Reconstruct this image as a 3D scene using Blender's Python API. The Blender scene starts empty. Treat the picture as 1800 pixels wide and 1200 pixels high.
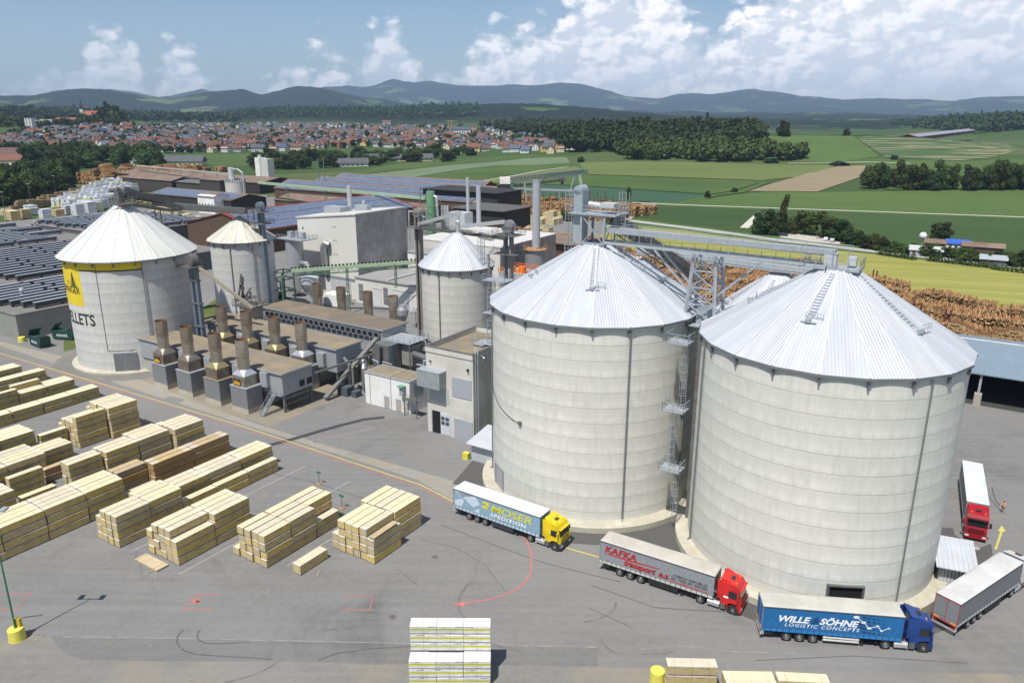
import bpy, bmesh, math, random
import numpy as np
from mathutils import Vector, Matrix
random.seed(7); np.random.seed(7)
rad = math.radians
SC = bpy.context.scene
COL = SC.collection

# ------------------------------------------------------------------ camera
FPX, PIT, ROL, CH = 1330.4, 0.28865, 0.0022736, 51.2143
cp, sp = math.cos(PIT), math.sin(PIT)
_F = np.array([0, cp, -sp]); _U = np.array([0, sp, cp]); _R = np.array([1., 0, 0])
cR = math.cos(ROL)*_R + math.sin(ROL)*_U
cU = -math.sin(ROL)*_R + math.cos(ROL)*_U
CAMP = np.array([0, 0, CH])
cd = bpy.data.cameras.new('camera'); cam = bpy.data.objects.new('camera', cd); COL.objects.link(cam)
cam.matrix_world = Matrix(((cR[0], cU[0], -_F[0], 0), (cR[1], cU[1], -_F[1], 0), (cR[2], cU[2], -_F[2], CH), (0, 0, 0, 1)))
cd.sensor_fit = 'HORIZONTAL'; cd.sensor_width = 36; cd.lens = 36*FPX/1800
cd.clip_start = 0.5; cd.clip_end = 80000
SC.camera = cam

# ------------------------------------------------------------------ sky, sun, exposure
SUN_EL, SUN_AZ = rad(62), math.atan2(-0.866, -0.50)     # towards the sun, xy angle from +x
w = bpy.data.worlds.new('World'); SC.world = w; w.use_nodes = True
w.cycles.sampling_method = 'MANUAL'; w.cycles.sample_map_resolution = 512
nt = w.node_tree; N = nt.nodes; L = nt.links; N.clear()
out = N.new('ShaderNodeOutputWorld'); bg = N.new('ShaderNodeBackground')
sky = N.new('ShaderNodeTexSky'); sky.sky_type = 'NISHITA'; sky.sun_disc = False
sky.sun_elevation = SUN_EL
sky.sun_rotation = math.pi/2 - SUN_AZ
sky.altitude = 400; sky.air_density = 1.0; sky.dust_density = 1.2; sky.ozone_density = 1.3
bg.inputs['Strength'].default_value = 0.10
def wn(t, **k):
    n = N.new(t)
    for a, b in k.items(): setattr(n, a, b)
    return n
def wm(op, a, b=None, c=None, clamp=False):
    n = N.new('ShaderNodeMath'); n.operation = op; n.use_clamp = clamp
    for i, x in enumerate((a, b, c)):
        if x is None: continue
        if hasattr(x, 'is_linked') or hasattr(x, 'links'): L.new(x, n.inputs[i])
        else: n.inputs[i].default_value = x
    return n.outputs[0]
tc = N.new('ShaderNodeTexCoord'); sx = N.new('ShaderNodeSeparateXYZ'); L.new(tc.outputs['Generated'], sx.inputs[0])
X, Y, Z = sx.outputs
azn = wm('ARCTAN2', X, Y)                                # azimuth of the direction
hor = wm('SQRT', wm('ADD', wm('MULTIPLY', X, X), wm('MULTIPLY', Y, Y)))
ele = wm('ARCTAN2', Z, hor)
# cloud bank: tops as a function of azimuth
fc = N.new('ShaderNodeFloatCurve')
azf = wm('MULTIPLY_ADD', azn, 1/1.6, 0.5, clamp=True)    # -0.8..0.8 rad -> 0..1
L.new(azf, fc.inputs['Value'])
PXC = [(-200, .02), (0, .045), (60, .035), (100, .07), (140, .07), (165, .105), (200, .11), (240, .10), (262, .06), (300, .085), (340, .075), (380, .045), (430, .035), (480, .055), (540, .075), (590, .085), (615, .065), (650, .11), (680, .125), (715, .095), (760, .07), (815, .075), (840, .105), (900, .12), (960, .13), (1020, .17), (1080, .19), (1140, .19), (1185, .17), (1215, .12), (1290, .135), (1340, .16), (1400, .19), (1500, .25), (1700, .27), (2000, .25)]
cv = fc.mapping.curves[0]
def px2az(px):
    d = _F + cR*(px-900)/FPX - cU*(150-600)/FPX
    return math.atan2(d[0], d[1])
pts = [(0.0, .1)] + [(px2az(p)/1.6+.5, h*2.6) for p, h in PXC] + [(1.0, .5)]
pts = [q for q in pts if 0 <= q[0] <= 1]
cv.points[0].location = pts[0]; cv.points[1].location = pts[-1]
for q in pts[1:-1]: cv.points.new(*q)
for q in cv.points: q.handle_type = 'AUTO_CLAMPED'
fc.mapping.update()
topz = wm('MULTIPLY', fc.outputs[0], 1/2.6)
cmb = N.new('ShaderNodeCombineXYZ')
L.new(wm('MULTIPLY', azn, 1.0), cmb.inputs[0]); L.new(wm('MULTIPLY', ele, 1.5), cmb.inputs[1])
def noise(scale, det=8, rough=.55, off=(0, 0, 0), dist=0.0):
    mp = N.new('ShaderNodeMapping'); mp.inputs['Location'].default_value = off; L.new(cmb.outputs[0], mp.inputs[0])
    n = N.new('ShaderNodeTexNoise'); n.noise_dimensions = '2D'; n.inputs['Scale'].default_value = scale; n.inputs['Detail'].default_value = det
    n.inputs['Roughness'].default_value = rough; n.inputs['Distortion'].default_value = dist
    L.new(mp.outputs[0], n.inputs['Vector']); return n.outputs['Fac']
def puff(scale, off):
    mp = N.new('ShaderNodeMapping'); mp.inputs['Location'].default_value = off; L.new(cmb.outputs[0], mp.inputs[0])
    nn = N.new('ShaderNodeTexNoise'); nn.noise_dimensions = '2D'; nn.inputs['Scale'].default_value = scale*1.6; nn.inputs['Detail'].default_value = 3
    L.new(mp.outputs[0], nn.inputs['Vector'])
    va = N.new('ShaderNodeVectorMath'); va.operation = 'MULTIPLY_ADD'; va.inputs[1].default_value = (.5/scale,)*3
    L.new(nn.outputs['Color'], va.inputs[0]); L.new(mp.outputs[0], va.inputs[2])
    n = N.new('ShaderNodeTexVoronoi'); n.voronoi_dimensions = '2D'; n.feature = 'F1'; n.inputs['Scale'].default_value = scale
    n.inputs['Detail'].default_value = 2.5; n.inputs['Roughness'].default_value = .5
    L.new(va.outputs[0], n.inputs['Vector']); return n.outputs['Distance']
n1 = noise(9, 7, .6, (3.1, 1.7, 0)); v1 = puff(26, (0.3, .9, 0)); n2 = noise(5, 6, .55, (7, 2, 0)); n3 = noise(30, 5, .6, (1, 5, 0))
# distance below the cloud top, perturbed by billows
dd = wm('ADD', wm('SUBTRACT', topz, ele), wm('MULTIPLY', wm('SUBTRACT', n1, .47), .085))
dd = wm('ADD', dd, wm('MULTIPLY', wm('SUBTRACT', .46, v1), .05))
mask = wm('MULTIPLY', dd, 34, clamp=True)
# clouds thin out towards their base and in patches (hazy lower part)
body = wm('MULTIPLY_ADD', wm('SUBTRACT', n2, .40), 3.5, .92, clamp=True)
basef = wm('MULTIPLY_ADD', ele, 22.0, .0, clamp=True)
mask = wm('MULTIPLY', wm('MULTIPLY', mask, body), basef)
mask = wm('MULTIPLY', mask, wm('MULTIPLY_ADD', azn, .55, .80, clamp=True))
# high thin veil right
veil = wm('MULTIPLY', wm('MULTIPLY_ADD', noise(3, 6, .5, (2, 8, 0)), 2.4, -1.05, clamp=True), wm('MULTIPLY_ADD', azn, 1.2, .25, clamp=True))
mask = wm('MAXIMUM', mask, wm('MULTIPLY', veil, .55))
v0 = puff(12, (.1, .4, 0)); v0b = puff(12, (.075, .425, 0)); v1b = puff(26, (.29, .914, 0)); v2 = puff(58, (.7, .2, 0)); v2b = puff(58, (.696, .206, 0))
rel = wm('ADD', wm('MULTIPLY', wm('SUBTRACT', v0b, v0), .8), wm('ADD', wm('MULTIPLY', wm('SUBTRACT', v1b, v1), .9), wm('MULTIPLY', wm('SUBTRACT', v2b, v2), .7)))
lum = wm('ADD', wm('ADD', rel, wm('MULTIPLY', wm('SUBTRACT', .48, v1), .7)), wm('MULTIPLY_ADD', wm('SUBTRACT', n3, .5), 1.1, .62), clamp=True)
lum = wm('MULTIPLY', lum, wm('MULTIPLY_ADD', wm('MULTIPLY', dd, -3.2), .9, 1.05, clamp=True))
mxc = N.new('ShaderNodeMix'); mxc.data_type = 'RGBA'
mxc.inputs['A'].default_value = (5.9, 6.3, 6.9, 1); mxc.inputs['B'].default_value = (10.4, 9.9, 9.8, 1)
L.new(lum, mxc.inputs['Factor'])
tint = N.new('ShaderNodeMix'); tint.data_type = 'RGBA'; tint.blend_type = 'MULTIPLY'; tint.inputs['Factor'].default_value = 1
tint.inputs['B'].default_value = (.70, .75, .80, 1)
L.new(sky.outputs[0], tint.inputs['A'])
mx = N.new('ShaderNodeMix'); mx.data_type = 'RGBA'
L.new(mask, mx.inputs['Factor']); L.new(tint.outputs['Result'], mx.inputs['A']); L.new(mxc.outputs['Result'], mx.inputs['B'])
L.new(mx.outputs['Result'], bg.inputs['Color']); L.new(bg.outputs[0], out.inputs['Surface'])

sd = bpy.data.lights.new('sun', 'SUN'); sd.energy = 4.2; sd.angle = rad(.53); sd.color = (1, .965, .90)
so = bpy.data.objects.new('sun', sd); COL.objects.link(so)
sdir = Vector((math.cos(SUN_AZ)*math.cos(SUN_EL), math.sin(SUN_AZ)*math.cos(SUN_EL), math.sin(SUN_EL)))
so.rotation_euler = sdir.to_track_quat('Z', 'Y').to_euler(); so.location = (0, 0, 300)
SC.view_settings.view_transform = 'Standard'; SC.view_settings.look = 'None'
SC.view_settings.exposure = 0.46; SC.view_settings.gamma = 1
SC.render.engine = 'CYCLES'
SC.cycles.max_bounces = 6; SC.cycles.volume_bounces = 1

# ------------------------------------------------------------------ helpers
def ray(px, py):
    return _F + cR*(px-900)/FPX - cU*(py-600)/FPX
def G(px, py, z=0.0):                       # where a sight line meets the height z
    d = ray(px, py); t = (z-CH)/d[2]
    return (CAMP[0]+d[0]*t, CAMP[1]+d[1]*t)
SA = rad(-32.5)                             # the works stand on a grid turned by this angle
EU = np.array([math.cos(SA), math.sin(SA)]); EV = np.array([-math.sin(SA), math.cos(SA)])
def W(u, v, z=0.0):
    p = u*EU+v*EV; return Vector((p[0], p[1], z))

def tag(o, label=None, cat=None, group=None, kind=None):
    if label: o['label'] = label
    if cat: o['category'] = cat
    if group: o['group'] = group
    if kind: o['kind'] = kind
    return o
def thing(name, label, cat, loc=(0, 0, 0), rz=0.0, group=None):
    o = bpy.data.objects.new(name, None); COL.objects.link(o); o.empty_display_size = .5
    o.location = loc; o.rotation_euler = (0, 0, rz); tag(o, label, cat, group); return o
def site(name, label, cat, u, v, group=None, z=0.0, rz=0.0):    # a thing standing on the works' grid
    return thing(name, label, cat, W(u, v, z), SA+rz, group)
KIDS = {}
def link(o, parent=None):
    COL.objects.link(o)
    if parent is not None: o.parent = parent; KIDS.setdefault(parent.name, []).append(o)
    return o
def copy_tree(o, parent=None):
    c = o.copy(); link(c, parent)
    for ch in KIDS.get(o.name, []): copy_tree(ch, c)
    return c

class MB:
    def __init__(s): s.v = []; s.f = []; s.m = []; s.mi = 0; s.uv = None
    def mat(s, i): s.mi = i; return s
    def add(s, vs, fs):
        b = len(s.v); s.v += [tuple(p) for p in vs]
        s.f += [tuple(i+b for i in f) for f in fs]; s.m += [s.mi]*len(fs); return s
    def box(s, x0, x1, y0, y1, z0, z1):
        return s.add([(x0, y0, z0), (x1, y0, z0), (x1, y1, z0), (x0, y1, z0), (x0, y0, z1), (x1, y0, z1), (x1, y1, z1), (x0, y1, z1)],
                     [(0, 3, 2, 1), (4, 5, 6, 7), (0, 1, 5, 4), (1, 2, 6, 5), (2, 3, 7, 6), (3, 0, 4, 7)])
    def cbox(s, c, d): return s.box(c[0]-d[0]/2, c[0]+d[0]/2, c[1]-d[1]/2, c[1]+d[1]/2, c[2]-d[2]/2, c[2]+d[2]/2)
    def bar(s, p, q, w, h=None):
        h = h or w; p = Vector(p); q = Vector(q); d = (q-p).normalized()
        a = d.cross(Vector((0, 0, 1)))
        if a.length < 1e-4: a = Vector((1, 0, 0))
        a.normalize(); b = a.cross(d); a = a*w/2; b = b*h/2
        return s.add([p-a-b, p+a-b, p+a+b, p-a+b, q-a-b, q+a-b, q+a+b, q-a+b],
                     [(0, 1, 2, 3), (7, 6, 5, 4), (0, 4, 5, 1), (1, 5, 6, 2), (2, 6, 7, 3), (3, 7, 4, 0)])
    def cyl(s, p, q, r, n=12, r2=None, caps=True):
        r2 = r if r2 is None else r2; p = Vector(p); q = Vector(q); d = (q-p).normalized()
        a = d.cross(Vector((0, 0, 1)))
        if a.length < 1e-4: a = Vector((1, 0, 0))
        a.normalize(); b = d.cross(a)
        vs = []
        for c, rr in ((p, r), (q, r2)):
            for i in range(n):
                t = 2*math.pi*i/n; vs.append(c+a*rr*math.cos(t)+b*rr*math.sin(t))
        fs = [(i, (i+1) % n, n+(i+1) % n, n+i) for i in range(n)]
        if caps: fs += [tuple(reversed(range(n))), tuple(range(n, 2*n))]
        return s.add(vs, fs)
    def tube(s, pts, r, n=10):
        for a, b in zip(pts[:-1], pts[1:]): s.cyl(a, b, r, n)
        for c in pts[1:-1]: s.ball(c, r*1.02, 6, 8)
        return s
    def ball(s, c, r, nu=6, nv=8, sc=(1, 1, 1)):
        vs = [(c[0], c[1], c[2]+r*sc[2])]
        for i in range(1, nu):
            t = math.pi*i/nu
            for j in range(nv):
                a = 2*math.pi*j/nv; vs.append((c[0]+r*sc[0]*math.sin(t)*math.cos(a), c[1]+r*sc[1]*math.sin(t)*math.sin(a), c[2]+r*sc[2]*math.cos(t)))
        vs.append((c[0], c[1], c[2]-r*sc[2])); n = len(vs)-1; fs = []
        for j in range(nv):
            fs.append((0, 1+j, 1+(j+1) % nv)); fs.append((n, n-nv+(j+1) % nv, n-nv+j))
            for i in range(nu-2):
                a = 1+i*nv; fs.append((a+j, a+nv+j, a+nv+(j+1) % nv, a+(j+1) % nv))
        return s.add(vs, fs)
    def rev(s, prof, n=32, c=(0, 0), a0=0.0, closed=True):      # lathe: prof = [(r,z),...]
        vs = []; m = len(prof)
        for i in range(n):
            t = a0+2*math.pi*i/n
            for r, z in prof: vs.append((c[0]+r*math.cos(t), c[1]+r*math.sin(t), z))
        fs = []
        for i in range(n):
            j = (i+1) % n
            for k in range(m-1): fs.append((i*m+k, j*m+k, j*m+k+1, i*m+k+1))
        return s.add(vs, fs)
    def prism(s, pts, z0, z1):
        n = len(pts); vs = [(p[0], p[1], z0) for p in pts]+[(p[0], p[1], z1) for p in pts]
        fs = [tuple(reversed(range(n))), tuple(range(n, 2*n))]+[(i, (i+1) % n, n+(i+1) % n, n+i) for i in range(n)]
        return s.add(vs, fs)
    def xprism(s, prof, y0, y1):                                 # profile in x,z extruded along y
        n = len(prof); vs = [(p[0], y0, p[1]) for p in prof]+[(p[0], y1, p[1]) for p in prof]
        fs = [tuple(range(n)), tuple(reversed(range(n, 2*n)))]+[((i+1) % n, i, n+i, n+(i+1) % n) for i in range(n)]
        return s.add(vs, fs)
    def yprism(s, prof, x0, x1):                                 # profile in y,z extruded along x
        n = len(prof); vs = [(x0, p[0], p[1]) for p in prof]+[(x1, p[0], p[1]) for p in prof]
        fs = [tuple(reversed(range(n))), tuple(range(n, 2*n))]+[(i, (i+1) % n, n+(i+1) % n, n+i) for i in range(n)]
        return s.add(vs, fs)
    def rails(s, pts, h=1.1, w=.05, posts=1.5):                   # handrail round a path
        for a, b in zip(pts[:-1], pts[1:]):
            a = Vector(a); b = Vector(b); n = max(1, int((b-a).length/posts))
            for k in range(n+1):
                p = a.lerp(b, k/n); s.bar(p, p+Vector((0, 0, h)), w)
            for hh in (h, h*.5): s.bar(a+Vector((0, 0, hh)), b+Vector((0, 0, hh)), w)
        return s
    def mesh(s, name, mats, smooth=False, recalc=True):
        me = bpy.data.meshes.new(name); me.from_pydata(s.v, [], s.f)
        for m in (mats if isinstance(mats, (list, tuple)) else [mats]): me.materials.append(m)
        me.polygons.foreach_set('material_index', s.m)
        if recalc:
            bm = bmesh.new(); bm.from_mesh(me); bmesh.ops.recalc_face_normals(bm, faces=bm.faces); bm.to_mesh(me); bm.free()
        if smooth: me.polygons.foreach_set('use_smooth', [True]*len(me.polygons))
        me.update(); return me
    def build(s, name, mats, parent=None, smooth=False, recalc=True):
        return link(bpy.data.objects.new(name, s.mesh(name, mats, smooth, recalc)), parent)

# ------------------------------------------------------------------ materials
MATS = {}
class NT:
    def __init__(s, name):
        s.m = bpy.data.materials.new(name); s.m.use_nodes = True; s.t = s.m.node_tree
        s.b = s.t.nodes['Principled BSDF']; s.tc = s.t.nodes.new('ShaderNodeTexCoord')
    def n(s, t, **k):
        x = s.t.nodes.new(t)
        for a, b in k.items(): setattr(x, a, b)
        return x
    def l(s, a, b): s.t.links.new(a, b)
    def val(s, inp, x):
        if hasattr(x, 'links'): s.l(x, inp)
        else: inp.default_value = x
    def math(s, op, a, b=None, c=None, clamp=False):
        n = s.n('ShaderNodeMath', operation=op, use_clamp=clamp)
        for i, x in enumerate((a, b, c)):
            if x is not None: s.val(n.inputs[i], x)
        return n.outputs[0]
    def noise(s, scale, det=4, rough=.55, co='Object', stretch=None, dist=0):
        n = s.n('ShaderNodeTexNoise'); n.inputs['Scale'].default_value = scale; n.inputs['Detail'].default_value = det
        n.inputs['Roughness'].default_value = rough; n.inputs['Distortion'].default_value = dist
        v = s.co(co)
        if stretch:
            mp = s.n('ShaderNodeMapping'); mp.inputs['Scale'].default_value = stretch; s.l(v, mp.inputs[0]); v = mp.outputs[0]
        s.l(v, n.inputs['Vector']); return n.outputs['Fac']
    def co(s, which):
        if which == 'World':
            if not hasattr(s, 'geo'): s.geo = s.n('ShaderNodeNewGeometry')
            return s.geo.outputs['Position']
        return s.tc.outputs[which]
    def xyz(s, which='Object'):
        n = s.n('ShaderNodeSeparateXYZ'); s.l(s.co(which), n.inputs[0]); return n.outputs
    def ramp(s, f, stops):
        r = s.n('ShaderNodeValToRGB'); e = r.color_ramp.elements
        e[0].position, e[0].color = stops[0][0], (*stops[0][1], 1) if len(stops[0][1]) == 3 else stops[0][1]
        e[1].position, e[1].color = stops[-1][0], (*stops[-1][1], 1)
        for p, c in stops[1:-1]: q = e.new(p); q.color = (*c, 1)
        s.l(f, r.inputs[0]); return r.outputs[0]
    def mix(s, f, a, b, blend='MIX'):
        m = s.n('ShaderNodeMix', data_type='RGBA', blend_type=blend)
        s.val(m.inputs['Factor'], f)
        for i, x in (('A', a), ('B', b)):
            if hasattr(x, 'links'): s.l(x, m.inputs[i])
            else: m.inputs[i].default_value = (*x, 1) if len(x) == 3 else x
        return m.outputs['Result']
    def bump(s, h, d=.02, st=1.0):
        b = s.n('ShaderNodeBump'); b.inputs['Distance'].default_value = d; b.inputs['Strength'].default_value = st
        s.l(h, b.inputs['Height']); s.l(b.outputs[0], s.b.inputs['Normal'])
    def fin(s, col, rough=.7, metal=0.0, spec=.4):
        if hasattr(col, 'links'): s.l(col, s.b.inputs['Base Color'])
        else: s.b.inputs['Base Color'].default_value = (*col, 1)
        s.val(s.b.inputs['Roughness'], rough); s.b.inputs['Metallic'].default_value = metal
        s.b.inputs['Specular IOR Level'].default_value = spec
        return s.m
def sh(c, f): return tuple(x*f for x in c)
def M(name, col, rough=.7, metal=0.0, var=.18, scale=1.5, co='Object', spec=.3, dirt=None, dirtf=.35, stretch=None):
    """plain worn material: mottled colour, optional dirt colour in patches"""
    if name in MATS: return MATS[name]
    t = NT(name)
    a = t.noise(scale, 5, .6, co, stretch); b = t.noise(scale*9, 3, .6, co)
    f = t.math('ADD', t.math('MULTIPLY', a, .65), t.math('MULTIPLY', b, .35))
    c = t.ramp(f, [(.3, sh(col, 1-var)), (.7, sh(col, 1+var))])
    if dirt:
        d = t.math('MULTIPLY_ADD', t.noise(scale*.6, 6, .65, co), 4.0, -1.8+dirtf*1.5, clamp=True)
        c = t.mix(t.math('MULTIPLY', d, .75), c, dirt)
    MATS[name] = t.fin(c, rough, metal, spec); return MATS[name]

galv = M('galvanised_steel', (.36, .39, .42), .5, .25, .2, 2.0)
galv_dark = M('weathered_steel', (.16, .175, .185), .6, .2, .25, 1.5, dirt=(.12, .10, .08))
steel_lt = M('pale_steel_sheet', (.55, .57, .58), .45, .3, .1, .8)
dark = M('dark_interior', (.012, .012, .013), .9)
black = M('black_plastic', (.02, .02, .022), .55)
rubber = M('rubber', (.022, .022, .023), .85, var=.3, scale=6)
conc = M('concrete', (.46, .44, .39), .9, var=.16, scale=.5, dirt=(.30, .28, .23))
# ------------------------------------------------------------------ terrain
def azel(px, py):
    d = ray(px, py); h = math.hypot(d[0], d[1]); return math.atan2(d[0], d[1]), d[2]/h
def sil(D, pts):
    a = [azel(*p) for p in pts]
    return (D, np.array([q[0] for q in a]), np.array([CH+D*q[1] for q in a]))
def flat(D, z): return (D, np.array([-4., 4.]), np.array([z, z]))
NODES = [flat(1, -.4), flat(800, -.4),
 sil(1150, [(-300, 265), (760, 265), (850, 262), (900, 257), (1000, 244), (1100, 236), (1340, 234), (1437, 238), (1520, 238), (1620, 243), (1700, 251), (1800, 262), (2100, 266)]),
 sil(1800, [(-300, 212), (0, 213), (70, 212), (120, 207), (155, 205), (190, 206), (250, 220), (340, 233), (450, 236), (700, 234), (860, 232), (950, 232), (1100, 240), (1400, 246), (2100, 250)]),
 sil(2600, [(-300, 204), (0, 206), (300, 216), (450, 217), (520, 214), (620, 217), (740, 220), (850, 216), (1000, 217), (1300, 228), (1550, 232), (1600, 226), (1700, 220), (1780, 214), (2100, 212)]),
 sil(4200, [(-300, 186), (0, 187), (80, 192), (200, 200), (300, 203), (400, 203), (450, 198), (520, 195), (620, 195), (700, 195), (760, 190), (850, 184), (950, 184), (1000, 188), (1100, 196), (1180, 202), (1300, 211), (1500, 217), (1590, 217), (1680, 210), (1740, 206), (1800, 206), (2100, 206)]),
 flat(5600, 40),
 sil(8000, [(-300, 172), (0, 169), (60, 169), (100, 161), (140, 157), (190, 161), (240, 170), (300, 176), (340, 168), (370, 164), (425, 157), (460, 166), (490, 160), (520, 153), (560, 154), (600, 164), (650, 176), (750, 186), (900, 192), (1100, 199), (2100, 205)]),
 flat(10500, 60),
 sil(15000, [(-300, 172), (60, 170), (150, 168), (190, 160), (240, 165), (280, 171), (330, 163), (355, 158), (390, 168), (470, 165), (560, 156), (590, 152), (612, 148), (635, 151), (655, 151), (680, 143), (692, 141), (708, 146), (730, 149), (755, 145), (800, 150), (880, 151), (930, 151), (960, 150), (1000, 148), (1040, 152), (1075, 160), (1100, 168), (1160, 171), (1190, 164), (1250, 165), (1330, 157), (1370, 162), (1405, 170), (1438, 168), (1480, 176), (1550, 175), (1600, 177), (1680, 177), (1740, 170), (1800, 170), (2100, 175)]),
 flat(17000, 0)]
def vnoise(x, y, seed=0):
    xi = np.floor(x); yi = np.floor(y); fx = x-xi; fy = y-yi
    fx = fx*fx*(3-2*fx); fy = fy*fy*(3-2*fy)
    def hh(a, b):
        q = np.sin(a*127.1+b*311.7+seed*17.3)*43758.5453; return q-np.floor(q)
    return (hh(xi, yi)*(1-fx)+hh(xi+1, yi)*fx)*(1-fy)+(hh(xi, yi+1)*(1-fx)+hh(xi+1, yi+1)*fx)*fy
def terr(x, y, rough=True):
    x = np.atleast_1d(np.asarray(x, float)); y = np.atleast_1d(np.asarray(y, float))
    D = np.hypot(x, y); az = np.arctan2(x, y)
    zs = [np.interp(az, n[1], n[2]) for n in NODES]; h = np.zeros_like(D)-.4
    for k in range(len(NODES)-1):
        d0, d1 = NODES[k][0], NODES[k+1][0]; m = (D >= d0) & (D <= d1)
        t = (D-d0)/(d1-d0); t = np.clip(t, 0, 1); s = t*t*(3-2*t)
        if k == 1: s = t**1.35*(1-.0*t)
        h = np.where(m, zs[k]*(1-s)+zs[k+1]*s, h)
    h = np.where(D > NODES[-1][0], 0, h)
    if rough:
        f = np.clip((D-2300)/1500, 0, 1)
        h = h+f*((vnoise(x/420, y/420)-.5)*38*np.clip(D/6000, .5, 1.6)+(vnoise(x/900, y/900, 3)-.5)*30+(vnoise(x/60, y/60, 5)-.5)*9+(vnoise(x/23, y/23, 9)-.5)*8*(D < 9000))
    return h
az = np.concatenate([np.linspace(-math.pi, -1.0, 40), np.linspace(-.98, .98, 1500), np.linspace(1.0, math.pi, 40)])
dd_ = np.concatenate([np.geomspace(8, 700, 14), np.geomspace(720, 2300, 70), np.geomspace(2330, 4600, 90), np.geomspace(4700, 9000, 80), np.geomspace(9200, 16500, 70), np.array([17000.])])
AZ, DD = np.meshgrid(az, dd_); XX = DD*np.sin(AZ); YY = DD*np.cos(AZ); ZZ = terr(XX.ravel(), YY.ravel())
nr, nc = AZ.shape
co = np.stack([XX.ravel(), YY.ravel(), ZZ], 1)
i = np.arange(nr-1)[:, None]*nc+np.arange(nc-1)[None, :]
q = np.stack([i, i+1, i+nc+1, i+nc], -1).reshape(-1, 4)
me = bpy.data.meshes.new('terrain'); me.vertices.add(len(co)); me.vertices.foreach_set('co', co.ravel().astype(np.float32))
me.loops.add(len(q)*4); me.polygons.add(len(q)); me.polygons.foreach_set('loop_start', np.arange(len(q))*4)
me.loops.foreach_set('vertex_index', q[:, ::-1].ravel().astype(np.int32)); me.update(calc_edges=True)
me.polygons.foreach_set('use_smooth', [True]*len(q))
t = NT('terrain')
D_ = t.n('ShaderNodeVectorMath', operation='LENGTH'); t.l(t.co('Object'), D_.inputs[0])
dist = D_.outputs['Value']
patch = t.n('ShaderNodeTexVoronoi'); patch.inputs['Scale'].default_value = .0035; patch.inputs['Randomness'].default_value = .9
mpv = t.n('ShaderNodeMapping'); mpv.inputs['Scale'].default_value = (1, 1, 0); t.l(t.co('Object'), mpv.inputs[0]); t.l(mpv.outputs[0], patch.inputs['Vector'])
sv = t.n('ShaderNodeSeparateColor'); t.l(patch.outputs['Color'], sv.inputs[0])
meadow = t.ramp(sv.outputs[0], [(0, (.035, .065, .022)), (.5, (.06, .09, .03)), (.75, (.09, .11, .045)), (1, (.13, .125, .07))])
meadow = t.mix(t.noise(.01, 4), meadow, sh((.06, .10, .03), .9))
forest = t.ramp(t.noise(.05, 6, .7), [(.3, (.005, .010, .005)), (.55, (.011, .020, .009)), (.75, (.022, .036, .014))])
fm = t.math('MULTIPLY_ADD', t.noise(.0011, 5, .5), 1.0, t.math('MULTIPLY', sv.outputs[1], .22))
far = t.math('MULTIPLY_ADD', dist, 1/900, -2300/900, clamp=True)
isf = t.math('MULTIPLY', t.math('MULTIPLY_ADD', fm, -30, 23.0, clamp=True), far)
c = t.mix(isf, meadow, forest)
# hamlets on the far slopes
t.bump(t.math('MULTIPLY', t.noise(.07, 3, .6), isf), 9, .9)
ter_mat = t.fin(c, .95, 0, .1)
me.materials.append(ter_mat)
o = link(bpy.data.objects.new('terrain', me)); tag(o, kind='structure')

def hit(px, py):                            # sight line meets the terrain
    d = ray(px, py)
    if d[2] < 0:
        t0 = (0-CH)/d[2]
        if t0*math.hypot(d[0], d[1]) < 800: return (d[0]*t0, d[1]*t0)
    ts = np.geomspace(500, 20000, 4000)/math.hypot(d[0], d[1])
    x = d[0]*ts; y = d[1]*ts; z = CH+d[2]*ts; m = np.nonzero(z < terr(x, y, False))[0]
    if not len(m): return None
    k = m[0]; return (float(x[k]), float(y[k]))
def tz(x, y): return float(terr(x, y, False)[0])

def field_mat(name, c1, c2, row=0, ang=0.0, sc=.02, rowcol=.75, patchy=None):
    t = NT(name); f = t.math('ADD', t.math('MULTIPLY', t.noise(sc, 6, .6, 'World'), .6), t.math('MULTIPLY', t.noise(.35, 4, .7, 'World'), .4))
    c = t.ramp(f, [(.36, c1), (.64, c2)])
    if row:
        x = t.xyz('World'); ca, sa = math.cos(ang), math.sin(ang)
        p = t.math('ADD', t.math('MULTIPLY', x[0], -sa), t.math('MULTIPLY', x[1], ca))
        s = t.math('SINE', t.math('MULTIPLY', t.math('ADD', p, t.math('MULTIPLY', t.noise(.05, 2, .5, 'World'), 1.5)), 2*math.pi/row))
        c = t.mix(t.math('MULTIPLY_ADD', s, .3, .3, clamp=True), c, sh(c1, rowcol)); tl = t.math('LESS_THAN', t.math('ABSOLUTE', t.math('SUBTRACT', t.math('FRACT', t.math('DIVIDE', p, 21.0)), .5)), .035); c = t.mix(t.math('MULTIPLY', tl, .45), c, sh(c1, .55)); big = t.math('MULTIPLY_ADD', t.noise(.006, 3, .5, 'World'), 3, -1.2, clamp=True); c = t.mix(t.math('MULTIPLY', big, .35), c, sh(c2, 1.18))
    if patchy:
        x = t.xyz('World'); ca, sa = math.cos(ang), math.sin(ang)
        mp = t.n('ShaderNodeMapping'); mp.inputs['Rotation'].default_value = (0, 0, -ang); mp.inputs['Scale'].default_value = (.009, .10, 1)
        t.l(t.co('World'), mp.inputs[0])
        nn = t.n('ShaderNodeTexNoise'); nn.inputs['Scale'].default_value = 1; nn.inputs['Detail'].default_value = 5; t.l(mp.outputs[0], nn.inputs['Vector'])
        c = t.mix(t.math('MULTIPLY_ADD', nn.outputs['Fac'], 8, -3.9, clamp=True), c, patchy)
    # tramlines
    return t.fin(c, .95, 0, .1)
FA = rad(-14)
fm_rape = field_mat('ripening_grain', (.235, .235, .06), (.31, .295, .085), 12, FA-.05, .02, .92)
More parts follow.
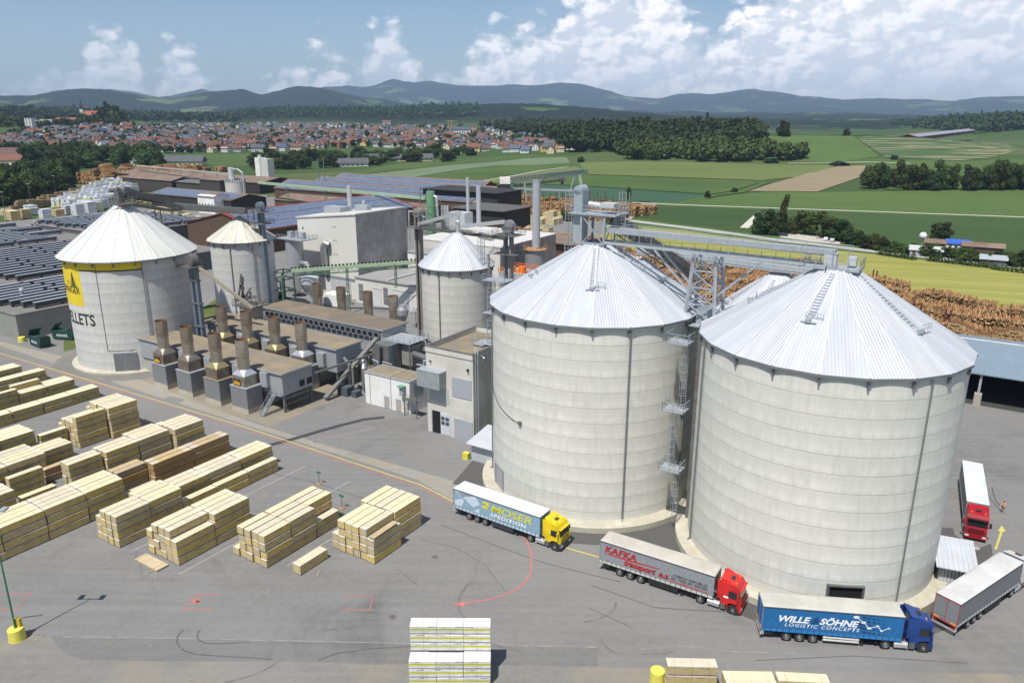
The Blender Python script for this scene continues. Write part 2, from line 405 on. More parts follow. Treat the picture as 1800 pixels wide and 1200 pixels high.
fm_dark = field_mat('row_crop', (.040, .072, .026), (.062, .10, .034), 3.2, FA-.05, .015, .6)
fm_green = field_mat('young_grain', (.065, .108, .032), (.095, .142, .042), 9, FA, .03, .86)
fm_brown = field_mat('bare_soil', (.20, .165, .10), (.27, .22, .145), 9, FA+.5, .02, .85)
fm_olive = field_mat('olive_meadow', (.105, .135, .042), (.135, .165, .055), 16, FA, .01, .93)
fm_mid = field_mat('green_crop', (.055, .095, .028), (.085, .125, .038), 18, FA, .012, .9)
fm_teal = field_mat('blue_green_crop', (.038, .085, .052), (.052, .10, .058), 11, FA, .02, .93)
fm_pale = field_mat('pale_green_crop', (.12, .165, .095), (.15, .19, .11), 20, FA+.6, .01, .95)
fm_stripe = field_mat('patchy_crop', (.045, .085, .035), (.065, .11, .045), 0, rad(62), .02, .8, patchy=(.24, .21, .12))
fm_verge = field_mat('verge_grass', (.05, .09, .025), (.085, .13, .04), 0, 0, .08)
FIELDS = [
 ('green_verge', fm_verge, .03, [(1060, 372), (1160, 352), (1400, 362), (2050, 386), (2050, 505), (1790, 480), (1650, 462), (1500, 446), (1350, 428), (1200, 408), (1090, 400), (1060, 412)]),
 ('grain_field', fm_rape, .06, [(1092, 396), (1200, 405.5), (1350, 425.5), (1500, 443.5), (1650, 460), (1800, 477), (2050, 505), (2050, 575), (1800, 552), (1650, 540), (1500, 505), (1350, 480), (1200, 465), (1060, 445), (1040, 420)]),
 ('row_crop_field', fm_dark, .09, [(1156, 361.5), (1350, 368.5), (1800, 384.5), (2050, 393), (2050, 494), (1800, 465), (1500, 431), (1350, 413), (1250, 400), (1150, 387), (1112, 383)]),
 ('grass_field', fm_green, .07, [(1200, 356), (1282, 344), (1345, 337), (1440, 338), (1560, 336), (1800, 332), (2050, 340), (2050, 390), (1800, 380.5), (1350, 363.5), (1165, 357.5)]),
 ('ploughed_field', fm_brown, .10, [(1316, 336), (1350, 325), (1430, 302), (1475, 292), (1522, 291), (1513, 311), (1437, 337)]),
 ('meadow_field', fm_olive, .08, [(1018, 286), (1100, 284), (1200, 285), (1350, 289), (1470, 290.5), (1400, 311), (1340, 317), (1200, 312), (1035, 306.5)]),
 ('crop_field', fm_mid, .07, [(960, 306), (1035, 307.5), (1200, 313), (1345, 318), (1290, 335), (1250, 341.5), (1150, 335), (1050, 328), (955, 324)]),
 ('cabbage_field', fm_teal, .08, [(850, 322), (960, 325), (1050, 329), (1150, 336), (1250, 342.5), (1205, 356), (1112, 354), (1000, 352), (860, 345), (780, 335)]),
 ('top_crop_field', fm_mid, .07, [(560, 312), (627, 300), (700, 288), (795, 279), (900, 273), (1000, 274), (925, 278), (900, 281), (800, 289), (655, 304), (600, 330)]),
 ('pale_crop_field', fm_pale, .09, [(620, 318), (655, 305), (800, 289.5), (900, 281.5), (925, 278.5), (995, 276), (1003, 286), (945, 290), (870, 291), (800, 299.5), (702, 316), (640, 340)]),
 ('second_crop_field', fm_mid, .09, [(702, 317), (800, 300), (870, 291.5), (945, 290.5), (1003, 288), (1010, 291), (960, 297), (900, 308), (825, 321), (760, 333), (690, 345)]),
 ('path_strip_field', fm_olive, .07, [(825, 322), (900, 309), (960, 298), (1012, 292), (1030, 300), (960, 306), (950, 324), (850, 321)]),
 ('left_crop_field', fm_mid, .06, [(275, 272), (350, 271.5), (480, 271), (500, 286), (455, 292), (330, 289)]),
 ('slope_field', fm_green, .4, [(1338, 240), (1420, 238.5), (1500, 239.5), (1530, 262), (1545, 276), (1480, 285), (1400, 285), (1345, 282), (1332, 262)]),
 ('upper_crop_field', fm_dark, .4, [(1335, 233.5), (1430, 233.5), (1520, 238), (1640, 243.2), (1500, 239.3), (1420, 238.3), (1337, 239.8)]),
 ('striped_field', fm_stripe, .4, [(1503, 240.5), (1600, 243.5), (1700, 250), (1765, 253), (1790, 266), (1740, 278), (1690, 283), (1600, 280), (1558, 277.5), (1540, 266)]),
 ('mid_strip_field', fm_mid, .25, [(1430, 286), (1545, 278.5), (1600, 281), (1690, 284.5), (1760, 280), (1900, 272), (2050, 300), (1900, 330), (1562, 334), (1515, 312), (1524, 290)])]
def drape(name, mat, dz, pts):
    P = [hit(*p) for p in pts]
    if any(p is None for p in P): print('no hit', name); return
    bm = bmesh.new(); f = bm.faces.new([bm.verts.new((p[0], p[1], 0)) for p in P])
    if max(math.hypot(*p) for p in P) > 790:
        bmesh.ops.triangulate(bm, faces=bm.faces)
        ys = [p[1] for p in P]; xs = [p[0] for p in P]
        for k, (a, b) in enumerate(((min(xs), max(xs)), (min(ys), max(ys)))):
            s = a
            while s < b:
                s += 18; n = (1, 0, 0) if k == 0 else (0, 1, 0); c0 = (s, 0, 0) if k == 0 else (0, s, 0)
                bmesh.ops.bisect_plane(bm, geom=bm.verts[:]+bm.edges[:]+bm.faces[:], plane_co=c0, plane_no=n)
        for v in bm.verts: v.co.z = max(0, tz(v.co.x, v.co.y))+dz
    else:
        for v in bm.verts: v.co.z = dz
    bmesh.ops.recalc_face_normals(bm, faces=bm.faces)
    if sum(f.normal.z for f in bm.faces) < 0: bmesh.ops.reverse_faces(bm, faces=bm.faces)
    me = bpy.data.meshes.new(name); bm.to_mesh(me); bm.free(); me.materials.append(mat)
    o = link(bpy.data.objects.new(name, me)); tag(o, kind='structure'); return o
for f in FIELDS: drape(*f)

def strip(name, mat, pts, wd, z=.12, terrain=False, px=True):
    P = [Vector(hit(*p) if px else p) for p in pts]; vs = []
    Q = []
    for a, b in zip(P[:-1], P[1:]):
        n = max(1, int((b-a).length/20)) if terrain else 1
        Q += [a.lerp(b, k/n) for k in range(n)]
    Q.append(P[-1])
    for k, p in enumerate(Q):
        d = (Q[min(k+1, len(Q)-1)]-Q[max(k-1, 0)]).normalized(); n = Vector((-d.y, d.x))*wd/2
        for s in (1, -1):
            r = p+n*s; vs.append((r.x, r.y, (max(0, tz(r.x, r.y)) if terrain else 0)+z))
    mb = MB(); mb.add(vs, [(2*k+1, 2*k+3, 2*k+2, 2*k) for k in range(len(Q)-1)])
    o = mb.build(name, mat, recalc=False); tag(o, kind='structure'); return o
road_m = M('country_road', (.36, .35, .33), .9, var=.08, scale=.1, co='World')
track_m = M('gravel_track', (.48, .46, .38), .95, var=.1, scale=.2, co='World')
strip('country_road', road_m, [(1085, 384), (1105, 388), (1150, 393.5), (1250, 406), (1350, 420), (1500, 438), (1650, 454.5), (1800, 471.5), (2050, 499)], 6.5, .14)
drape('side_road', road_m, .145, [(1060, 402), (1080, 391), (1100, 374), (1127, 358.5), (1154, 359.5), (1128, 373), (1110, 384.5), (1106, 389), (1092, 396)])
strip('field_track', track_m, [(1110, 356), (1180, 359.7), (1350, 365.8), (1500, 371), (1800, 382), (2050, 391)], 3.2, .16)
strip('town_path', track_m, [(997, 268), (988, 277), (995, 283), (1008, 288), (1015, 290)], 5, .16)
strip('meadow_path', track_m, [(1010, 291), (955, 299), (900, 309.5), (825, 322), (760, 334)], 2.5, .17)
strip('hill_path', track_m, [(1385, 287.3), (1430, 287), (1530, 285.5), (1600, 288)], 3, .4, True)
strip('sandy_path', track_m, [(1340, 372), (1325, 385), (1308, 401)], 4, .16)
strip('field_boundary', fm_verge, [(1350, 319), (1300, 338), (1255, 343.5), (1200, 357)], 6, .13)
gravel = M('gravel_lot', (.42, .40, .34), .95, co='World', scale=.3)
drape('gravel_car_park', gravel, .15, [(1368, 413), (1390, 409), (1430, 414), (1480, 421), (1475, 431), (1440, 427), (1372, 418)])

# ------------------------------------------------------------------ haze
hz = MB(); hz.box(-17000, 17000, -300, 17500, -30, 900)
t = bpy.data.materials.new('haze'); t.use_nodes = True; nt2 = t.node_tree
nt2.nodes.remove(nt2.nodes['Principled BSDF']); vo = nt2.nodes.new('ShaderNodeVolumePrincipled')
vo.inputs['Color'].default_value = (.48, .63, .90, 1); vo.inputs['Density'].default_value = 5.0e-5; vo.inputs['Anisotropy'].default_value = .0
nt2.links.new(vo.outputs[0], nt2.nodes['Material Output'].inputs['Volume'])
o = hz.build('haze', t); tag(o, kind='stuff')
o['label'] = 'thin pale blue air haze over the valley'
# ------------------------------------------------------------------ yard ground
def asphalt(name, c, crack=True, tan=0.0):
    t = NT(name)
    f = t.math('ADD', t.math('MULTIPLY', t.noise(.06, 6, .6, 'World'), .5), t.math('MULTIPLY', t.noise(1.3, 5, .65, 'World'), .5))
    col = t.ramp(f, [(.34, sh(c, .84)), (.66, sh(c, 1.14))])
    st = t.noise(.045, 7, .7, 'World', (1, 1, 1), 1.2)
    col = t.mix(t.math('MULTIPLY_ADD', st, 5, -2.75, clamp=True), col, sh(c, .62))
    # wheel-swept streaks
    mp = t.n('ShaderNodeMapping'); mp.inputs['Rotation'].default_value = (0, 0, rad(32)); mp.inputs['Scale'].default_value = (.05, .9, 1); t.l(t.co('World'), mp.inputs[0])
    nn = t.n('ShaderNodeTexNoise'); nn.inputs['Scale'].default_value = 1; nn.inputs['Detail'].default_value = 6; t.l(mp.outputs[0], nn.inputs['Vector'])
    col = t.mix(t.math('MULTIPLY_ADD', nn.outputs['Fac'], 2.2, -1.0, clamp=True), col, sh(c, 1.2))
    dk = t.noise(.35, 6, .7, 'World', (1, .35, 1), .8); col = t.mix(t.math('MULTIPLY_ADD', dk, 4, -2.3, clamp=True), col, sh(c, .80)); gs = t.noise(.018, 5, .6, 'World'); col = t.mix(t.math('MULTIPLY_ADD', gs, 4, -1.9, clamp=True), col, sh(c, 1.16))
    if tan:
        d = t.math('MULTIPLY_ADD', t.noise(.09, 6, .6, 'World'), 4, -2.0+tan, clamp=True)
        col = t.mix(t.math('MULTIPLY', d, .6), col, (.30, .245, .16))
    if crack:
        v = t.n('ShaderNodeTexVoronoi', feature='DISTANCE_TO_EDGE'); v.inputs['Scale'].default_value = .055
        mp = t.n('ShaderNodeMapping'); mp.inputs['Rotation'].default_value = (0, 0, rad(32)); mp.inputs['Scale'].default_value = (.6, 1.4, 1)
        va = t.n('ShaderNodeVectorMath', operation='MULTIPLY_ADD'); ns = t.n('ShaderNodeTexNoise'); ns.inputs['Scale'].default_value = .3
        t.l(t.co('World'), ns.inputs['Vector']); t.l(ns.outputs['Color'], va.inputs[0]); va.inputs[1].default_value = (2, 2, 0); t.l(t.co('World'), va.inputs[2])
        t.l(va.outputs[0], mp.inputs[0]); t.l(mp.outputs[0], v.inputs['Vector'])
        col = t.mix(t.math('MULTIPLY', t.math('MULTIPLY_ADD', v.outputs['Distance'], -150, .55, clamp=True), t.math('MULTIPLY_ADD', t.noise(.03, 3, .5, 'World'), 6, -2.9, clamp=True)), col, sh(c, .45))
    t.bump(t.noise(8, 3, .7, 'World'), .01, .3)
    return t.fin(col, .88, 0, .25)
yard_m = asphalt('yard_asphalt', (.178, .174, .168))
band_m = asphalt('swept_lane_concrete', (.25, .238, .21), False, .3)
new_m = asphalt('dark_new_asphalt', (.085, .083, .08), False)
dirt_m = asphalt('dirty_apron', (.26, .25, .22), False, .5)
plots = [('yard', yard_m, 0.0, [W(-420, 20), W(-420, 330), W(-300, 420), W(-100, 380), W(-60, 245), W(30, 190), W(75, 148), W(110, 60), W(110, -90), W(-420, -90)])]
def sheet(name, mat, z, pts):
    mb = MB(); n = len(pts); mb.add([(p[0], p[1], z) for p in pts], [tuple(range(n))])
    a = sum(pts[k][0]*pts[(k+1) % n][1]-pts[(k+1) % n][0]*pts[k][1] for k in range(n))
    if a < 0: mb.f = [tuple(reversed(mb.f[0]))]
    o = mb.build(name, mat, recalc=False); tag(o, kind='structure'); return o
for p in plots: sheet(*p)
PG = lambda *pts: [G(*p) for p in pts]
sheet('lane', band_m, .006, [W(-230, 77.7), W(-66, 77.7), W(-50, 73.5), *PG((860, 893), (832, 862), (800, 846), (600, 789), (455, 745), (330, 700), (250, 668), (135, 632), (0, 600)), W(-230, 92)])
sheet('dark_asphalt_ring', new_m, .010, [W(-14+18.5*math.cos(t), 90.2+18.5*math.sin(t)) for t in np.linspace(0, 2*math.pi, 48)])
sheet('dark_asphalt_infill', new_m, .012, [W(-45+18.6*math.cos(t), 92.2+18.6*math.sin(t)) for t in np.linspace(0, 2*math.pi, 48)])
sheet('dark_asphalt_patch', new_m, .014, PG((795, 850), (828, 812), (905, 800), (1240, 930), (1150, 990), (1050, 950), (900, 880), (838, 858)))
sheet('dark_asphalt_forecourt', new_m, .014, PG((1640, 925), (1676, 928), (1677, 938), (1716, 965), (1742, 955), (1745, 975), (1680, 1030), (1640, 1040)))
sheet('silo_apron', asphalt('silo_apron_asphalt', (.155, .15, .14), False, .2), .010, [W(-156+17.6*math.cos(t), 91.7+17.6*math.sin(t)) for t in np.linspace(0, 2*math.pi, 48)])
sheet('kiln_apron', asphalt('kiln_apron', (.175, .165, .145), False, .5), .005, [W(-150, 79.5), W(-100, 79.5), W(-100, 128), W(-150, 128)])
sheet('asphalt_patch', asphalt('patch_asphalt', (.17, .17, .165), False), .010, PG((262, 712), (298, 696), (326, 702), (290, 722)))
sheet('worn_strip', asphalt('worn_strip_asphalt', (.155, .152, .147), False), .008, PG((90, 1119), (300, 1121), (520, 1126), (760, 1131), (1050, 1136), (1050, 1170), (760, 1166), (480, 1161), (240, 1160), (140, 1157), (112, 1148), (98, 1136)))
sheet('dusty_strip', asphalt('dusty_strip_asphalt', (.185, .180, .165), False, .18), .010, PG((-60, 1122), (20, 1124), (60, 1116), (92, 1120), (100, 1135), (118, 1150), (150, 1159), (260, 1161), (380, 1163), (520, 1162), (640, 1168), (760, 1167), (980, 1172), (1300, 1176), (1800, 1184), (2000, 1400), (-200, 1400)))
grass_m = field_mat('lawn_grass', (.07, .095, .03), (.12, .14, .05), sc=.3)
sheet('grass_patch', grass_m, .02, PG((112, 618), (136, 612), (136, 588), (112, 596)))
sheet('grass_strip', grass_m, .02, PG((352, 580), (388, 560), (388, 520), (350, 545)))
# painted markings
yel = M('yellow_road_paint', (.50, .44, .10), .8, var=.2, scale=1, co='World'); red = M('red_road_paint', (.46, .14, .13), .8, var=.2, scale=1, co='World')
wht = M('white_road_paint', (.42, .42, .40), .85, var=.3, scale=2, co='World')
def line(name, m, pts, wd, z=.02): return strip(name, m, [tuple(p)[:2] for p in pts], wd, z, px=False)
L1 = [(-70, 610), (0, 620.8), (420, 747), (740, 852), (800, 883)]
l1 = [Vector(G(*p)) for p in L1]
line('yellow_line', yel, l1+[Vector(G(1000, 964)), Vector(G(1055, 979.5))], .20)
off = Vector((-EV[0], -EV[1]))*.62
line('red_line', red, [p+off for p in l1], .15)
arc = [G(*p) for p in ((915, 938), (925, 950), (932, 965), (935, 985), (933, 1005), (924, 1022), (908, 1036), (885, 1046), (855, 1054), (815, 1060))]
line('red_arrow_line', red, arc, .19)
mb = MB(); mb.add([(*G(793, 1061), .024), (*G(818, 1057), .024), (*G(815, 1066), .024)], [(0, 1, 2)]); tag(mb.build('red_arrow_head', red), kind='structure')
for k, pl in enumerate(([(388, 1045), (340, 1045), (322, 1070), (372, 1070)], [(607, 1047), (656, 1046), (650, 1072), (600, 1072)], [(6, 1044), (55, 1043), (30, 1070), (-30, 1070)])):
    line('red_bay_line', red, [G(*p) for p in pl], .13)
for a, b in (((345, 1053), (352, 1052)), ((337, 1059), (351, 1057)), ((340, 1054), (350, 1057))): line('red_bay_mark', red, [G(*a), G(*b)], .35)
line('yellow_arrow_line', yel, [G(1750, 965), G(1761, 932)], .25)
mb = MB(); mb.add([(*G(1761, 923), .024), (*G(1768, 934), .024), (*G(1754, 933), .024)], [(0, 1, 2)]); tag(mb.build('yellow_arrow_head', yel), kind='structure')
for u in (-64.7, -74, -83.2):
    line('white_bay_line', wht, [W(u, 52 if u > -66 else 44), W(u, 72)], .10)
for a, b in (((480, 0), (0, 0)),):
    pass
random.seed(21)
stm_ = M('yard_debris', (.30, .24, .16), .9)
db = MB()
for k_ in range(420):
    x, y = G(random.uniform(-20, 1300), 640+560*random.random()**.8); s_ = random.uniform(.02, .07); db.cbox((x, y, s_/2+.015), (s_*random.uniform(1, 6), s_*1.4, s_))
tag(db.build('yard_debris', stm_), 'small wood chips and crumbs scattered over the asphalt', kind='stuff')
tyre = M('tyre_mark', (.095, .094, .092), .9, var=.4, scale=1.5, co='World')
faint = M('faint_tyre_mark', (.145, .142, .137), .9, var=.35, scale=1.2, co='World')
seam = M('asphalt_seam', (.075, .073, .07), .9, var=.4, scale=1, co='World'); pale = M('pale_joint', (.225, .22, .205), .9, var=.4, scale=1, co='World')
for P_, m_, w_ in (([(775, 922), (870, 958), (960, 990), (1090, 1022)], seam, .10), ([(1040, 1028), (1150, 1067), (1220, 1072), (1320, 1077)], seam, .10), ([(1035, 1068), (1110, 1102)], seam, .08), ([(455, 826), (560, 850), (640, 876), (700, 893)], seam, .09), ([(740, 948), (800, 962), (850, 990), (890, 1040)], seam, .06), ([(600, 790), (455, 745), (330, 702)], seam, .07), ([(110, 1119), (300, 1121), (520, 1126), (760, 1131), (1050, 1137)], pale, .14), ([(1120, 1141), (1200, 1135), (1280, 1144), (1400, 1148)], pale, .12), ([(560, 905), (600, 893)], pale, .1), ([(40, 1085), (75, 1080)], seam, .2), ([(700, 1000), (735, 1030)], seam, .05), ([(1330, 1160), (1500, 1152), (1700, 1165)], seam, .08)):
    line('asphalt_joint', m_, [G(*p) for p in P_], w_, .0125)
def arcmark(pts, wd=.22): line('tyre_mark', tyre, [G(*p) for p in pts], wd, .016)
arcmark([(322, 1106), (312, 1118), (311, 1128), (315, 1136), (324, 1143), (340, 1148), (362, 1151), (400, 1153), (480, 1158)], .14); arcmark([(352, 1106), (347, 1113), (347, 1120), (352, 1126), (362, 1130), (380, 1131), (440, 1128)], .14)
for k_ in range(9):
    cx_, cy_ = random.choice(((700, 1010), (860, 1000), (1000, 1060), (560, 1060), (330, 1130), (1150, 1120), (600, 800), (700, 790))); r1 = random.uniform(60, 230); a0_ = random.uniform(0, 6.3); P_ = [(cx_+r1*math.cos(a0_+q*.16), cy_+r1*.42*math.sin(a0_+q*.16)) for q in range(random.randrange(4, 10))]
    if all(p[1] > 640 for p in P_): line('faint_tyre_mark', faint, [G(*p) for p in P_], random.choice((.16, .24, .3)), .013+.0004*k_)
arcmark([(560, 1160), (590, 1148), (650, 1140), (740, 1134)], .15)
strip('oil_stain', M('oil_stain', (.05, .05, .05), .7, co='World'), [G(470, 783), G(520, 770), G(560, 758), G(600, 747), G(640, 737), G(676, 733)], 1.1, .012, px=False)
strip('water_stain', M('water_stain', (.19, .185, .17), .7, co='World'), [G(550, 775), G(600, 765), G(660, 752)], 1.6, .011, px=False)
mhc = M('manhole', (.33, .31, .27), .8)
for k, p in enumerate(((765, 978), (1716, 963), (690, 1084), (1400, 1110))):
    x, y = G(*p); tag(MB().cyl((x, y, .012), (x, y, .03), .4, 16).build('manhole_cover', mhc if k == 1 else galv_dark), kind='structure')
# ------------------------------------------------------------------ silos
def silo_concrete(name, c, band=2.05, line=.62):
    t = NT(name); x = t.xyz('Object')
    ang = t.math('ARCTAN2', x[1], x[0])
    z = x[2]
    wob = t.math('MULTIPLY', t.math('SUBTRACT', t.noise(.35, 3), .5), .10)
    ph = t.math('FRACT', t.math('DIVIDE', t.math('ADD', z, wob), band))
    jl = t.math('MULTIPLY_ADD', t.math('ABSOLUTE', t.math('SUBTRACT', ph, .5)), 46, -22.0, clamp=True)      # thin joint
    ph2 = t.math('FRACT', t.math('DIVIDE', t.math('ADD', z, wob), band/2)); j2 = t.math('MULTIPLY_ADD', t.math('ABSOLUTE', t.math('SUBTRACT', ph2, .5)), 30, -14.2, clamp=True)
    band_id = t.math('FLOOR', t.math('DIVIDE', z, band))
    cb = t.n('ShaderNodeCombineXYZ'); t.l(t.math('MULTIPLY', ang, 14), cb.inputs[0]); t.l(t.math('MULTIPLY', z, .22), cb.inputs[1]); t.l(band_id, cb.inputs[2])
    bn = t.n('ShaderNodeTexNoise'); bn.inputs['Scale'].default_value = 1.6; bn.inputs['Detail'].default_value = 6; bn.inputs['Roughness'].default_value = .7; t.l(cb.outputs[0], bn.inputs['Vector'])
    low = t.noise(.12, 6, .6)
    f = t.math('ADD', t.math('MULTIPLY', bn.outputs['Fac'], .6), t.math('MULTIPLY', low, .4))
    col = t.ramp(f, [(.30, sh(c, .80)), (.5, c), (.70, sh(c, 1.12))])
    # paler upper half of every pour
    col = t.mix(t.math('MULTIPLY_ADD', t.math('ABSOLUTE', t.math('SUBTRACT', t.math('FRACT', t.math('ADD', ph, t.math('MULTIPLY', bn.outputs['Fac'], .35))), .5)), 1.9, .0, clamp=True), sh(c, 1.10), sh(c, .90))
    col = t.mix(t.math('MULTIPLY_ADD', f, 3.0, -1.0, clamp=True), sh(c, .80), col)
    col = t.mix(t.math('MULTIPLY', jl, line), col, (.20, .185, .15))
    col = t.mix(t.math('MULTIPLY', j2, line*.6), col, (.25, .235, .20))
    # shutter joints
    va = t.math('FRACT', t.math('MULTIPLY', ang, 14.2/1.25)); vl = t.math('MULTIPLY_ADD', t.math('ABSOLUTE', t.math('SUBTRACT', va, .5)), 24, -11.5, clamp=True)
    col = t.mix(t.math('MULTIPLY', t.math('MULTIPLY', vl, t.math('MULTIPLY_ADD', t.noise(.25, 2), 3, -1.1, clamp=True)), .10), col, (.22, .21, .18))
    # weather streaks and dusty foot
    cs = t.n('ShaderNodeCombineXYZ'); t.l(t.math('MULTIPLY', ang, 9), cs.inputs[0]); t.l(t.math('MULTIPLY', z, .06), cs.inputs[1])
    sn = t.n('ShaderNodeTexNoise'); sn.inputs['Scale'].default_value = 2.2; sn.inputs['Detail'].default_value = 5; t.l(cs.outputs[0], sn.inputs['Vector'])
    col = t.mix(t.math('MULTIPLY', t.math('MULTIPLY_ADD', sn.outputs['Fac'], 5, -2.7, clamp=True), .14), col, (.32, .295, .235))
    sp = t.n('ShaderNodeTexVoronoi'); sp.inputs['Scale'].default_value = .9; t.l(t.co('Object'), sp.inputs['Vector'])
    spot = t.math('MULTIPLY', t.math('MULTIPLY_ADD', sp.outputs['Distance'], -22, 1.6, clamp=True), t.math('MULTIPLY_ADD', t.noise(.3, 3), 8, -4.4, clamp=True))
    col = t.mix(t.math('MULTIPLY', spot, .7), col, (.10, .09, .08))
    t.bump(t.math('ADD', t.math('MULTIPLY', jl, -1), t.math('MULTIPLY', bn.outputs['Fac'], .3)), .03, .6)
    return t.fin(col, .9, 0, .2)
sc_new = silo_concrete('pale_silo_concrete', (.66, .65, .59))
sc_old = silo_concrete('old_silo_concrete', (.56, .555, .53), 2.1, .75)
sc_small = silo_concrete('small_silo_concrete', (.57, .555, .50), 1.9, .6)
def roof_sheet(name, c, phase, n, rib=.34, amp=.05, metal=.35, rough=.42, dirt=None, smear=.0):
    t = NT(name); x = t.xyz('Object'); st = 2*math.pi/n
    ang = t.math('SUBTRACT', t.math('ARCTAN2', x[1], x[0]), phase)
    k = t.math('FLOOR', t.math('DIVIDE', ang, st))
    mid = t.math('MULTIPLY', t.math('ADD', k, .5), st)
    r = t.math('SQRT', t.math('ADD', t.math('MULTIPLY', x[0], x[0]), t.math('MULTIPLY', x[1], x[1])))
    s = t.math('MULTIPLY', r, t.math('SINE', t.math('SUBTRACT', ang, mid)))
    w = t.math('SINE', t.math('MULTIPLY', s, 2*math.pi/rib))
    cn = t.n('ShaderNodeCombineXYZ'); t.l(s, cn.inputs[0]); t.l(t.math('MULTIPLY', r, .15), cn.inputs[1]); t.l(k, cn.inputs[2])
    nn = t.n('ShaderNodeTexNoise'); nn.inputs['Scale'].default_value = 1.1; nn.inputs['Detail'].default_value = 5; t.l(cn.outputs[0], nn.inputs['Vector'])
    wn_ = t.n('ShaderNodeTexWhiteNoise', noise_dimensions='1D'); t.l(k, wn_.inputs['W'])
    col = t.ramp(nn.outputs['Fac'], [(.3, sh(c, .88)), (.7, sh(c, 1.06))])
    col = t.mix(t.math('MULTIPLY', wn_.outputs['Value'], .25), col, sh(c, .8))
    if dirt: col = t.mix(t.math('MULTIPLY', t.math('MULTIPLY_ADD', nn.outputs['Fac'], 5, -2.4, clamp=True), smear), col, dirt)
    t.bump(w, amp, 1.0); t.b.inputs['Specular IOR Level'].default_value = .2
    return t.fin(col, rough, metal, .4)
ridge_m = M('roof_ridge_cap', (.60, .62, .64), .4, .3, .08)
fascia = M('eave_fascia', (.22, .235, .25), .5, .3, .1)
bracket_m = M('eave_bracket_steel', (.17, .18, .20), .6, .3)
pipe_m = M('downpipe_zinc', (.20, .21, .21), .5, .3)
def ang_pt(a, r, z): return (r*math.cos(a), r*math.sin(a), z)
def silo(label, u, v, r, ze, Re, n, ph, za, rtop, body_m, roof_c, plinth=None, pipes=(), group=None, rib=.34, amp=.04, dirt=None, smear=0, ladders=(), doors=(), ridge_w=.22, brackets=True, metal=.12, rough=.5):
    S = site('concrete_silo', label, 'silo', u, v, group)
    zb = plinth[1] if plinth else 0
    MB().rev([(r, zb), (r, ze-.05)], 96).build('wall', body_m, S, smooth=True)
    if plinth:
        R2, hp = plinth
        MB().rev([(R2, 0), (R2, hp), (R2-.06, hp+.04), (r-.01, hp+.22)], 96).build('plinth', conc_pl, S)
    m = MB(); st = 2*math.pi/n
    P = [ang_pt(ph+k*st, Re, ze) for k in range(n)]; T = [ang_pt(ph+k*st, rtop, za) for k in range(n)]
    m.add(P+T, [(k, (k+1) % n, n+(k+1) % n, n+k) for k in range(n)]); m.add(T, [tuple(range(n))])
    Q = [ang_pt(ph+k*st, Re-.02, ze-.28) for k in range(n)]; I = [ang_pt(ph+k*st, r-.02, ze-.10) for k in range(n)]
    m.mi = 1
    m.add([(p[0], p[1], p[2]-.01) for p in P]+Q, [(k, n+k, n+(k+1) % n, (k+1) % n) for k in range(n)])
    m.add([(p[0], p[1], p[2]-.06) for p in P]+I, [(k, n+k, n+(k+1) % n, (k+1) % n) for k in range(n)])
    m.mi = 2
    for k in range(n):
        a = Vector(P[k])+Vector((0, 0, .05)); b = Vector(T[k])+Vector((0, 0, .05)); m.bar(a, b, ridge_w, .10)
    m.build('roof', [roof_sheet(S.name+'_roof_sheet', roof_c, ph, n, rib, amp, metal, rough, dirt, smear), fascia, ridge_m], S)
    if brackets:
        bm_ = MB(); bm_.box(-.09, .09, -.3, .0, -1.15, -.1); bm_.box(-.14, .14, -.5, .05, -.3, -.1)
        me = bm_.mesh('eave_bracket', bracket_m)
        for k in range(n):
            a = ph+k*st; o = bpy.data.objects.new('eave_bracket', me); link(o, S)
            o.location = ang_pt(a, r+.02, ze); o.rotation_euler = (0, 0, a+math.pi/2)
    for a, z0, z1 in pipes:
        a = rad(a); pm = MB(); pr_ = r+.22
        pm.tube([ang_pt(a, Re-.15, ze-.25), ang_pt(a, Re-.3, ze-.8), ang_pt(a, pr_, ze-1.5), ang_pt(a, pr_, z0+.3), ang_pt(a, pr_+.3, z0)], .10, 8)
        pm.build('downpipe', pipe_m, S)
    slope = math.atan2(za-ze, Re-rtop)
    for a, r0, r1, kind in ladders:                          # ladders lying on the roof, hatch at their foot
        a = rad(a); lm = MB(); ez = lambda rr: ze+(Re*math.cos(st/2)-rr)*math.tan(slope)+.12
        tx = Vector((-math.sin(a), math.cos(a), 0))*.3
        p0 = Vector(ang_pt(a, r0, ez(r0))); p1 = Vector(ang_pt(a, r1, ez(r1)))
        lm.bar(p0-tx, p1-tx, .06); lm.bar(p0+tx, p1+tx, .06)
        nr_ = int((p1-p0).length/.45)
        for k in range(nr_): q = p0.lerp(p1, k/nr_); lm.bar(q-tx*1.3, q+tx*1.3, .13, .10)
        lm.build('roof_ladder', galv, S)
        hm = MB(); q = Vector(ang_pt(a, r1+.6, ez(r1+.6)))
        hm.cbox(q+Vector((0, 0, .18)), (.6, .6, .36)); hm.rails([q+tx*3+Vector((.5, .5, .1)), q-tx*3+Vector((.5, .5, .1))], .8, .05, .6); hm.bar(q-tx*2.8, q+tx*2.8, .35, .07)
        hm.build('roof_hatch', galv, S)
    return S
conc_pl = M('plinth_concrete', (.50, .48, .40), .9, var=.12, scale=.8, dirt=(.36, .33, .25))
P1 = 3.01-SA; P2 = 3.32-SA; P3 = 4.15-SA-rad(9)
white_roof = (.50, .515, .55)
GS = 'big pellet silos by the trucks'
